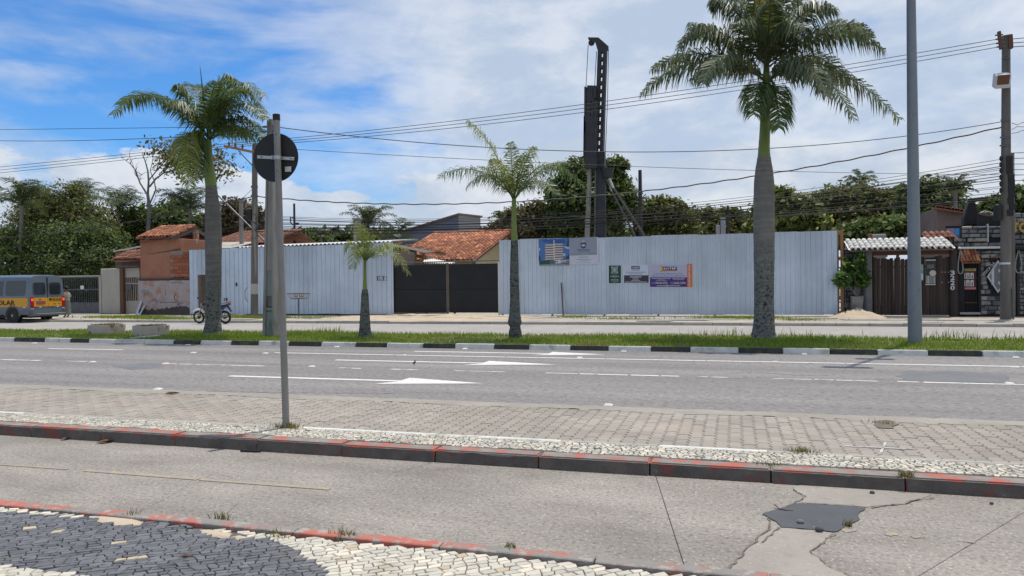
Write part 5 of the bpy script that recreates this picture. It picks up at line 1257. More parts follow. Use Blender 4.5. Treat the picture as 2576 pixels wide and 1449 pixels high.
def zb(px, py): return (1341.9 + px * .07442, 587.9 + py * .07442)   # close-up of the developer board
dv = thing('developer_board', (fp(1430, 632).x, YBD, fp(1430, 668).z), 'wide board with apartment block picture and blue crest on the hoarding', 'sign')
a, c, d, e = fp(1352.5, 602), fp(1504.5, 597), fp(1506, 664), fp(1355, 668.5)
MB().prism([(a.x, YBD - .03, a.z), (c.x, YBD - .03, c.z), (d.x, YBD - .03, d.z), (e.x, YBD - .03, e.z)], (0, .03, 0)).build('board', 'white', dv)
YD = YBD - .02
def zp(pts, name, mt, k): return fpoly(dv, name, [zb(*p) for p in pts], mt, k, YD)
zp([(165, 180), (1205, 150), (1225, 1060), (195, 1080)], 'sky_print', flat('print_sky', (.07, .17, .42)), 1)
zp([(300, 210), (1000, 190), (1120, 300), (700, 330), (320, 270)], 'cloud_print', flat('print_sky2', (.035, .10, .31)), 2) 
for q in ([(160, 470), (240, 500), (230, 560), (165, 600)], [(1010, 420), (1210, 450), (1215, 520), (1100, 500)], [(1010, 660), (1100, 680), (1060, 760), (1000, 740)]): zp(q, 'cloud_print', flat('print_cloud', (.42, .50, .60)), 2)
zp([(400, 370), (1000, 340), (1000, 840), (430, 850)], 'facade_print', flat('print_facade', (.30, .23, .23)), 3)
for k in range(7):
    y0 = 370 + k * 80; y1 = 345 + k * 80
    zp([(395, y0), (690, y0 - 8), (690, y0 + 26), (405, y0 + 34)], 'balcony_print', flat('print_white', (.60, .58, .60)), 4); zp([(715, y1), (1005, y1 - 6), (1005, y1 + 22), (715, y1 + 32)], 'balcony_print', flat('print_white', (.60, .58, .60)), 4)
    zp([(410, y0 + 38), (690, y0 + 30), (690, y0 + 52), (410, y0 + 60)], 'shade_print', flat('print_shade', (.10, .065, .07)), 4); zp([(715, y1 + 36), (1000, y1 + 26), (1000, y1 + 46), (715, y1 + 58)], 'shade_print', flat('print_shade', (.10, .065, .07)), 4)
zp([(682, 215), (715, 215), (722, 905), (690, 905)], 'tower_print', flat('print_white', (.60, .58, .60)), 5)
zp([(200, 920), (560, 905), (560, 1040), (205, 1050)], 'hedge_print', flat('print_hedge', (.025, .075, .06)), 4); zp([(180, 740), (230, 760), (250, 910), (185, 910)], 'tree_print', flat('print_tree', (.03, .06, .09)), 4); zp([(1160, 180), (1200, 190), (1205, 430), (1130, 440), (1150, 300)], 'tree_print', flat('print_tree', (.03, .06, .09)), 4); zp([(1100, 800), (1215, 700), (1220, 860), (1100, 860)], 'tree_print', flat('print_tree', (.03, .06, .09)), 4)
zp([(560, 870), (700, 870), (700, 1000), (560, 1000)], 'shrub_print', flat('print_shrub', (.09, .14, .12)), 5); zp([(730, 880), (925, 870), (930, 1000), (740, 1005)], 'entrance_print', flat('print_white', (.60, .58, .60)), 5); zp([(930, 890), (1225, 880), (1225, 970), (930, 980)], 'annexe_print', flat('print_annexe', (.42, .40, .44)), 5)
for q in ((740, 920, 770, 975), (795, 910, 830, 965), (1115, 915, 1222, 955)): zp([(q[0], q[1]), (q[2], q[1]), (q[2], q[3]), (q[0], q[3])], 'window_print', flat('print_shade', (.10, .065, .07)), 6)
zp([(200, 1045), (1225, 1005), (1228, 1060), (200, 1085)], 'street_print', flat('print_street', (.22, .25, .30)), 5); zp([(960, 975), (1090, 965), (1200, 1010), (1180, 1045), (980, 1010)], 'car_print', flat('print_car', (.13, .13, .16)), 6)
zp([(1208, 150), (2145, 105), (2160, 715), (1222, 745)], 'grey_field', flat('print_greyblue', (.26, .31, .40)), 1); zp([(1222, 748), (2160, 718), (2180, 1015), (1230, 1050)], 'white_field', flat('print_pale', (.52, .56, .66)), 1)
zp([(1610, 300), (1780, 300), (1785, 440), (1770, 470), (1690, 505), (1610, 470), (1600, 440)], 'crest_shield', flat('crest_blue', (.035, .07, .27)), 2)
zp([(1615, 430), (1640, 385), (1665, 350), (1690, 385), (1715, 350), (1745, 385), (1770, 430), (1715, 410), (1692, 440), (1665, 410)], 'crest_band', flat('crest_cream', (.62, .58, .48)), 3)
for s in (-1, 1):
    zp([(1692 + s * 85, 210), (1692 + s * 130, 240), (1692 + s * 125, 330), (1692 + s * 105, 420), (1692 + s * 90, 430), (1692 + s * 95, 330), (1692 + s * 70, 290), (1692 + s * 80, 250)], 'crest_mantling', flat('crest_gold', (.34, .23, .13)), 2)
    zp([(1692 + s * 75, 230), (1692 + s * 100, 235), (1692 + s * 100, 300), (1692 + s * 70, 280)], 'crest_mantling', flat('crest_pale', (.45, .40, .36)), 3)
zp([(1655, 220), (1690, 205), (1725, 220), (1730, 260), (1692, 290), (1655, 262)], 'crest_helm', flat('crest_helm', (.40, .50, .60)), 3); zp([(1680, 235), (1710, 235), (1700, 262), (1685, 262)], 'crest_helm', flat('crest_dark', (.10, .12, .18)), 4)
def zl(rows, mt, k): lines(dv, [(zb(x0, y)[0], zb(x1, y)[0], zb(x0, y)[1], h * .0744) for x0, x1, y, h in rows], mt, k, YD)
zl([(1480, 1915, 545, 40), (1510, 1890, 595, 22), (1285, 1660, 685, 14), (1760, 2115, 650, 9), (1830, 2080, 672, 7)], flat('print_ink', (.10, .13, .20)), 2)
zl([(1545, 1860, 795, 26), (1465, 1945, 875, 22), (1590, 1830, 915, 12), (1480, 1950, 975, 12)], flat('print_ink2', (.20, .22, .30)), 2)
def zs_(px, py): return (1520.8 + px * .0893, 658.1 + py * .0893)     # close-up of the three lower boards
# green board
gb = thing('green_board', (fp(1546, 690).x, YBD, fp(1546, 712).z), 'small dark green board with white knot emblem on the hoarding', 'sign')
def q4(x0, y0, x1, y1): a, c = zs_(x0, y0), zs_(x1, y1); return (a[0], a[1], c[0], c[1])
panel(gb, 'board', *q4(92, 105, 480, 618), 'white', 0); panel(gb, 'green_field', *q4(118, 110, 465, 608), flat('board_green', (.016, .055, .048)), 1)
for pts in ([(200, 145), (285, 235), (375, 325)], [(370, 145), (285, 235), (200, 325)], [(200, 145), (265, 150), (325, 235), (260, 325), (205, 325)], [(370, 145), (310, 150), (245, 235), (310, 325), (372, 325)], [(200, 145), (205, 200), (285, 280), (370, 205), (370, 145)], [(205, 325), (205, 270), (285, 190), (370, 265), (372, 325)]):
    P_ = [fp(*zs_(*p)) for p in pts]; MB().tube([(p.x, YBD - .018, p.z) for p in P_], .010, 4).build('emblem', flat('emblem_pale', (.55, .62, .60)), gb)
lines(gb, [(zs_(x0, y)[0], zs_(x1, y)[0], zs_(x0, y)[1], h * .0893) for x0, x1, y, h in ((230, 355, 380, 12), (170, 415, 415, 20), (240, 340, 445, 9), (190, 395, 508, 18), (180, 400, 545, 14), (240, 350, 575, 8))], flat('print_mint', (.36, .46, .44)), 2)
# white and dark board
ob = thing('engineer_board', (fp(1600, 690).x, YBD, fp(1600, 711).z), 'white and dark O&M board between the green and purple boards', 'sign')
panel(ob, 'board', *q4(540, 88, 1238, 600), 'white', 0); panel(ob, 'pale_field', *q4(548, 95, 1232, 378), flat('print_pale2', (.52, .58, .70)), 1); panel(ob, 'dark_field', *q4(548, 385, 1238, 595), flat('board_dark', (.040, .036, .055)), 1)
panel(ob, 'logo_field', *q4(755, 125, 995, 212), flat('logo_navy', (.018, .03, .07)), 2); tx(ob, 'O&M', *q4(778, 142, 975, 196), flat('print_lightgrey', (.62, .65, .70)), 3, .02)
lines(ob, [(zs_(x0, y)[0], zs_(x1, y)[0], zs_(x0, y)[1], h * .0893) for x0, x1, y, h in ((760, 990, 240, 20), (590, 1155, 298, 20), (680, 1080, 342, 18))], flat('print_ink3', (.16, .20, .28)), 2)
lines(ob, [(zs_(x0, y)[0], zs_(x1, y)[0], zs_(x0, y)[1], h * .0893) for x0, x1, y, h in ((715, 1045, 430, 22), (790, 960, 463, 12), (795, 965, 497, 12), (760, 1000, 533, 14), (585, 1195, 570, 12))], flat('print_lightgrey', (.62, .65, .70)), 2)
# SOTEF board
sb_ = thing('foundation_board', (fp(1688, 690).x, YBD, fp(1688, 722).z), 'purple and orange SOTEF foundation company board on the hoarding', 'sign')
panel(sb_, 'board', *q4(1262, 70, 2482, 725), 'white', 0); panel(sb_, 'lilac_field', *q4(1270, 78, 2322, 432), flat('print_lilac', (.42, .43, .58)), 1); panel(sb_, 'purple_field', *q4(1278, 440, 2326, 715), flat('print_purple', (.050, .032, .19)), 1); panel(sb_, 'orange_field', *q4(2326, 70, 2478, 718), flat('print_orange', (.60, .16, .055)), 1)
fpoly(sb_, 'logo_flag', [zs_(*p) for p in ((1545, 95), (1640, 130), (1640, 245), (2035, 245), (2035, 270), (1640, 280), (1575, 298), (1570, 270), (1590, 240), (1590, 140))], flat('logo_orange', (.55, .24, .10)), 2)
fpoly(sb_, 'logo_flag', [zs_(*p) for p in ((1575, 130), (1625, 145), (1615, 240), (1580, 262))], flat('logo_gold', (.55, .46, .16)), 3)
panel(sb_, 'logo_field', *q4(1640, 145, 2042, 245), flat('logo_navy2', (.022, .02, .09)), 3); tx(sb_, 'SOTEF', *q4(1658, 165, 2022, 225), flat('print_nearwhite', (.70, .70, .74)), 4, .03)
tx(sb_, 'FUNDAÇÕES COM ESTACAS TIPO', *q4(1395, 318, 2200, 362), flat('print_violet', (.07, .055, .20)), 2, .015); tx(sb_, 'HÉLICE CONTÍNUA E PRÉ FABRICADAS', *q4(1328, 380, 2270, 424), flat('print_violet', (.07, .055, .20)), 2, .015)
lines(sb_, [(zs_(x0, y)[0], zs_(x1, y)[0], zs_(x0, y)[1], h * .0893) for x0, x1, y, h in ((1335, 1865, 475, 24), (1910, 2270, 472, 24), (1490, 1710, 510, 14), (1450, 1755, 540, 14), (1940, 2240, 508, 16))], flat('print_palelilac', (.42, .40, .58)), 2)
yl = flat('print_cream', (.60, .58, .40)); tx(sb_, '(12)', *q4(1325, 582, 1412, 634), flat('print_palelilac', (.42, .40, .58)), 2, .01); tx(sb_, '99146-5761', *q4(1435, 570, 1772, 634), yl, 2, .015); tx(sb_, '(12)', *q4(1856, 576, 1945, 632), flat('print_palelilac', (.42, .40, .58)), 2, .01); tx(sb_, '3653-3376', *q4(1955, 570, 2285, 632), yl, 2, .015)
tx(sb_, 'comercial@sotef.com.br', *q4(1468, 650, 2140, 705), flat('print_nearwhite', (.70, .70, .74)), 2, .01)
p, q = fp(*zs_(2402, 700)), fp(*zs_(2402, 95)); text('www.sotef.com.br', 'lettering', flat('print_nearwhite', (.70, .70, .74)), sb_, (p.x, YBD - .018, (p.z + q.z) / 2), q.z - p.z, .10, .003, 0, -math.pi / 2)
# stake leaning on the hoarding
p, q = at(1417, 796, YFN - .45), at(1412, 711, YFN - .04)
tag(MB().bar((p.x, YFN - .45, ZF), (q.x, YFN - .05, q.z), .055, .055).build('wooden_stake', 'timber_grey', None, bevel=.006), 'thin wooden stake leaning on the hoarding below the developer board', 'stake')

# ================================================================== the bar at the right
YR = 32.35
def rp(px, py): return (2108.6 + px * .2557, 447.3 + py * .2557)
def rat(px, py, Y=YR): return at(*rp(px, py), Y)
def rbox(x0, y0, x1, y1, Y=YR, dep=.2, z0=None):
    p, q = rat(x0, y1, Y), rat(x1, y0, Y); return MB().box((p.x, Y, p.z if z0 is None else z0), (q.x, Y + dep, q.z))
# timber frame closing the end of the hoarding
tf = thing('timber_ladder', (rat(30, 1300).x, YR, ZF), 'reddish timber ladder closing the end of the long hoarding', 'ladder')
rbox(28, 515, 50, 1335, YR, .08, ZF).build('upright', 'timber', tf, bevel=.005); p, q = rat(0, 1300), rat(0, 520)
MB().box((p.x - .03, YR + .09, ZF), (p.x + .05, YR + .17, q.z)).build('upright', 'timber', tf, bevel=.005)
for y in (520, 775, 1055, 1160, 1310): rbox(-4, y, 27.5, y + 38, YR + .01, .05).build('rung', 'timber', tf, bevel=.004)
bar = thing('bar_front', (rat(900, 1350).x, YR, ZF), 'dark stone-painted bar front with log gate at the right', 'bar')
# body behind
rbox(60, 705, 345, 1345, YR + .4, .2, ZF).build('side_wall', 'wall_black', bar)
rbox(1137, 590, 1240, 1345, YR + .15, .2, ZF).build('wall', 'wall_black', bar); p, q = rat(1395, 1345), rat(2600, 340)
bw_ = MB().box((p.x, YR + .15, ZF), (q.x, YR + .35, q.z)).build('wall', 'wall_black', bar)
p, q = rat(1205, 780), rat(1400, 590); MB().box((p.x, YR + .151, p.z), (q.x, YR + .349, q.z)).build('wall', 'wall_black', bar)
rbox(1210, 468, 1690, 590, YR + .05, .25).build('parapet', 'wall_black', bar)
# painted stones as pieces
def stone_wall(x0, y0, x1, y1, Y, hs=(38, 52), ws=(70, 135), holes=(), lim=None, seed=1):
    g = random.Random(seed); y = y1
    while y > y0 + 12:
        h = min(g.uniform(*hs), y - y0); x = x0 - g.uniform(0, 50)
        while x < x1:
            w_ = g.uniform(*ws); a, c = max(x, x0) + 2.5, min(x + w_, x1) - 2.5
            if c - a > 14 and h > 14 and not any(hx0 < c and a < hx1 and hy0 < y and y - h < hy1 for hx0, hy0, hx1, hy1 in holes):
                p, q = rat(a, y - 2.5, Y), rat(c, y - h + 2.5, Y); d = g.uniform(.02, .05); k = .022
                b = MB(); y_ = Y - d
                b.add([(p.x, Y, p.z), (q.x, Y, p.z), (q.x, Y, q.z), (p.x, Y, q.z), (p.x + k, y_, p.z + k), (q.x - k, y_ + g.uniform(-.01, .01), p.z + k), (q.x - k, y_, q.z - k), (p.x + k, y_ + g.uniform(-.01, .01), q.z - k)],
                      [(4, 5, 6, 7), (0, 1, 5, 4), (1, 2, 6, 5), (2, 3, 7, 6), (3, 0, 4, 7)]); b.build('stone', 'stone_grey', bw_, fix=False)
            x += w_
        y -= h
stone_wall(62, 720, 262, 1340, YR + .39, (45, 60), (60, 120), seed=2)
stone_wall(1402, 715, 1700, 1345, YR + .14, seed=3, holes=[(1455, 800, 1700, 1145)]); stone_wall(1402, 800, 1500, 1145, YR + .14, (40, 50), (45, 80), seed=33, holes=[(1478, 880, 1520, 1060)])
stone_wall(1700, 715, 2300, 1345, YR + .14, (32, 50), (45, 90), seed=4)
stone_wall(1140, 592, 1700, 675, YR + .14, (36, 44), (90, 150), seed=5, holes=[(1282, 470, 1475, 628)])
stone_wall(1215, 472, 1690, 590, YR + .04, (38, 44), (80, 150), seed=6); stone_wall(1690, 340, 2400, 655, YR + .14, (40, 62), (80, 150), seed=7)
stone_wall(1230, 715, 1400, 775, YR + .14, (28, 36), (50, 90), seed=8)
rbox(1280, 590, 1478, 628, YR - .02, .17).build('step_course', 'stone_grey', bar, bevel=.02)
rbox(1470, 452, 1480, 632, YR - .04, .3).build('edge_trim', 'letter_grey', bar)
# piers and posts
rbox(262, 712, 335, 1358, YR - .1, .45, ZF).build('pier', 'pier', bar, bevel=.06)
p, q = rat(1135, 1352, YR), rat(1135, 706, YR); MB().tube([(p.x, YR - .02, ZF), (p.x, YR - .02, q.z)], [.155, .14], 14).build('log_post', 'wood_dark', bar, smooth=True)
for ch, y in zip('3220', (934, 984, 1033, 1083)):
    c = rat(1131, y, YR - .28); text(ch, 'house_number', 'letter_grey', bar, (c.x, YR - .19, c.z), .15, .175, .03, .03)
# gate of vertical slabs
nb = 22
xs = [345 + (1096 - 345) * i / nb for i in range(nb + 1)]
for i in range(nb):
    g = 5 if i < 11 else 2; p, q = rat(xs[i] + g * rng.uniform(.3, 1), 1352, YR), rat(xs[i + 1] - g * rng.uniform(.3, 1), 782 + rng.uniform(-14, 16) + (8 if i < 11 else -6), YR)
    MB().prism([(p.x, YR, ZF + .05), ((p.x + q.x) / 2, YR - rng.uniform(.03, .06), ZF + .05), (q.x, YR, ZF + .05), (q.x, YR + .05, ZF + .05), (p.x, YR + .05, ZF + .05)], (rng.uniform(-.03, .03), 0, q.z - ZF - .05)).build('gate_plank', 'wood_dark', bar)
b = MB()
for y in (860, 1260): b.add(*(lambda m_: (m_.v, m_.f))(rbox(345, y, 1096, y + 26, YR + .055, .05)))
b.build('gate_rail', 'wood_dark', bar)
rbox(330, 700, 1092, 765, YR - .05, .16).build('lintel_beam', mat('lintel_brown', (.115, .05, .038), (.085, .038, .03), 4, .8), bar, bevel=.01)
# yard behind the log gate
rbox(335, 800, 1120, 1350, YR + 3.2, .15, ZF).build('yard_wall', 'wall_conc', bar)
# white painted tile roof
e0, e1, r0 = rat(118, 702, YR - .55), rat(1138, 683, YR - .55), rat(1100, 596, YR + .75)
upv = Vector((0, 1.3, r0.z - e1.z + .02)); nx_ = int((e1.x - e0.x) / .2)
tile_roof(bar, (e0.x, YR - .55, (e0.z + e1.z) / 2 - .02), (e1.x - e0.x, 0, e1.z - e0.z), upv, nx_, 4, (e1.x - e0.x) / nx_, upv.length / 4, 'tile_white', 300, h=.085)
p = rat(880, 600, YR + .8); q = rat(1215, 575, YR + .8); tile_roof(bar, (p.x, YR + .75, p.z - .02), (1, 0, 0), (0, .8, .28), int((q.x - p.x) / .2), 2, .2, .42, 'terracotta_old', 60)
# bar door
dr0, dr1 = rat(1205, 1340, YR + .2), rat(1398, 780, YR + .2)
MB().box((dr0.x, YR + .5, ZF), (dr1.x, YR + .55, dr1.z)).build('dark_interior', 'wall_black', bar)
n = 11
for i in range(n + 1):
    x = dr0.x + (dr1.x - dr0.x) * i / n; MB().box((x - .012, YR + .22, ZF + .1), (x + .012, YR + .245, dr1.z)).build('door_bar', 'rust' if i in (n,) else 'black', bar)
for y in (985, 1225): rbox(1205, y, 1398, y + 8, YR + .205, .014).build('door_rail', 'rust', bar)
rbox(1200, 1325, 1402, 1345, YR - .1, .35).build('door_step', 'wall_conc', bar, bevel=.01)
a0_ = rat(1220, 833, YR - .25); a1_ = rat(1396, 822, YR - .25); tile_roof(bar, (a0_.x, YR - .25, a0_.z + .02), (1, 0, 0), (0, .42, .42), 5, 2, (a1_.x - a0_.x) / 5, .33, 'terracotta', 20, h=.07)
# gutter
p, q = rat(1182, 690, YR - .1), rat(1600, 684, YR - .1); MB().tube([(p.x, YR - .08, p.z), (q.x, YR - .08, q.z)], .045, 8).build('gutter_pipe', 'white', bar, smooth=True)
# poster
def rpan(parent, name, x0, y0, x1, y1, mt, Y, th=.006):
    p, q = rat(x0, y1, Y), rat(x1, y0, Y); return MB().box((p.x, Y - th, p.z), (q.x, Y, q.z)).build(name, mt, parent)
YP_ = YR + .21
po = thing('beer_poster', (rat(1277, 1100, YP_).x, YP_, rat(1277, 1100, YP_).z), 'dark red poster of six bottles on the bar door grille', 'poster')
rpan(po, 'sheet', 1208, 918, 1352, 1080, flat('poster_red', (.085, .018, .03)), YP_); rpan(po, 'header', 1200, 892, 1355, 918, flat('poster_yellow', (.42, .36, .12)), YP_, .008); rpan(po, 'footer', 1200, 1076, 1355, 1100, flat('poster_pink', (.42, .10, .12)), YP_, .008)
p, q = rat(1208, 914, YP_), rat(1345, 897, YP_); text('Cervejas 600ml', 'lettering', flat('poster_ink', (.02, .02, .02)), po, ((p.x + q.x) / 2, YP_ - .011, (p.z + q.z) / 2), q.x - p.x, q.z - p.z, .003, .01)
p, q = rat(1206, 1096, YP_), rat(1350, 1080, YP_); text('TODAS AS CERVEJAS', 'lettering', flat('poster_pale', (.62, .42, .42)), po, ((p.x + q.x) / 2, YP_ - .011, (p.z + q.z) / 2), q.x - p.x, q.z - p.z, .003, .01)
for r_ in (0, 1):
    for c_ in range(3):
        x0 = 1220 + c_ * 41; y0 = 935 + r_ * 72; rpan(po, 'picture_tile', x0, y0, x0 + 30, y0 + 60, 'white', YP_ - .007, .003)
        cx = x0 + 15; P_ = [rat(*v, YP_) for v in ((cx - 6, y0 + 56), (cx + 6, y0 + 56), (cx + 6, y0 + 28), (cx + 2.5, y0 + 18), (cx + 2.5, y0 + 5), (cx - 2.5, y0 + 5), (cx - 2.5, y0 + 18), (cx - 6, y0 + 28))]
        MB().prism([(v.x, YP_ - .0125, v.z) for v in P_], (0, .002, 0)).build('bottle_print', flat('bottle_dark', (.03, .02, .02)), po)
# drinks banner and notice on the log gate
bn = thing('drinks_banner', (rat(910, 1055).x, YR - .08, rat(910, 1055).z), 'tall dark drinks banner on the log gate right of the lamp post', 'banner')
YN = YR - .075
rpan(bn, 'sheet', 858, 802, 962, 1055, flat('banner_dark', (.03, .03, .032)), YN, .012); rpan(bn, 'top_batten', 860, 804, 960, 816, 'letter_grey', YN - .012); rpan(bn, 'bottom_batten', 858, 1045, 958, 1055, 'letter_grey', YN - .012)
rpan(bn, 'print_block', 875, 852, 945, 892, flat('banner_grey', (.12, .12, .11)), YN - .012); rpan(bn, 'print_block', 862, 960, 956, 1040, flat('banner_mid', (.20, .19, .19)), YN - .012, .002)
c = rat(930, 938, YN); MB().tube([(c.x, YN - .014, c.z), (c.x, YN - .02, c.z)], .115, 18).build('print_disc', flat('banner_cream', (.50, .46, .40)), bn)
for i, (x, h, cc) in enumerate(((870, 60, (.30, .24, .22)), (885, 75, (.45, .43, .42)), (900, 50, (.35, .20, .14)), (915, 70, (.12, .25, .30)), (930, 45, (.10, .25, .20)), (947, 62, (.40, .40, .40)))): rpan(bn, 'bottle_print', x - 5, 1040 - h, x + 5, 1040, flat('bn%d' % i, cc), YN - .016, .002)
nt = thing('gate_notice', (rat(822, 1010).x, YR - .08, rat(822, 1010).z), 'pale notice on the log gate half hidden by the lamp post', 'notice')
rpan(nt, 'sheet', 795, 852, 836, 1010, flat('notice_teal', (.20, .36, .46)), YN, .012); rpan(nt, 'green_field', 795, 852, 834, 900, flat('notice_green', (.26, .34, .26)), YN - .012, .003)
p, q = rat(806, 935, YN), rat(834, 910, YN); text('LO.', 'lettering', flat('notice_ink', (.04, .08, .08)), nt, ((p.x + q.x) / 2, YN - .016, (p.z + q.z) / 2), q.x - p.x, q.z - p.z, .003, .01)
rpan(nt, 'pale_field', 808, 945, 834, 1000, flat('notice_pale', (.45, .55, .62)), YN - .012, .003)
for y, xs_ in ((928, (1021, 1052, 1085)), (1028, (1021, 1085))):
    for x in xs_: rpan(bar, 'stud', x - 3.5, y - 3.5, x + 3.5, y + 3.5, 'white', YR - .065, .01)
# diamond sign
di = thing('diamond_sign', (rat(1570, 1140).x, YR, rat(1570, 1140).z), 'grey diamond sign with 13 behind the wooden pole', 'sign')
YS_ = YR + .06
def dia(k, name, mt, dy):
    P_ = [rat(1570 + dx_ * k, 972 + dz_ * k, YS_) for dx_, dz_ in ((-112, 0), (0, -168), (112, 0), (0, 168))]; return MB().prism([(v.x, YS_ - dy, v.z) for v in P_], (0, .02, 0)).build(name, mt, di)
dia(1.0, 'edge', 'black', .02); dia(.97, 'white_border', flat('sign_white', (.55, .56, .58)), .03); dia(.80, 'field', flat('sign_grey', (.17, .18, .20)), .04); 
c = rat(1573, 975, YS_); text('13', 'lettering', flat('sign_white', (.55, .56, .58)), di, (c.x, YS_ - .045, c.z), .46, .62, .02, .02)
c = rat(1484, 893, YS_); text('TOCA DA', 'lettering', 'letter_grey', bar, (c.x, YR + .07, c.z), .62, .095, .02, .02, R(51))
for x in (1550, 1538, 1558): pass
p, q = rat(1712, 536, YR), rat(1782, 436, YR); text('T', 'letter', flat('letter_amber', (.42, .28, .05)), bar, ((p.x + q.x) / 2, YR + .06, (p.z + q.z) / 2), q.x - p.x, q.z - p.z, .05, .05)
p, q = rat(1782, 536, YR), rat(1868, 436, YR); text('O', 'letter', flat('letter_amber', (.42, .28, .05)), bar, ((p.x + q.x) / 2, YR + .06, (p.z + q.z) / 2), q.x - p.x, q.z - p.z, .05, .05)
rbox(1690, 655, 2400, 708, YR - .3, .5).build('black_awning', 'wall_black', bar, bevel=.02); rbox(1762, 700, 1785, 1345, YR - .02, .14, ZF).build('drain_pipe', 'black', bar)
c = rat(1700, 718, YR - .05); MB().box((c.x - .08, YR - .1, c.z - .06), (c.x + .1, YR + .1, c.z + .06)).build('junction_box', 'white', bar)
# hoses
def hose(x0, x1, yt, yb, lb):
    h = thing('hose_loop', (rat((x0 + x1) / 2, yb).x, YR - .12, rat(x0, yb).z), lb, 'hose', 'hose loops on the bar front'); P_ = []
    for i in range(15):
        t = i / 14; a = math.pi * (t * 2 - 1); w_ = (x1 - x0) / 2 * (math.sin(math.pi * min(1, max(0, t))) ** .55)
        P_.append(0)
    xc = (x0 + x1) / 2; hw = (x1 - x0) / 2; r_ = hw; L_ = [(xc - 3, yt), (x0 + 4, yt + (yb - yt) * .45), (x0, yb - r_ * 1.6), (x0 + r_ * .3, yb - r_ * .4), (xc, yb), (x1 - r_ * .3, yb - r_ * .4), (x1, yb - r_ * 1.6), (x1 - 6, yt + (yb - yt) * .45), (xc + 5, yt)]
    MB().tube([rat(x, y, YR - .12) for x, y in L_], .024, 7).build('loop', mat('hose_grey', (.24, .27, .28), None, rough=.6), h, smooth=True)
hose(1178, 1228, 720, 945, 'pale hose loop hanging left of the bar door'); hose(1742, 1806, 715, 938, 'pale hose loop hanging right of the wooden pole')
# roof chimney hood
ck = thing('black_chimney', (rat(1310, 460, YR + 1.0).x, YR + 1.0, rat(1310, 470, YR + 1.).z), 'black tapered chimney hood with flat cap above the bar', 'chimney')
YC = YR + 1.
P_ = [(1237, 465), (1385, 462), (1388, 370), (1352, 245), (1345, 235), (1285, 235), (1282, 250), (1242, 380)]
MB().prism([rat(x, y, YC) for x, y in P_], (0, .4, 0)).build('hood', 'black', ck, bevel=.03); MB().bar(rat(1288, 222, YC), rat(1462, 205, YC), .4, .14).build('cap', 'black', ck, bevel=.02); MB().tube([rat(1470, 205, YC), rat(1470, 178, YC)], [.06, .02], 8).build('finial', 'black', ck)
for x in (1292, 1345): MB().tube([rat(x, 240, YC + .2), rat(x, 215, YC + .2)], .03, 6).build('stay', 'black', ck)
rbox(1237, 462, 1390, 700, YC, .4).build('shaft', 'wall_black', ck)
# brown house behind
YH = 37.5
bh_ = thing('brown_house', (rat(1110, 560, YH).x, YH, 0), 'brown rendered house with purple and blue window behind the bar', 'house')
p0_, p1_, p2_ = rat(975, 290, YH), rat(1260, 335, YH), rat(1600, 425, YH)
MB().prism([(p0_.x, YH, 0), (p2_.x, YH, 0), (p2_.x, YH, p2_.z - .3), (p1_.x, YH, p1_.z), (p0_.x, YH, p0_.z)], (0, 4, 0)).build('wall', 'wall_brown', bh_)
tile_roof(bh_, (p0_.x - .1, YH - .25, p0_.z + .0), (p1_.x - p0_.x, 0, p1_.z - p0_.z), (0, 1, .0), 12, 1, (p1_.x - p0_.x + .3) / 12, .5, 'terracotta_old', 20); tile_roof(bh_, (p1_.x + .6, YH - .25, p1_.z - .05), (p2_.x - p1_.x, 0, p2_.z - p1_.z), (0, 1, .0), 14, 1, (p2_.x - p1_.x) / 14, .5, 'tile_white', 20)
for x0, x1, cc in ((1065, 1140, (.28, .22, .30)), (1143, 1207, (.05, .26, .62))): 
    p, q = rat(x0, 566, YH), rat(x1, 497, YH); MB().box((p.x, YH - .04, p.z), (q.x, YH + .02, q.z)).build('window_panel', flat('pane%d' % x0, cc), bh_)
p, q = rat(1058, 570, YH), rat(1212, 490, YH); MB().box((p.x, YH - .03, q.z), (q.x, YH + .02, q.z + .08)).build('window_frame', 'wall_black', bh_)
# grey parapet pieces and sloping beam left of the bar roof
gw = thing('grey_parapet', (rat(400, 600, YR + 2).x, YR + 2, 0), 'grey parapet stub with hollow bricks above the white tile roof', 'wall stub')
rbox(335, 552, 470, 690, YR + 2, .2, 0).build('wall', 'wall_conc', gw, bevel=.02)
for k in range(5): rbox(302, 552 + k * 20, 334, 569 + k * 20, YR + 2.02, .15).build('brick', 'brick', gw, bevel=.01)
rbox(75, 645, 250, 690, YR + 1.2, .2, 0).build('low_wall', 'wall_conc', gw, bevel=.02)
tag(MB().bar(rat(500, 612, YR + 1.8), rat(975, 552, YR + 1.8), .1, .12).build('sloping_beam', 'steel', gw), None)
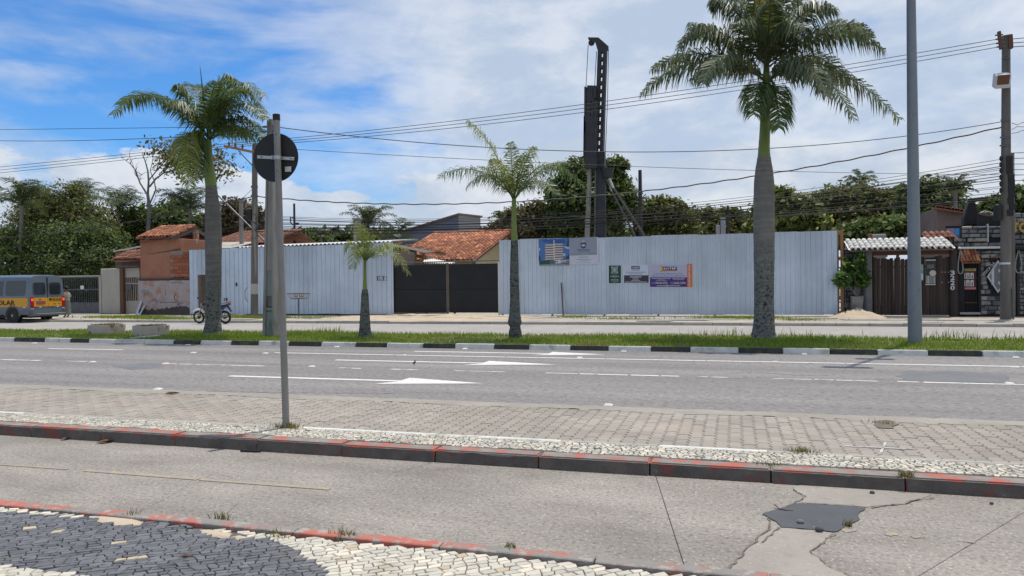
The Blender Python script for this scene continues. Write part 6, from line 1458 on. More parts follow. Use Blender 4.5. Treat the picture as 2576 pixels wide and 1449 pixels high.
# potted shrub
pt = thing('potted_shrub', (rat(185, 1310, YR - .35).x, YR - .35, ZF), 'leafy shrub in a tall tapered concrete pot', 'potted plant')
c = rat(185, 1310, YR - .35); hp = rat(185, 1165, YR - .35).z - ZF; b = MB()
w0, w1 = .155, .215
b.add([(c.x + sx * w0, YR - .35 + sy * w0, ZF) for sx, sy in ((-1, -1), (1, -1), (1, 1), (-1, 1))] + [(c.x + sx * w1, YR - .35 + sy * w1, ZF + hp) for sx, sy in ((-1, -1), (1, -1), (1, 1), (-1, 1))] + [(c.x + sx * w1 * .88, YR - .35 + sy * w1 * .88, ZF + hp) for sx, sy in ((-1, -1), (1, -1), (1, 1), (-1, 1))] + [(c.x + sx * w1 * .8, YR - .35 + sy * w1 * .8, ZF + hp - .12) for sx, sy in ((-1, -1), (1, -1), (1, 1), (-1, 1))],
      [(0, 3, 2, 1)] + [(i, (i + 1) % 4, 4 + (i + 1) % 4, 4 + i) for i in range(4)] + [(4 + i, 4 + (i + 1) % 4, 8 + (i + 1) % 4, 8 + i) for i in range(4)] + [(8 + i, 8 + (i + 1) % 4, 12 + (i + 1) % 4, 12 + i) for i in range(4)] + [(12, 13, 14, 15)])
b.build('pot', 'pot', pt, bevel=.015)
g = random.Random(5); b = MB(); s0 = Vector((c.x, YR - .35, ZF + hp - .1))
for x, y in ((120, 1000), (250, 1080), (200, 900), (60, 980), (230, 820), (140, 830), (170, 760)): limb(b, s0, rat(x, y, YR - .35 + g.uniform(-.3, .3)), .03, .008, g, 5)
b.build('stem', 'bark_pale', pt)
def rl(l, Y): 
    o = []
    for x, y, r_, dY in l:
        p = rat(x, y, Y + dY); o.append((p.x, p.y, p.z, r_, r_ * .9, r_ * .9))
    return o
leaves(pt, 'foliage', rl([(200, 830, .26, 0), (140, 900, .28, 0), (60, 990, .28, -.2), (15, 1010, .2, -.3), (210, 960, .26, .1), (230, 1030, .2, 0), (110, 1010, .26, 0), (195, 745, .15, 0), (90, 810, .16, .1), (300, 990, .12, 0)], YR - .4), 2000, .075, 'leaf_shrub', 71, 14, .3)
# ================================================================== traffic sign seen from behind
b0 = gz(720, 1076, ZK); YSG = b0.y
sg = thing('traffic_sign', (b0.x, YSG, ZK), 'round traffic sign seen from behind on a leaning pole', 'traffic sign')
tp, bt_ = at(695.5, 296, YSG), Vector((b0.x, YSG, ZK - .05)); ks = (tp - CAM).dot(FWD) / FPX
MB().tube([bt_, bt_.lerp(tp, .33), bt_.lerp(tp, .66), tp], [8.6 * ks, 8.4 * ks, 8.2 * ks, 8.0 * ks], 20).build('pole', 'pole_galv', sg, smooth=True)
MB().tube([tp - Vector((0, 0, .03)), tp + Vector((-.002, 0, .035))], 9.2 * ks, 20).build('cap', 'black', sg, smooth=True)
ctr = at(693.5, 396.5, YSG + .06); rD = 62 * ks; nrm = Vector((.10, -1, 0)).normalized()
b = MB(); b.tube([ctr - nrm * .004, ctr + nrm * .004], rD, 56); b.build('disc', 'disc_back', sg, bevel=.0015)
b = MB(); b.tube([ctr - nrm * .007, ctr - nrm * .0045], rD * .985, 56); b.build('face', flat('sign_face', (.6, .6, .6)), sg)
brk = []
pL, pR = at(647, 394.5, YSG + .035), at(740, 399.5, YSG + .045)
MB().bar(pL, pR, .006, .034).build('bracket', 'bracket', sg, bevel=.002)
for x, y in ((658, 395), (686, 396.5), (707, 398), (732, 399)):
    p = at(x, y, YSG + .03); MB().tube([p, p - Vector((0, .012, 0))], .006, 8).build('bolt', 'steel', sg)
for x in (687, 705):
    p = at(x, 397, YSG + .025); MB().box((p.x - .012, p.y - .03, p.z - .02), (p.x + .012, p.y + .008, p.z + .02)).build('clamp', 'bracket', sg, bevel=.003)
pc_ = at(697.5, 397, YSG); MB().tube([pc_ - Vector((0, 0, .02)), pc_ + Vector((0, 0, .02))], 9.4 * ks, 20).build('clamp_band', 'bracket', sg, smooth=True)
p = at(725, 425.5, YSG + .052); MB().box((p.x - 9 * ks, p.y - .002, p.z - 6.5 * ks), (p.x + 9 * ks, p.y, p.z + 6.5 * ks)).build('sticker', 'sticker', sg)
for t in (.83, .945):
    p = bt_.lerp(tp, t); MB().tube([p + Vector((.012, -8.3 * ks, 0)), p + Vector((.012, -8.3 * ks - .002, 0))], .006, 8).build('hole', 'black', sg)

# ================================================================== poles
# concrete double-T pole with green painted foot
cb = gz(683, 846, ZM); YC_ = cb.y; kc = (cb - CAM).dot(FWD) / FPX
cp = thing('concrete_pole', (cb.x, YC_, ZM), 'weathered double-T concrete pole with green-grey foot behind the sign', 'pole')
ct = at(680.5, 300, YC_); wb, wt = 17.5 * kc, 7.0 * kc
def hsec(z0, z1, s, mt, name, yo=0., xo=0., k0=None):
    zz = lambda z: (z - ZM) / (ct.z - ZM)
    def wd(z): t = zz(z); return wb + (wt - wb) * t
    def cx(z): return cb.x + (ct.x - cb.x) * zz(z)
    b = MB()
    for s_ in (-1, 1):
        b.prism([(cx(z0) + s_ * wd(z0), YC_ - wd(z0) * .8, z0), (cx(z0) + s_ * wd(z0) * .55, YC_ - wd(z0) * .8, z0), (cx(z0) + s_ * wd(z0) * .55, YC_ + wd(z0) * .8, z0), (cx(z0) + s_ * wd(z0), YC_ + wd(z0) * .8, z0)], (0, 0, .01)) if False else None
        A = [(cx(z) + s_ * wd(z) * f, YC_ + g_ * wd(z) * .8, z) for z in (z0, z1) for f, g_ in ((1, -1), (.58, -1), (.58, 1), (1, 1))]
        b.add(A, [(0, 1, 2, 3), (4, 5, 6, 7), (0, 1, 5, 4), (1, 2, 6, 5), (2, 3, 7, 6), (3, 0, 4, 7)])
    return b.build(name, mt, cp, bevel=.01)
hsec(ZM - .05, ct.z, 1, 'conc_pole', 'flanges')
def web(z0, z1, mt, name, d=.45, wk=.60):
    zz = lambda z: (z - ZM) / (ct.z - ZM); wd = lambda z: wb + (wt - wb) * zz(z); cx = lambda z: cb.x + (ct.x - cb.x) * zz(z)
    A = [(cx(z) + f * wd(z), YC_ + g_ * wd(z), z) for z in (z0, z1) for f, g_ in ((-wk, -d), (wk, -d), (wk, d), (-wk, d))]
    return MB().add(A, [(0, 1, 2, 3), (4, 5, 6, 7), (0, 1, 5, 4), (1, 2, 6, 5), (2, 3, 7, 6), (3, 0, 4, 7)]).build(name, mt, cp)
zg = at(683, 690, YC_).z; zr0, zr1 = at(683, 776, YC_).z, at(683, 745, YC_).z
web(ZM - .05, zr0 - .1, 'green_paint', 'painted_foot'); web(zr0 - .05, zr0 + .02, 'green_paint', 'shelf', .62); web(zr0 + .02, zr1, 'pier', 'meter_recess', .2); web(zr0 - .1, zr0 - .05, 'green_paint', 'painted_foot', .3); web(zr1, zg, 'green_paint', 'painted_foot'); web(zg, zg + .1, 'conc_pole', 'step', .3); web(zg + .1, ct.z, 'conc_pole', 'web')
q = at(682, 762, YC_ - .08); MB().box((q.x - .08, YC_ - .12, q.z - .1), (q.x + .09, YC_ - .045, q.z + .1)).build('meter_box', 'steel', cp, bevel=.01)
for y in (318, 330):
    q = at(680.5, y, YC_); MB().bar((q.x - .25, YC_, q.z), (q.x + .18, YC_, q.z), .05, .05).build('arm', 'steel', cp)
# wooden utility pole by the left hoarding
wb0 = gz(640, 796, ZF); YW_ = wb0.y; wtp = at(641, 362, YW_); kw = (wb0 - CAM).dot(FWD) / FPX
wp = thing('utility_pole', (wb0.x, YW_, ZF), 'dark wooden utility pole in front of the left hoarding', 'utility pole', 'utility poles')
n = 12; MB().tube([Vector((wb0.x, YW_, ZF - .1)).lerp(wtp, i / n) for i in range(n + 1)], [(9.6 - 3.4 * i / n) * kw for i in range(n + 1)], 14).build('shaft', 'wood_pole', wp, smooth=True)
p, q = at(571, 369, YW_), at(652, 386, YW_); MB().bar((p.x, YW_ - .2, p.z), (q.x, YW_ - .2, q.z), .1, .12).build('crossarm', 'timber', wp, bevel=.01)
for x, y in ((576, 362), (592, 365), (610, 369)):
    c = at(x, y, YW_ - .2); MB().lathe([(-.12, .03), (-.02, .05), (0, .07), (.05, .05), (.1, .04)], 8, c).build('insulator', 'rust', wp, smooth=True)
MB().bar(at(600, 379, YW_ - .12), at(638, 420, YW_ - .12), .04, .04).build('brace', 'steel', wp)
for y in (470, 493, 540, 560, 600): 
    c = at(640, y, YW_); MB().tube([c - Vector((0, 0, .04)), c + Vector((0, 0, .04))], 8.6 * kw, 12).build('band', 'steel', wp)
c = at(632, 540, YW_); MB().box((c.x - .12, YW_ - .25, c.z - .3), (c.x + .14, YW_ + .2, c.z + .25)).build('junction_box', 'black', wp, bevel=.02)
c = at(640, 572, YW_); MB().tube([c + Vector((.25, -.1, -.1)), c + Vector((.36, -.1, .1)), c + Vector((.18, -.1, .22)), c + Vector((-.1, -.1, .1)), c + Vector((.1, -.1, -.15)), c + Vector((.3, -.1, -.05))], .03, 6).build('cable_coil', 'wire', wp)
b = MB(); q = at(640, 723, YW_)
b.tube([Vector((wb0.x, YW_, ZF)).lerp(wtp, .13), Vector((wb0.x, YW_, ZF)).lerp(wtp, .19)], 9.3 * kw, 14); b.build('old_poster_scraps', 'wall_conc', wp)
c = at(628, 741, YW_); MB().tube([(c.x + .18 * math.cos(a), YW_ - .12, c.z + .34 * math.sin(a)) for a in [R(90 + k * 22) for k in range(9)]], .012, 5).build('wire_loop', 'wire', wp)
# stay pole leaning behind the palm
st_ = thing('stay_pole', (at(606, 620, 36.2).x, 36.2, 0), 'thin concrete post with slanting stay behind the left hoarding', 'pole')
p = at(606, 502, 36.2); MB().tube([(p.x + .02, 36.2, 0), p], [.14, .11], 10).build('shaft', 'conc_pole', st_); MB().tube([at(549, 492, 35.), at(665, 606, 35.)], .05, 8).build('stay', 'steel', st_)
p, q = at(550, 508, 36.2), at(612, 506, 36.2); MB().bar((p.x, 36.2, p.z), (q.x, 36.2, q.z), .06, .06).build('arm', 'timber_grey', st_)
MB().box((at(560, 500, 36.2).x, 36.15, at(560, 502, 36.2).z), (at(567, 500, 36.2).x, 36.3, at(560, 492, 36.2).z)).build('bracket', 'timber_grey', st_)
def post(name, lb, x0, y0, x1, y1, w0, w1, Y, mt, cat='pole'):
    p, q = at(x1, y1, Y), at(x0, y0, Y); k = (q - CAM).dot(FWD) / FPX
    rt = thing(name, (p.x, Y, 0), lb, cat); MB().add(*(lambda a: (a.v, a.f))(MB().tube([(p.x, Y, 0), q], [w1 * k, w0 * k], 10))).build('shaft', mt, rt, smooth=True); return rt
tp_ = post('steel_post', 'slim dark post with bracket above the left hoarding', 740, 512, 741, 620, 2.6, 3.2, 42, 'rig')
p = at(737, 548, 42); MB().tube([p, at(731, 545, 42), at(731, 560, 42), at(737, 566, 42)], .04, 6).build('bracket', 'rig', tp_); MB().box((at(744, 560, 42).x, 41.95, at(744, 566, 42).z), (at(750, 560, 42).x, 42.1, at(744, 560, 42).z)).build('clamp', 'rig', tp_)
post('timber_post', 'tapered dark post standing right of the piling rig', 1610, 428, 1612, 592, 4.4, 6.5, 43, 'rig')
post('timber_post', 'short thin post above the middle of the long hoarding', 1831, 517, 1831, 580, 3.0, 3.2, 47, 'rig')
# right hand wooden pole
rb = gz(2530, 803, ZF); YRP = rb.y; rtp = at(2531, 90, YRP); kr = (rb - CAM).dot(FWD) / FPX
rpole = thing('utility_pole', (rb.x, YRP, ZF), 'tall wooden utility pole with floodlight in front of the bar', 'utility pole', 'utility poles')
n = 14; MB().tube([Vector((rb.x, YRP, ZF - .1)).lerp(rtp, i / n) for i in range(n + 1)], [(12.8 - 3.6 * i / n) * kr for i in range(n + 1)], 14).build('shaft', 'wood_pole', rpole, smooth=True)
sc_ = .2294; zr_ = lambda px, py: (2415.3 + px * sc_, 51.1 + py * sc_)
p, q = at(*zr_(425, 122), YRP - .2), at(*zr_(450, 318), YRP - .2); MB().bar(p, q, .1, .12).build('bracket', 'rust', rpole, bevel=.01)
for y in (160, 205, 250, 290): 
    c = at(*zr_(422 + (y - 122) * .13, y), YRP - .22); MB().tube([c - Vector((.12, 0, 0)), c + Vector((.12, 0, 0))], .03, 6).build('insulator', 'steel', rpole)
p, q = at(*zr_(545, 158), YRP - .1), at(*zr_(553, 312), YRP - .1); MB().bar(p, q, .14, .16).build('bracket', 'rust', rpole, bevel=.01)
for y, x0, x1 in ((415, 455, 545), (1095, 445, 550), (1285, 437, 556), (1375, 434, 556)): 
    p, q = at(*zr_(x0, y), YRP - .14), at(*zr_(x1, y), YRP - .14); MB().bar(p, q, .05, .05).build('step_bolt', 'steel', rpole)
c = at(*zr_(455, 660), YRP - .35)
b = MB(); b.obox(c, (.26, .08, .02), (0, .16, .08), (0, -.08, .22)); b.build('floodlight', 'letter_grey', rpole, bevel=.02); MB().obox(c + Vector((0, -.19, -.02)), (.2, .06, .015), (0, .012, .006), (0, -.06, .15)).build('lens', 'rust', rpole)
for i, y in enumerate((400, 415, 430, 447, 463, 480)):
    c = at(2516, y, YRP); MB().lathe([(-.1, .03), (0, .06), (.08, .03)], 7, c + Vector((-.02, -.15, 0))).build('insulator', 'wire', rpole)
c = at(2512, 535, YRP); MB().lathe([(-.28, .14), (.25, .14), (.3, .08)], 10, c + Vector((-.06, -.1, 0))).build('transformer_can', 'black', rpole, smooth=True)
for k in range(10):
    y = 400 + k * 15; c = at(2540 + rng.uniform(-4, 6), y, YRP - .1); MB().box((c.x - .09, c.y - .1, c.z - .11), (c.x + .1, c.y + .05, c.z + .1)).build('cable_box', 'black', rpole)
bd_ = at(2530, 690, YRP); MB().tube([Vector((rb.x, YRP, 2.05)), Vector((rb.x, YRP, 2.12))], 12.6 * kr, 14).build('band', 'galv_side', rpole)
MB().tube([Vector((rb.x + .2, YRP - .12, ZF)), Vector((rb.x + .18, YRP - .12, 1.2))], .03, 6).build('conduit', 'steel', rpole)
p2 = post('concrete_pole', 'thin pale pole partly hidden behind the tall wooden pole', 2545, 385, 2545, 700, 6, 8, YRP + 1.5, 'wood_pole', 'pole')
# lamp post
lb_ = gz(2302, 861, ZM); YL = lb_.y; kl = (lb_ - CAM).dot(FWD) / FPX
lp = thing('lamp_post', (lb_.x, YL, ZM), 'tall smooth grey street lamp post on the grass strip', 'lamp post')
HT = 12.0
def lpt(z):
    t = (z - ZM) / (at(2292, 0, YL).z - ZM); return Vector((lb_.x + (at(2292, 0, YL).x - lb_.x) * t, YL, z))
MB().tube([lpt(ZM - .05 + (HT + .05) * i / 10) for i in range(11)], [(16.5 - 5.6 * min(1.3, i / 6.2)) * kl for i in range(11)], 24).build('shaft', 'lamp_pole', lp, smooth=True)
sh_ = Vector((-math.sin(SUN_AZ), -math.cos(SUN_AZ), 0))
for z, s, ar in ((9.0, .36, 1.1), (HT - .05, .42, 2.2)):
    c0_ = lpt(z); MB().tube([c0_, c0_ + sh_ * ar], .05, 8).build('arm', 'lamp_pole', lp); c = c0_ + sh_ * (ar + .1); MB().box((c.x - s, c.y - .14, z - .06), (c.x + s, c.y + .14, z + .06)).build('luminaire', 'lamp_pole', lp, bevel=.03)

# ================================================================== cables
def wire(p, q, mid=None, r=.012, mt='wire', label=None, tw=0., group=None, n=36):
    p, q = Vector(p), Vector(q); sag = 0.
    if mid:
        best = min((abs(pj(p.lerp(q, t / 200))[0] - mid[0]), t / 200) for t in range(201))[1]
        c = p.lerp(q, best); z = at(mid[0], mid[1], c.y).z; s = 4 * best * (1 - best); sag = (c.z - z) / s if s > .05 else 0
    P_ = []
    for i in range(n + 1):
        t = i / n; c = p.lerp(q, t); c.z -= sag * 4 * t * (1 - t)
        if tw: c += Vector((0, math.sin(t * n * .9) * tw, math.cos(t * n * .9) * tw))
        P_.append(c)
    o = MB().tube(P_, r, 5, cap=False).build('power_cable', mt, None, smooth=True, fix=False); tag(o, label, 'cable', group); return o
GH = 'three thin high cables crossing the sky'
for i in range(3):
    L_ = at(577 + 16 * i, 361 + 3.5 * i, YW_ - .2); Rr_ = at(2512 + 3 * i, 98 + 9.5 * i, YRP - .2)
    wire(L_, Rr_, (1480, 261 + 10 * i), .013, 'wire', ('topmost', 'middle', 'lowest')[i] + ' of the three high cables between crossarm and right pole top', group=GH)
    wire(L_, at(-160, 436 + 7 * i, 33), (250, 395 + 7 * i), .013, 'wire', ('topmost', 'middle', 'lowest')[i] + ' of the three high cables running left from the crossarm', group='high cables running out at the left')
    wire(at(2548, 98 + 10 * i, YRP), at(2700, 84 + 12 * i, 28), None, .013, 'wire', ('topmost', 'middle', 'lowest')[i] + ' of three short high cables leaving the right pole to the right', group='cables leaving the right pole')
T0 = at(640, 493, YW_); T1 = at(2522, 319, YRP)
wire(T0, T1, (1288, 508), .026, 'wire_tw', 'thick twisted service cable sagging across the whole view', tw=.014, n=220)
wire(T0, at(-160, 606, 33), (250, 570), .026, 'wire_tw', 'thick twisted cable crossing the leafy left tree', tw=.014, n=160)
wire(at(684, 318, YC_), at(2522, 306, YRP), (1440, 380), .013, 'wire', 'cable drooping from the concrete pole to the right pole')
wire(at(684, 318, YC_), at(-160, 328, 24), (350, 322), .009, 'wire', 'thin cable running left from the concrete pole top')
wire(at(684, 330, YC_), at(-160, 348, 26), (300, 351), .011, 'wire', 'dark cable above the half bare tree')
wire(at(684, 372, YC_), at(2750, 440, 30), (1480, 414), .008, 'wire', 'faint thin cable passing behind the rig mast')
wire(at(640, 505, YW_), at(560, 515, 36.2), None, .012, 'wire', 'short cable between wooden pole and stay post')
wire(at(640, 470, YW_), at(605, 505, 36.2), None, .01, 'wire', 'short slanting cable at the wooden pole')
wire(at(-160, 660, 33), at(455, 626, YB + .05), (250, 655), .014, 'wire', 'low cable reaching the tiled booth')
wire(at(-160, 652, 36), at(640, 560, YW_), (250, 625), .012, 'wire', 'dark cable low over the leafy left tree')
GB = 'bundle of low cables between the two wooden poles'
for i in range(15):
    yl = 541 + i * 3.6 + rng.uniform(-1, 1); yr = 400 + i * 7.5 + rng.uniform(-4, 4); ym = 548 + i * 2.4 + rng.uniform(-3, 3)
    wire(at(640, yl, YW_ + rng.uniform(-.1, .2)), at(2518, yr, YRP - rng.uniform(0, .2)), (1250, ym), rng.choice((.009, .011, .015)), 'wire', 'one of many low cables strung between the two wooden poles', group=GB)
for i in range(7):
    y = 385 + i * 14; wire(at(2540, y, YRP), at(2720, y - 2 + rng.uniform(-6, 6), 28), None, .011, 'wire', 'low cable leaving the right pole to the right', group='low cables leaving the right pole')
for i in range(3):
    P_ = [at(2545 + 14 * k, 325 + (i - 1) * 10 + rng.uniform(-9, 9), YRP - .1) for k in range(6)]; tag(MB().tube(P_, .01, 4, cap=False).build('loose_cable', 'wire', None), 'tangled loose cable at the right pole', 'cable', 'tangled cables at the right pole')

# ================================================================== piling rig
YG_ = 40.; zgx = lambda px, py: (1341.9 + px * .3969, 63.9 + py * .3969)
def gp(px, py, dy=0.): return at(*zgx(px, py), YG_ + dy)
rg = thing('piling_rig', (gp(430, 1340).x, YG_, 0), 'black piling rig with perforated mast behind the hoarding', 'piling rig')
# leaning mast: two side plates with webs between round-cornered holes
mT, mB = gp(438, 165), gp(415, 820); kk = (mT - CAM).dot(FWD) / FPX * .3969
ax = (mB - mT); hw = 28 * kk; ih = 7 * kk
def mp_(t, s, dy): p = mT + ax * t; return Vector((p.x + s, YG_ + dy, p.z))
for dy in (-.16, .14):
    for s0, s1 in ((-hw, -ih), (ih, hw)):
        MB().prism([mp_(0, s0, dy), mp_(0, s1, dy), mp_(1, s1, dy), mp_(1, s0, dy)], (0, .03, 0)).build('mast_plate', 'rig', rg)
nh = 13
for i in range(nh + 1):
    t0 = max(0, (i - .5) / nh + .022); t1 = min(1, (i + .5) / nh - .022)
    t0, t1 = (i / nh - .014 if i else 0), (i / nh + .014 if i < nh else 1)
    MB().prism([mp_(t0, -ih - .01, -.165), mp_(t0, ih + .01, -.165), mp_(t1, ih + .01, -.165), mp_(t1, -ih - .01, -.165)], (0, .34, 0)).build('mast_web', 'rig', rg)
for s in (-hw, hw - .03): MB().prism([mp_(0, s, -.13), mp_(0, s + .03, -.13), mp_(1, s + .03, -.13), mp_(1, s, -.13)], (0, .27, 0)).build('mast_plate', 'rig', rg)
MB().prism([gp(392, 800, -.2), gp(448, 800, -.2), gp(456, 1345, -.2), gp(385, 1345, -.2)], (0, .4, 0)).build('lower_mast', 'rig', rg)
MB().tube([Vector((gp(420, 1345).x, YG_, 0)), gp(420, 1340)], .32, 10).build('mast_foot', 'rig', rg)
MB().prism([gp(388, 860, -.28), gp(398, 860, -.28), gp(394, 1345, -.28), gp(384, 1345, -.28)], (0, .08, 0)).build('guide_rail', 'steel', rg)
# head
MB().prism([gp(345, 75, -.15), gp(412, 76, -.15), gp(476, 132, -.15), gp(474, 160, -.15), gp(440, 168, -.15), (gp(408, 162, -.15)), gp(392, 108, -.15), gp(350, 92, -.15)], (0, .05, 0)).build('head_plate', 'rig', rg)
MB().prism([gp(345, 75, .1), gp(412, 76, .1), gp(476, 132, .1), gp(474, 160, .1), gp(440, 168, .1), (gp(408, 162, .1)), gp(392, 108, .1), gp(350, 92, .1)], (0, .05, 0)).build('head_plate', 'rig', rg)
for x, y, r_ in ((368, 110, 20), (457, 147, 19)): MB().tube([gp(x, y, -.09), gp(x, y, .09)], r_ * kk, 18).build('pulley', 'rig', rg)
# hammer casing in front
MB().prism([gp(322, 390, -.75), gp(396, 388, -.75), gp(396, 470, -.75), gp(385, 560, -.75), gp(388, 830, -.75), gp(318, 830, -.75)], (0, .05, 0)).build('casing_back', 'rig', rg) if False else None
for x0, x1, y0, y1 in ((322, 333, 388, 840), (340, 376, 380, 480), (380, 396, 380, 460), (338, 362, 480, 575), (370, 384, 460, 575), (384, 402, 480, 890), (318, 386, 575, 840)):
    MB().prism([gp(x0, y0, -.6), gp(x1, y0, -.6), gp(x1 - 3, y1, -.6), gp(x0 - 3, y1, -.6)], (0, .36, 0)).build('hammer_casing', 'rig', rg)
for y in (392, 470, 520, 560): MB().prism([gp(322, y, -.55), gp(398, y, -.55), gp(398, y + 12, -.55), gp(322, y + 12, -.55)], (0, .25, 0)).build('hammer_rib', 'rig', rg)
MB().prism([gp(318, 835, -.7), gp(402, 835, -.7), gp(398, 905, -.7), (gp(325, 905, -.7))], (0, .55, 0)).build('pile_cap', 'rig', rg)
MB().prism([gp(402, 820, -.24), gp(450, 820, -.24), gp(450, 885, -.24), gp(402, 885, -.24)], (0, .5, 0)).build('guide_block', 'rig', rg)
MB().tube([gp(468, 905, -.1), gp(468, 965, -.1)], [.38, .3], 12).build('winch', 'rig', rg)
pc1 = thing('concrete_pile', (gp(340, 1340, -.45).x, YG_ - .45, 0), 'pale concrete pile hanging below the rig hammer', 'concrete pile')
MB().prism([gp(344, 905, -.5), gp(362, 905, -.5), gp(350, 1345, -.5), gp(324, 1345, -.5)], (0, .35, 0)).build('shaft', 'conc_pole', pc1); p = gp(337, 1345, -.5); MB().box((p.x - .25, YG_ - .49, 0), (p.x + .25, YG_ - .16, p.z)).build('lower_shaft', 'conc_pole', pc1)
MB().tube([gp(455, 968, .1), gp(650, 1345, 1.6)], .06, 8).build('brace', 'steel', rg, smooth=True); MB().tube([gp(478, 968, .1), gp(505, 1030, .3)], .08, 8).build('brace_piston', 'galv_side', rg, smooth=True); MB().tube([gp(500, 1020, .3), gp(672, 1285, 1.8), gp(735, 1390, 2.4)], .075, 10).build('brace', 'steel', rg, smooth=True)
MB().tube([gp(455, 965, .1), gp(497, 1050, .4)], .05, 8).build('brace_piston', 'galv_side', rg, smooth=True)
for pts in ([(347, 122), (333, 390)], [(400, 165), (388, 382)], [(476, 150), (470, 470), (455, 830)], [(468, 165), (456, 520), (447, 860)], [(347, 915), (340, 1080), (350, 1130), (362, 1140)], [(376, 920), (370, 1000)]):
    MB().tube([gp(x, y, -.3) for x, y in pts], .018, 5, cap=False).build('cable', 'wire', rg)
MB().box((gp(330, 1340).x, YG_ + .6, .3), (gp(760, 1340).x, YG_ + 4.2, 1.6)).build('carriage', 'rig', rg, bevel=.1)
for y in (YG_ + .5, YG_ + 3.6): MB().box((gp(320, 1340).x, y, 0), (gp(780, 1340).x, y + .6, .6)).build('track', 'rubber', rg, bevel=.2)

# ================================================================== school van
lo_, hi_ = -40., -20.
for _ in range(40):
    md = (lo_ + hi_) / 2
    if pj((md, 26.55, 1.))[0] > 77: hi_ = md
    else: lo_ = md
VX = (lo_ + hi_) / 2
van = thing('school_van', (0, 0, 0), 'blue-grey school van with yellow band parked at the far kerb', 'van')
W_, Ht = 1.86, 2.2
def vsec(x, top, k=1., rear=0.):
    o = []
    for y, z in ((.10, .36), (.02, .44), (0, .70), (0, 1.15), (.03, 1.5), (.085, 2.0), (.12, 2.11), (.24, 2.18), (.6, 2.215)):
        zz = .36 + (z - .36) * (top - .36) / (2.215 - .36); o.append((x + rear * (z / 2.2), y * k, zz))
    return o + [(a, W_ - b_, c) for a, b_, c in o[::-1]]
secs = [vsec(0, 2.19, 1, -.10), vsec(-.10, 2.215, 1, -.08), vsec(-1.2, 2.23), vsec(-3.1, 2.22), vsec(-3.45, 2.12), vsec(-4.1, 1.30), vsec(-4.75, 1.02), vsec(-4.95, .78)]
b = MB(); n = len(secs[0]); vv = [p for s in secs for p in s]
fs = [(i * n + j, i * n + (j + 1) % n, (i + 1) * n + (j + 1) % n, (i + 1) * n + j) for i in range(len(secs) - 1) for j in range(n)] + [tuple(range(n)), tuple(range((len(secs) - 1) * n, len(secs) * n))]
b.add(vv, fs); b.build('body', 'van', van, smooth=True, bevel=.0)
def vquad(y0, y1, z0, z1, x=.0, th=.012, r_=.05):
    """panel on the leaning rear face"""
    xa = lambda z: x - .10 * (z / 2.2) + .004
    P_ = []
    for cy, cz, a0 in ((y1 - r_, z0 + r_, -90), (y1 - r_, z1 - r_, 0), (y0 + r_, z1 - r_, 90), (y0 + r_, z0 + r_, 180)):
        for k in range(4): a = R(a0 + k * 30); P_.append((cy + r_ * math.cos(a), cz + r_ * math.sin(a)))
    return MB().prism([(xa(z), y, z) for y, z in P_], (th, 0, 0))
vquad(.20, .82, 1.29, 1.86, r_=.1).build('rear_window', 'glass', van); vquad(1.04, 1.66, 1.29, 1.86, r_=.1).build('rear_window', 'glass', van)
vquad(.17, .85, 1.26, 1.89, th=.006, r_=.12).build('window_seal', 'van_grey', van); vquad(1.01, 1.69, 1.26, 1.89, th=.006, r_=.12).build('window_seal', 'van_grey', van)
yb_ = vquad(.19, .925, .74, 1.15, r_=.01); yb_.build('yellow_band', 'yellow', van); vquad(.94, 1.69, .74, 1.15, r_=.01).build('yellow_band', 'yellow', van)
MB().box((-.095, .928, .5), (-.028, .937, 2.1)).build('door_seam', 'black', van)
for y0 in (.02, W_ - .17):
    vquad(y0, y0 + .15, .68, 1.18, th=.03, r_=.03).build('tail_light', 'red_lens', van); vquad(y0 + .02, y0 + .13, 1.0, 1.12, th=.036, r_=.03).build('brake_lamp', 'red_lit', van)
    vquad(y0 - .0, y0 + .14, .62, .67, th=.02, r_=.01).build('lens_trim', 'white', van)
vquad(.30, .80, .84, 1.0, th=.02, r_=.02).build('plate_recess', 'van_grey', van); vquad(.37, .73, .85, .96, th=.026, r_=.01).build('number_plate', 'plate_red', van)
vquad(1.0, 1.13, 1.0, 1.12, th=.02, r_=.02).build('door_latch', 'black', van); vquad(.47, .57, 1.05, 1.1, th=.02, r_=.01).build('badge', 'chrome', van)
for y in (.2, .45, 1.1, 1.4): vquad(y, y + .12, .70, .735, th=.014, r_=.005).build('reflector', 'red_lens' if y in (.2, 1.1) else 'white', van)
MB().box((-.25, .02, .30), (.10, W_ - .02, .44)).build('bumper', 'van_grey', van, bevel=.04, seg=2); MB().box((.098, .25, .40), (.104, W_ - .1, .42)).build('bumper_strip', 'letter_grey', van)
for y in (.0, W_ - .13): MB().box((-.12, y, .50), (.03, y + .13, .66)).build('bumper_corner', 'van_grey', van, bevel=.03)
# side
def vside(x0, x1, z0, z1, mt, name, y=-.006, th=.012, r_=.06, lean=True):
    P_ = []
    for cx, cz, a0 in ((x1 - r_, z0 + r_, -90), (x1 - r_, z1 - r_, 0), (x0 + r_, z1 - r_, 90), (x0 + r_, z0 + r_, 180)):
        for k in range(4): a = R(a0 + k * 30); P_.append((cx + r_ * math.cos(a), cz + r_ * math.sin(a)))
    yy = lambda z: y + (.085 * max(0, (z - 1.15) / .85) if lean else 0)
    return MB().prism([(x, yy(z), z) for x, z in P_], (0, th, 0)).build(name, mt, van)
vside(-1.55, -.32, 1.25, 1.95, 'glass', 'side_window', r_=.1); vside(-2.85, -1.68, 1.25, 1.95, 'glass', 'side_window', r_=.1); vside(-3.6, -2.98, 1.3, 1.85, 'glass', 'side_window', r_=.1)
vside(-3.9, -.18, .74, 1.15, 'yellow', 'yellow_band', r_=.005)
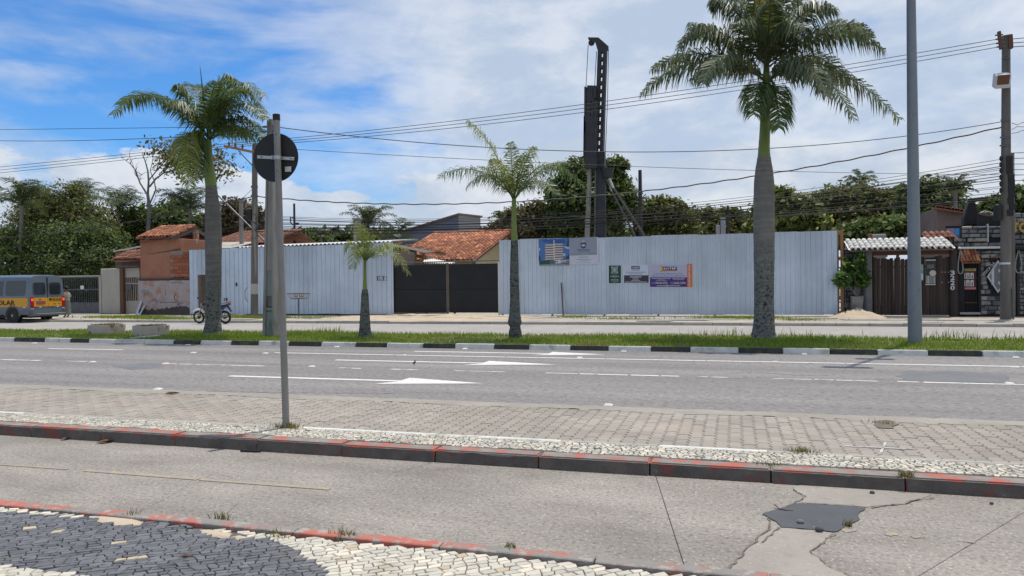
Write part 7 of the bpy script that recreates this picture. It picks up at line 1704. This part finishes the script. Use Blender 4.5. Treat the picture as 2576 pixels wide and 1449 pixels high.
for x in (-.45, -.95): vside(x, x + .13, .70, .735, 'white' if x > -.6 else 'red_lens', 'reflector', r_=.004)
bpy.context.view_layer.update()
text('ESCOLAR', 'lettering', flat('van_ink', (.015, .015, .015)), van, (-1.80, -.016, .93), 1.75, .22, .004, .02)
# rear lettering faces +X: build on XZ then turn
def rear_text(s, yc, zc, w_, h):
    o = text(s, 'lettering', flat('van_ink', (.015, .015, .015)), van, (0, 0, 0), w_, h, .004, .02)
    o.matrix_local = Matrix.Translation((.025 - .10 * zc / 2.2, yc, zc)) @ Matrix.Rotation(math.pi / 2, 4, 'Z'); return o
rear_text('ESCOLAR', 1.42, 1.07, .50, .10)
def rstroke(y0, y1, z, h): vquad(y0, y1, z - h / 2, z + h / 2, th=.016, r_=h * .4).build('small_print', flat('van_ink', (.015, .015, .015)), van)
for k in range(6): rstroke(1.18 + k * .08, 1.24 + k * .08, .985, .03)
rstroke(1.22, 1.26, .84, .06); rstroke(1.29, 1.33, .84, .06); rstroke(1.45, 1.62, .86, .015)
# arches and wheels
def wheel(x, y, r_, w_, name='wheel'):
    wr = MB(); prof = [(-w_ / 2, r_ * .62), (-w_ / 2, r_ * .93), (-w_ * .38, r_), (w_ * .38, r_), (w_ / 2, r_ * .93), (w_ / 2, r_ * .62)]
    n = 26
    for a, rr2 in prof:
        for j in range(n): t = 2 * math.pi * j / n; wr.v.append((x + rr2 * math.cos(t), y + a, r_ + rr2 * math.sin(t)))
    for i in range(len(prof) - 1):
        for j in range(n): wr.f.append((i * n + j, i * n + (j + 1) % n, (i + 1) * n + (j + 1) % n, (i + 1) * n + j))
    wo_ = wr.build('wheel', 'rubber', van, smooth=True)
    rm = MB(); rm.tube([(x, y - w_ * .40, r_), (x, y + w_ * .40, r_)], r_ * .64, 22); o = rm.build('rim', 'alloy', wo_, smooth=True)
    for k in range(5):
        a = k * 2 * math.pi / 5; MB().tube([(x + r_ * .42 * math.cos(a), y - w_ * .405, r_ + r_ * .42 * math.sin(a)), (x + r_ * .42 * math.cos(a), y - w_ * .42, r_ + r_ * .42 * math.sin(a))], r_ * .11, 8).build('rim_hole', 'black', wo_)
    MB().tube([(x, y - w_ * .40, r_), (x, y - w_ * .52, r_)], r_ * .16, 10).build('hub', 'alloy', wo_)
for x in (-1.1, -4.05):
    wheel(x, .085, .335, .21); wheel(x, W_ - .085, .335, .21)
    MB().tube([(x + .43 * math.cos(a), .005, .36 + .43 * math.sin(a)) for a in [R(-8 + 14 * k) for k in range(15)]], .035, 6).build('wheel_arch', 'van_grey', van)
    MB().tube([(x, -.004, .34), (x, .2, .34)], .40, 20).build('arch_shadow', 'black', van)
MB().box((-4.4, .2, .22), (-.2, W_ - .2, .36)).build('underbody', 'black', van)
vside(-4.6, -.1, .38, .62, 'van_grey', 'sill', y=-.003, th=.008, r_=.03, lean=False)
van.location = (VX, 26.55, -.004)

# ================================================================== motorbike
mk = gz(533, 811.5, 0); YMo = 26.75
mo = thing('motorbike', (0, 0, 0), 'dark motorbike parked at the kerb behind the left palm', 'motorbike')
fw, rw = -.63, .65; r_ = .285
for x in (fw, rw):
    ring = [(x + (r_ - .045) * math.cos(t), 0, r_ + (r_ - .045) * math.sin(t)) for t in [2 * math.pi * k / 28 for k in range(29)]]
    ty = MB().tube(ring, .046 if x == rw else .04, 8).build('tyre', 'rubber', mo, smooth=True)
    MB().tube([(x + (r_ - .085) * math.cos(t), 0, r_ + (r_ - .085) * math.sin(t)) for t in [2 * math.pi * k / 28 for k in range(29)]], .014, 6).build('rim', 'chrome', mo, smooth=True)
    sp = MB()
    for k in range(14): t = 2 * math.pi * k / 14; sp.tube([(x, .0, r_), (x + (r_ - .09) * math.cos(t), 0, r_ + (r_ - .09) * math.sin(t))], .004, 4)
    sp.build('spokes', 'chrome', mo); MB().tube([(x, -.06, r_), (x, .06, r_)], .075 if x == rw else .06, 12).build('hub', 'black', mo)
for y in (-.08, .08): MB().tube([(fw, y, r_), (fw + .30, y, .92)], .02, 8).build('fork', 'chrome', mo)
MB().tube([(fw + .33 * math.cos(a), 0, r_ + .335 * math.sin(a)) for a in [R(35 + 13 * k) for k in range(9)]], .045, 6).build('front_mudguard', 'white', mo, smooth=True)
MB().ball((fw + .24, 0, .83), (.09, .10, .10)).build('headlight', 'chrome', mo, smooth=True); MB().ball((fw + .30, 0, .87), (.11, .10, .10)).build('headlight_shell', 'black', mo, smooth=True)
MB().tube([(fw + .40, -.34, 1.0), (fw + .33, -.2, 1.02), (fw + .31, 0, .98), (fw + .33, .2, 1.02), (fw + .40, .34, 1.0)], .015, 8).build('handlebar', 'black', mo, smooth=True)
for y in (-.34, .34): MB().tube([(fw + .36, y * .8, 1.02), (fw + .30, y, 1.14)], .006, 5).build('mirror_stem', 'black', mo); MB().ball((fw + .30, y, 1.16), (.02, .06, .04)).build('mirror', 'black', mo, smooth=True)
MB().ball((-.08, 0, .80), (.27, .13, .13)).build('tank', mat('bike_blue', (.02, .03, .12), None, rough=.25), mo, smooth=True)
MB().add([(.1, -.12, .78), (.1, .12, .78), (.45, -.12, .76), (.45, .12, .76), (.85, -.08, .86), (.85, .08, .86), (.1, -.09, .68), (.1, .09, .68), (.45, -.10, .70), (.45, .10, .70), (.8, -.06, .80), (.8, .06, .80)],
         [(0, 1, 3, 2), (2, 3, 5, 4), (6, 8, 9, 7), (8, 10, 11, 9), (0, 2, 8, 6), (2, 4, 10, 8), (1, 7, 9, 3), (3, 9, 11, 5), (0, 6, 7, 1), (4, 5, 11, 10)]).build('seat', 'black', mo, bevel=.02, seg=2)
MB().prism([(.2, -.1, .66), (.72, -.07, .78), (.9, -.06, .86), (.86, -.06, .78), (.55, -.1, .58), (.25, -.1, .52)], (0, .2, 0)).build('side_panel', mat('bike_blue2', (.02, .035, .14), None, rough=.3), mo, bevel=.01)
MB().tube([(.60, -.1, .86), (.95, -.09, .95), (1.0, 0, .96), (.95, .09, .95), (.60, .1, .86)], .014, 6).build('grab_rail', 'rust', mo); MB().box((.86, -.06, .82), (.96, .06, .90)).build('tail_light', 'red_lens', mo, bevel=.015)
MB().bar((.80, 0, .78), (.99, 0, .52), .12, .02).build('rear_mudguard', 'black', mo)
MB().box((-.22, -.13, .26), (.14, .13, .50)).build('engine', 'steel', mo, bevel=.04, seg=2); MB().tube([(-.14, 0, .45), (-.2, 0, .66)], .085, 10).build('cylinder', 'black', mo)
for a_, c_ in (((fw + .30, 0, .90), (-.25, 0, .45)), ((-.25, 0, .42), (.1, 0, .28)), ((.1, 0, .28), (.2, 0, .68)), ((fw + .32, 0, .92), (.2, 0, .74)), ((.2, 0, .72), (.8, 0, .82))): MB().tube([a_, c_], .022, 8).build('frame', 'black', mo)
for y in (-.09, .09): MB().tube([(.1, y, .30), (rw, y, r_)], .018, 8).build('swingarm', 'steel', mo); MB().tube([(rw - .05, y, r_ + .05), (.50, y, .74)], .022, 8).build('shock', 'chrome', mo)
MB().tube([(-.2, -.12, .40), (-.15, -.15, .20), (.3, -.16, .24), (.55, -.17, .30), (.92, -.17, .38)], [.018, .018, .02, .04, .04], 8).build('exhaust', 'chrome', mo, smooth=True)
MB().tube([(0, -.1, .3), (.08, -.28, .0)], .012, 6).build('kickstand', 'steel', mo)
mo.location = (at(534, 800, YMo).x, YMo, -.002); mo.rotation_euler = (R(7), 0, R(2))

# ================================================================== person beside the van
pe = gz(167, 791.5, ZF); YPe = 29.3; XPe = at(167, 760, YPe).x
pn = thing('person', (XPe, YPe, ZF), 'person in pale top and long grey skirt standing behind the van', 'person')
def skin_body(vs, es, rad, name, mt):
    me = bpy.data.meshes.new(name); me.from_pydata(vs, es, []); o = bpy.data.objects.new(name, me); COL.objects.link(o)
    me.materials.append(M[mt]); md_ = o.modifiers.new('skin', 'SKIN')
    for sv, rr2 in zip(me.skin_vertices[0].data, rad): sv.radius = (rr2, rr2)
    me.skin_vertices[0].data[0].use_root = True
    o.modifiers.new('sub', 'SUBSURF').levels = 2; o.modifiers['sub'].render_levels = 2
    dg = bpy.context.evaluated_depsgraph_get(); m2 = bpy.data.meshes.new_from_object(o.evaluated_get(dg)); bpy.data.objects.remove(o)
    m2.polygons.foreach_set('use_smooth', [True] * len(m2.polygons)); o2 = bpy.data.objects.new(name, m2); COL.objects.link(o2); o2.parent = pn; return o2
S_ = .93     # facing -X (towards the van side)
vs = [(0, 0, .88), (0, 0, 1.05), (.01, 0, 1.25), (0, 0, 1.36), (-.01, 0, 1.43), (-.025, 0, 1.52), (-.02, 0, 1.60),
      (0, -.09, .82), (-.01, -.09, .46), (.01, -.09, .09), (-.13, -.09, .03), (0, .09, .82), (.02, .09, .46), (.03, .09, .09), (-.11, .09, .03),
      (0, -.16, 1.30), (.03, -.2, 1.06), (-.18, -.17, .99), (-.27, -.14, 1.0), (0, .16, 1.30), (.03, .2, 1.06), (-.18, .17, .99), (-.27, .14, 1.0)]
es = [(0, 1), (1, 2), (2, 3), (3, 4), (4, 5), (5, 6), (0, 7), (7, 8), (8, 9), (9, 10), (0, 11), (11, 12), (12, 13), (13, 14), (2, 15), (15, 16), (16, 17), (17, 18), (2, 19), (19, 20), (20, 21), (21, 22)]
rd = [.13, .12, .13, .06, .05, .085, .07, .085, .06, .045, .035, .085, .06, .045, .035, .06, .045, .035, .028, .06, .045, .035, .028]
try: skin_body([tuple(c * S_ for c in v) for v in vs], es, [r2 * S_ for r2 in rd], 'body', 'skin')
except Exception as ex: print('skin failed', ex)
def loft(name, secs_, mt, n=18, parent=pn):
    b = MB()
    for cx, cy, z, rx, ry in secs_:
        for j in range(n): t = 2 * math.pi * j / n; b.v.append((XPe + (cx + rx * math.cos(t)) * S_, YPe + (cy + ry * math.sin(t)) * S_, ZF + z * S_))
    for i in range(len(secs_) - 1):
        for j in range(n): b.f.append((i * n + j, i * n + (j + 1) % n, (i + 1) * n + (j + 1) % n, (i + 1) * n + j))
    return b.build(name, mt, parent, smooth=True)
loft('skirt', [(.0, 0, .16, .21, .24), (.0, 0, .5, .18, .22), (.01, 0, .8, .165, .20), (0, 0, 1.0, .14, .17)], 'cloth_skirt')
loft('shirt', [(.0, 0, .92, .165, .20), (.0, 0, 1.05, .15, .185), (.01, 0, 1.22, .165, .20), (0, 0, 1.34, .12, .17), (0, 0, 1.40, .07, .08)], 'cloth_top')
for s in (-1, 1):
    b = MB().tube([(XPe + x * S_, YPe + y * s * S_, ZF + z * S_) for x, y, z in ((0, .12, 1.33), (.015, .18, 1.2), (.03, .205, 1.10))], [.075, .068, .062], 12, cap=False); b.build('sleeve', 'cloth_top', pn, smooth=True)
    for k in range(4): MB().tube([(XPe + x * S_, YPe + (s * .14 + (k - 1.5) * .016) * S_, ZF + z * S_) for x, z in ((-.27, 1.0), (-.32, 1.0 - .004 * k), (-.34, .975))], [.010, .009, .007], 6).build('finger', 'skin', pn, smooth=True)
    MB().tube([(XPe - .26 * S_, YPe + s * .125 * S_, ZF + 1.01 * S_), (XPe - .30 * S_, YPe + s * .09 * S_, ZF + 1.03 * S_)], [.011, .008], 6).build('thumb', 'skin', pn, smooth=True)
c = Vector((XPe - .01, YPe, ZF + 1.575 * S_)); MB().ball(c + Vector((.02, 0, .03)), (.105, .09, .115), 14, 10).build('hair', 'hair', pn, smooth=True); MB().ball(c + Vector((.11, 0, -.0)), (.055, .055, .06), 10, 8).build('hair_bun', 'hair', pn, smooth=True)
for s in (-1, 1): MB().ball(c + Vector((-.085, s * .032, -.03)), (.008, .012, .008), 8, 6).build('eye', 'hair', pn)
MB().ball(c + Vector((-.10, 0, -.055)), (.02, .012, .018), 8, 6).build('nose', 'skin', pn, smooth=True)

# ================================================================== small things
for (x, y, w_, lb) in ((248, 845, 43, 'low round concrete planter nearer the van on the grass'), (361, 848, 43, 'low round concrete planter nearer the left palm on the grass')):
    c = gz(x, y - 4, ZM); k = (c - CAM).dot(FWD) / FPX; r2 = w_ * k; cy_ = c.y + r2 * .6
    pl_ = thing('round_planter', (c.x, cy_, ZM), lb, 'planter', 'round planters on the grass strip'); n = 28; b = MB()
    prof = [(-.05, r2 * .93), (.0, r2 * .95), (.2, r2 * 1.0), (.30, r2), (.30, r2 * .88), (.18, r2 * .86)]
    b.lathe(prof, n, (c.x, cy_, ZM), .012); b.build('ring', 'planter', pl_, smooth=True)
    MB().lathe([(.18, r2 * .86), (.22, r2 * .4), (.23, .02)], n, (c.x, cy_, ZM), .05).build('soil', 'soil', pl_)
    a = nrg.rand(700) * 2 * np.pi; rr2 = r2 * .85 * np.sqrt(nrg.rand(700)); blades('dry_grass', np.column_stack([c.x + rr2 * np.cos(a), cy_ + rr2 * np.sin(a)]), .06 + .1 * nrg.rand(700), .012 + .01 * nrg.rand(700), 'weed', ZM + .2, .9, parent=pl_)
# litter basket
c = gz(751, 797, ZF); YBk = c.y
bk = thing('litter_basket', (c.x, YBk, ZF), 'rusty wire litter basket on a post before the left hoarding', 'litter basket')
q = at(751, 752, YBk); MB().tube([(c.x, YBk, ZF - .05), (q.x, YBk, q.z)], .035, 8).build('post', 'steel', bk, smooth=True)
T_ = [at(x, 738.5, YBk) for x in (730.5, 772)]; Bm = [at(x, 751.5, YBk) for x in (737, 767)]; dh = .28
for (P_, name) in ((T_, 'rim'), (Bm, 'base_ring')):
    dd = dh if name == 'rim' else dh * .7; L4 = [(P_[0].x, YBk - dd, P_[0].z), (P_[1].x, YBk - dd, P_[1].z), (P_[1].x, YBk + dd, P_[1].z), (P_[0].x, YBk + dd, P_[0].z)]
    b = MB(); [b.tube([L4[i], L4[(i + 1) % 4]], .016, 5) for i in range(4)]; b.build(name, 'rust', bk)
for i in range(9):
    t = i / 8
    for sgn in (-1, 1): MB().tube([(T_[0].x + (T_[1].x - T_[0].x) * t, YBk + sgn * dh, T_[0].z), (Bm[0].x + (Bm[1].x - Bm[0].x) * t, YBk + sgn * dh * .7, Bm[0].z)], .007, 4).build('wire', 'rust', bk)
for x0, x1 in ((738, 749), (753, 764)):
    p, q = at(x0, 749, YBk - dh), at(x1, 743, YBk - dh); MB().box((p.x, YBk - dh * .9, p.z), (q.x, YBk - dh * .9 + .01, q.z)).build('name_plate', 'wall_conc', bk); MB().box((p.x + .03, YBk - dh * .9 - .004, p.z + .04), (q.x - .03, YBk - dh * .9, q.z - .05)).build('plate_print', 'rust', bk)
# road studs
def stud_mesh():
    b = MB(); b.add([(-.06, -.05, 0), (.06, -.05, 0), (.06, .05, 0), (-.06, .05, 0), (-.04, -.03, .02), (.04, -.03, .02), (.04, .03, .02), (-.04, .03, .02)], [(4, 5, 6, 7), (0, 1, 5, 4), (1, 2, 6, 5), (2, 3, 7, 6), (3, 0, 4, 7)])
    return b
sm = None
for lb, pts in (('white road stud at the foot of the striped median kerb', ((87, 864), (473, 868.5), (866, 870), (1176, 876.5), (1572, 882.5), (2023, 891), (2551, 898.5))), ('white road stud on the solid lane line', ((487, 888), (668, 889.5), (1016, 894.5), (1458, 900.5), (1951, 911.5), (2553, 924.5))), ('white road stud on the worn broken lane line', ((233, 911.5), (417, 915.5), (784, 923), (2540, 965.5))), ('white road stud at the near edge of the asphalt', ((398, 980), (1530, 1020.5)))):
    for j_, (x, y) in enumerate(pts):
        c = gz(x, y); nth = ('first', 'second', 'third', 'fourth', 'fifth', 'sixth', 'seventh')[j_] + ' from the left: '
        if sm is None: o = stud_mesh().build('road_stud', 'paint', None); sm = o.data
        else: o = bpy.data.objects.new('road_stud', sm); COL.objects.link(o)
        o.location = (c.x, min(c.y, YM0 - .1), .0045); o.rotation_euler = (0, 0, rng.uniform(-.1, .1)); tag(o, nth + lb, 'road stud', 'white road studs')
# bird
c = gz(1043, 918.5); bd = thing('bird', (c.x, c.y, 0), 'small brown bird standing on the road by the middle arrow', 'bird')
MB().tube([(c.x - .07, c.y, .03), (c.x - .03, c.y, .07), (c.x + .01, c.y, .105), (c.x + .02, c.y, .15), (c.x + .02, c.y, .175)], [.006, .032, .040, .026, .012], 10).build('body', 'bird', bd, smooth=True)
MB().tube([(c.x + .035, c.y, .16), (c.x + .06, c.y, .155)], [.008, .001], 6).build('beak', 'black', bd)
for s in (-1, 1): MB().tube([(c.x, c.y + s * .012, .07), (c.x + .005, c.y + s * .014, .0)], .004, 5).build('leg', 'rust', bd)
for s in (-1, 1): MB().ball((c.x - .02, c.y + s * .034, .085), (.045, .006, .024), 8, 6).build('wing', 'leaf_dry', bd, smooth=True)
bd.scale = (.55, .55, .55)
# dry leaves, twig, pebbles
def dryleaf(x, y, z, s, lb, grp='dry leaves lying about'):
    c = gz(x, y, z); b = MB(); a = rng.random() * 6; ca, sa = math.cos(a), math.sin(a); vs_ = []
    for u, v, h in ((-1, 0, .1), (-.4, .4, .5), (.4, .45, .55), (1, 0, .2), (.4, -.4, .6), (-.4, -.35, .45), (0, 0, .15)): vs_.append((c.x + s * (u * ca - v * sa), c.y + s * (u * sa + v * ca), z + .004 + h * s * .5))
    b.add(vs_, [(0, 1, 6), (1, 2, 6), (2, 3, 6), (3, 4, 6), (4, 5, 6), (5, 0, 6)]); tag(b.build('dry_leaf', 'leaf_dry', None, fix=False), lb, 'leaf', grp)
dryleaf(434, 992, 0, .12, 'curled brown leaf on the paved parking lane'); dryleaf(168, 1106, 0, .07, 'brown leaf at the foot of the near kerb'); dryleaf(268, 1114, 0, .10, 'flat brown leaf on the path near the kerb'); dryleaf(470, 1400, .004, .035, 'small brown leaf on the black stones')
P_ = [gz(*zq(*v)) for v in ((340, 338), (380, 362), (440, 374), (510, 376))]; tag(MB().tube([(p.x, p.y, .012 + .01 * (i == 0)) for i, p in enumerate(P_)], [.005, .005, .004, .002], 6).build('twig', 'timber_grey', None), 'bent twig lying on the tar patch', 'twig')
for px, py, s, lb in ((570, 487, .026, 'grey pebble on the tar patch'), (1215, 216, .02, 'dark pebble on the fresh concrete repair'), (740, 557, .028, 'dark lump at the lower edge of the tar patch'), (2285, 310, .015, 'dark pebble on the path right of the repair')):
    c = gz(*zq(px, py)); tag(MB().ball((c.x, c.y, s * .6), (s, s * .8, s * .7), 7, 5).build('pebble', 'pier' if 'grey' in lb else 'tar', None), lb, 'pebble', 'pebbles on the path')
p, q = gz(609, 1135.5), gz(659, 1137); tag(MB().bar((p.x, p.y - .02, .012), (q.x, q.y - .02, .012), .025, .014).build('dark_strip', 'black', None), 'thin dark strip lying against the near kerb', 'strip')  # thin black bar laid along the kerb foot
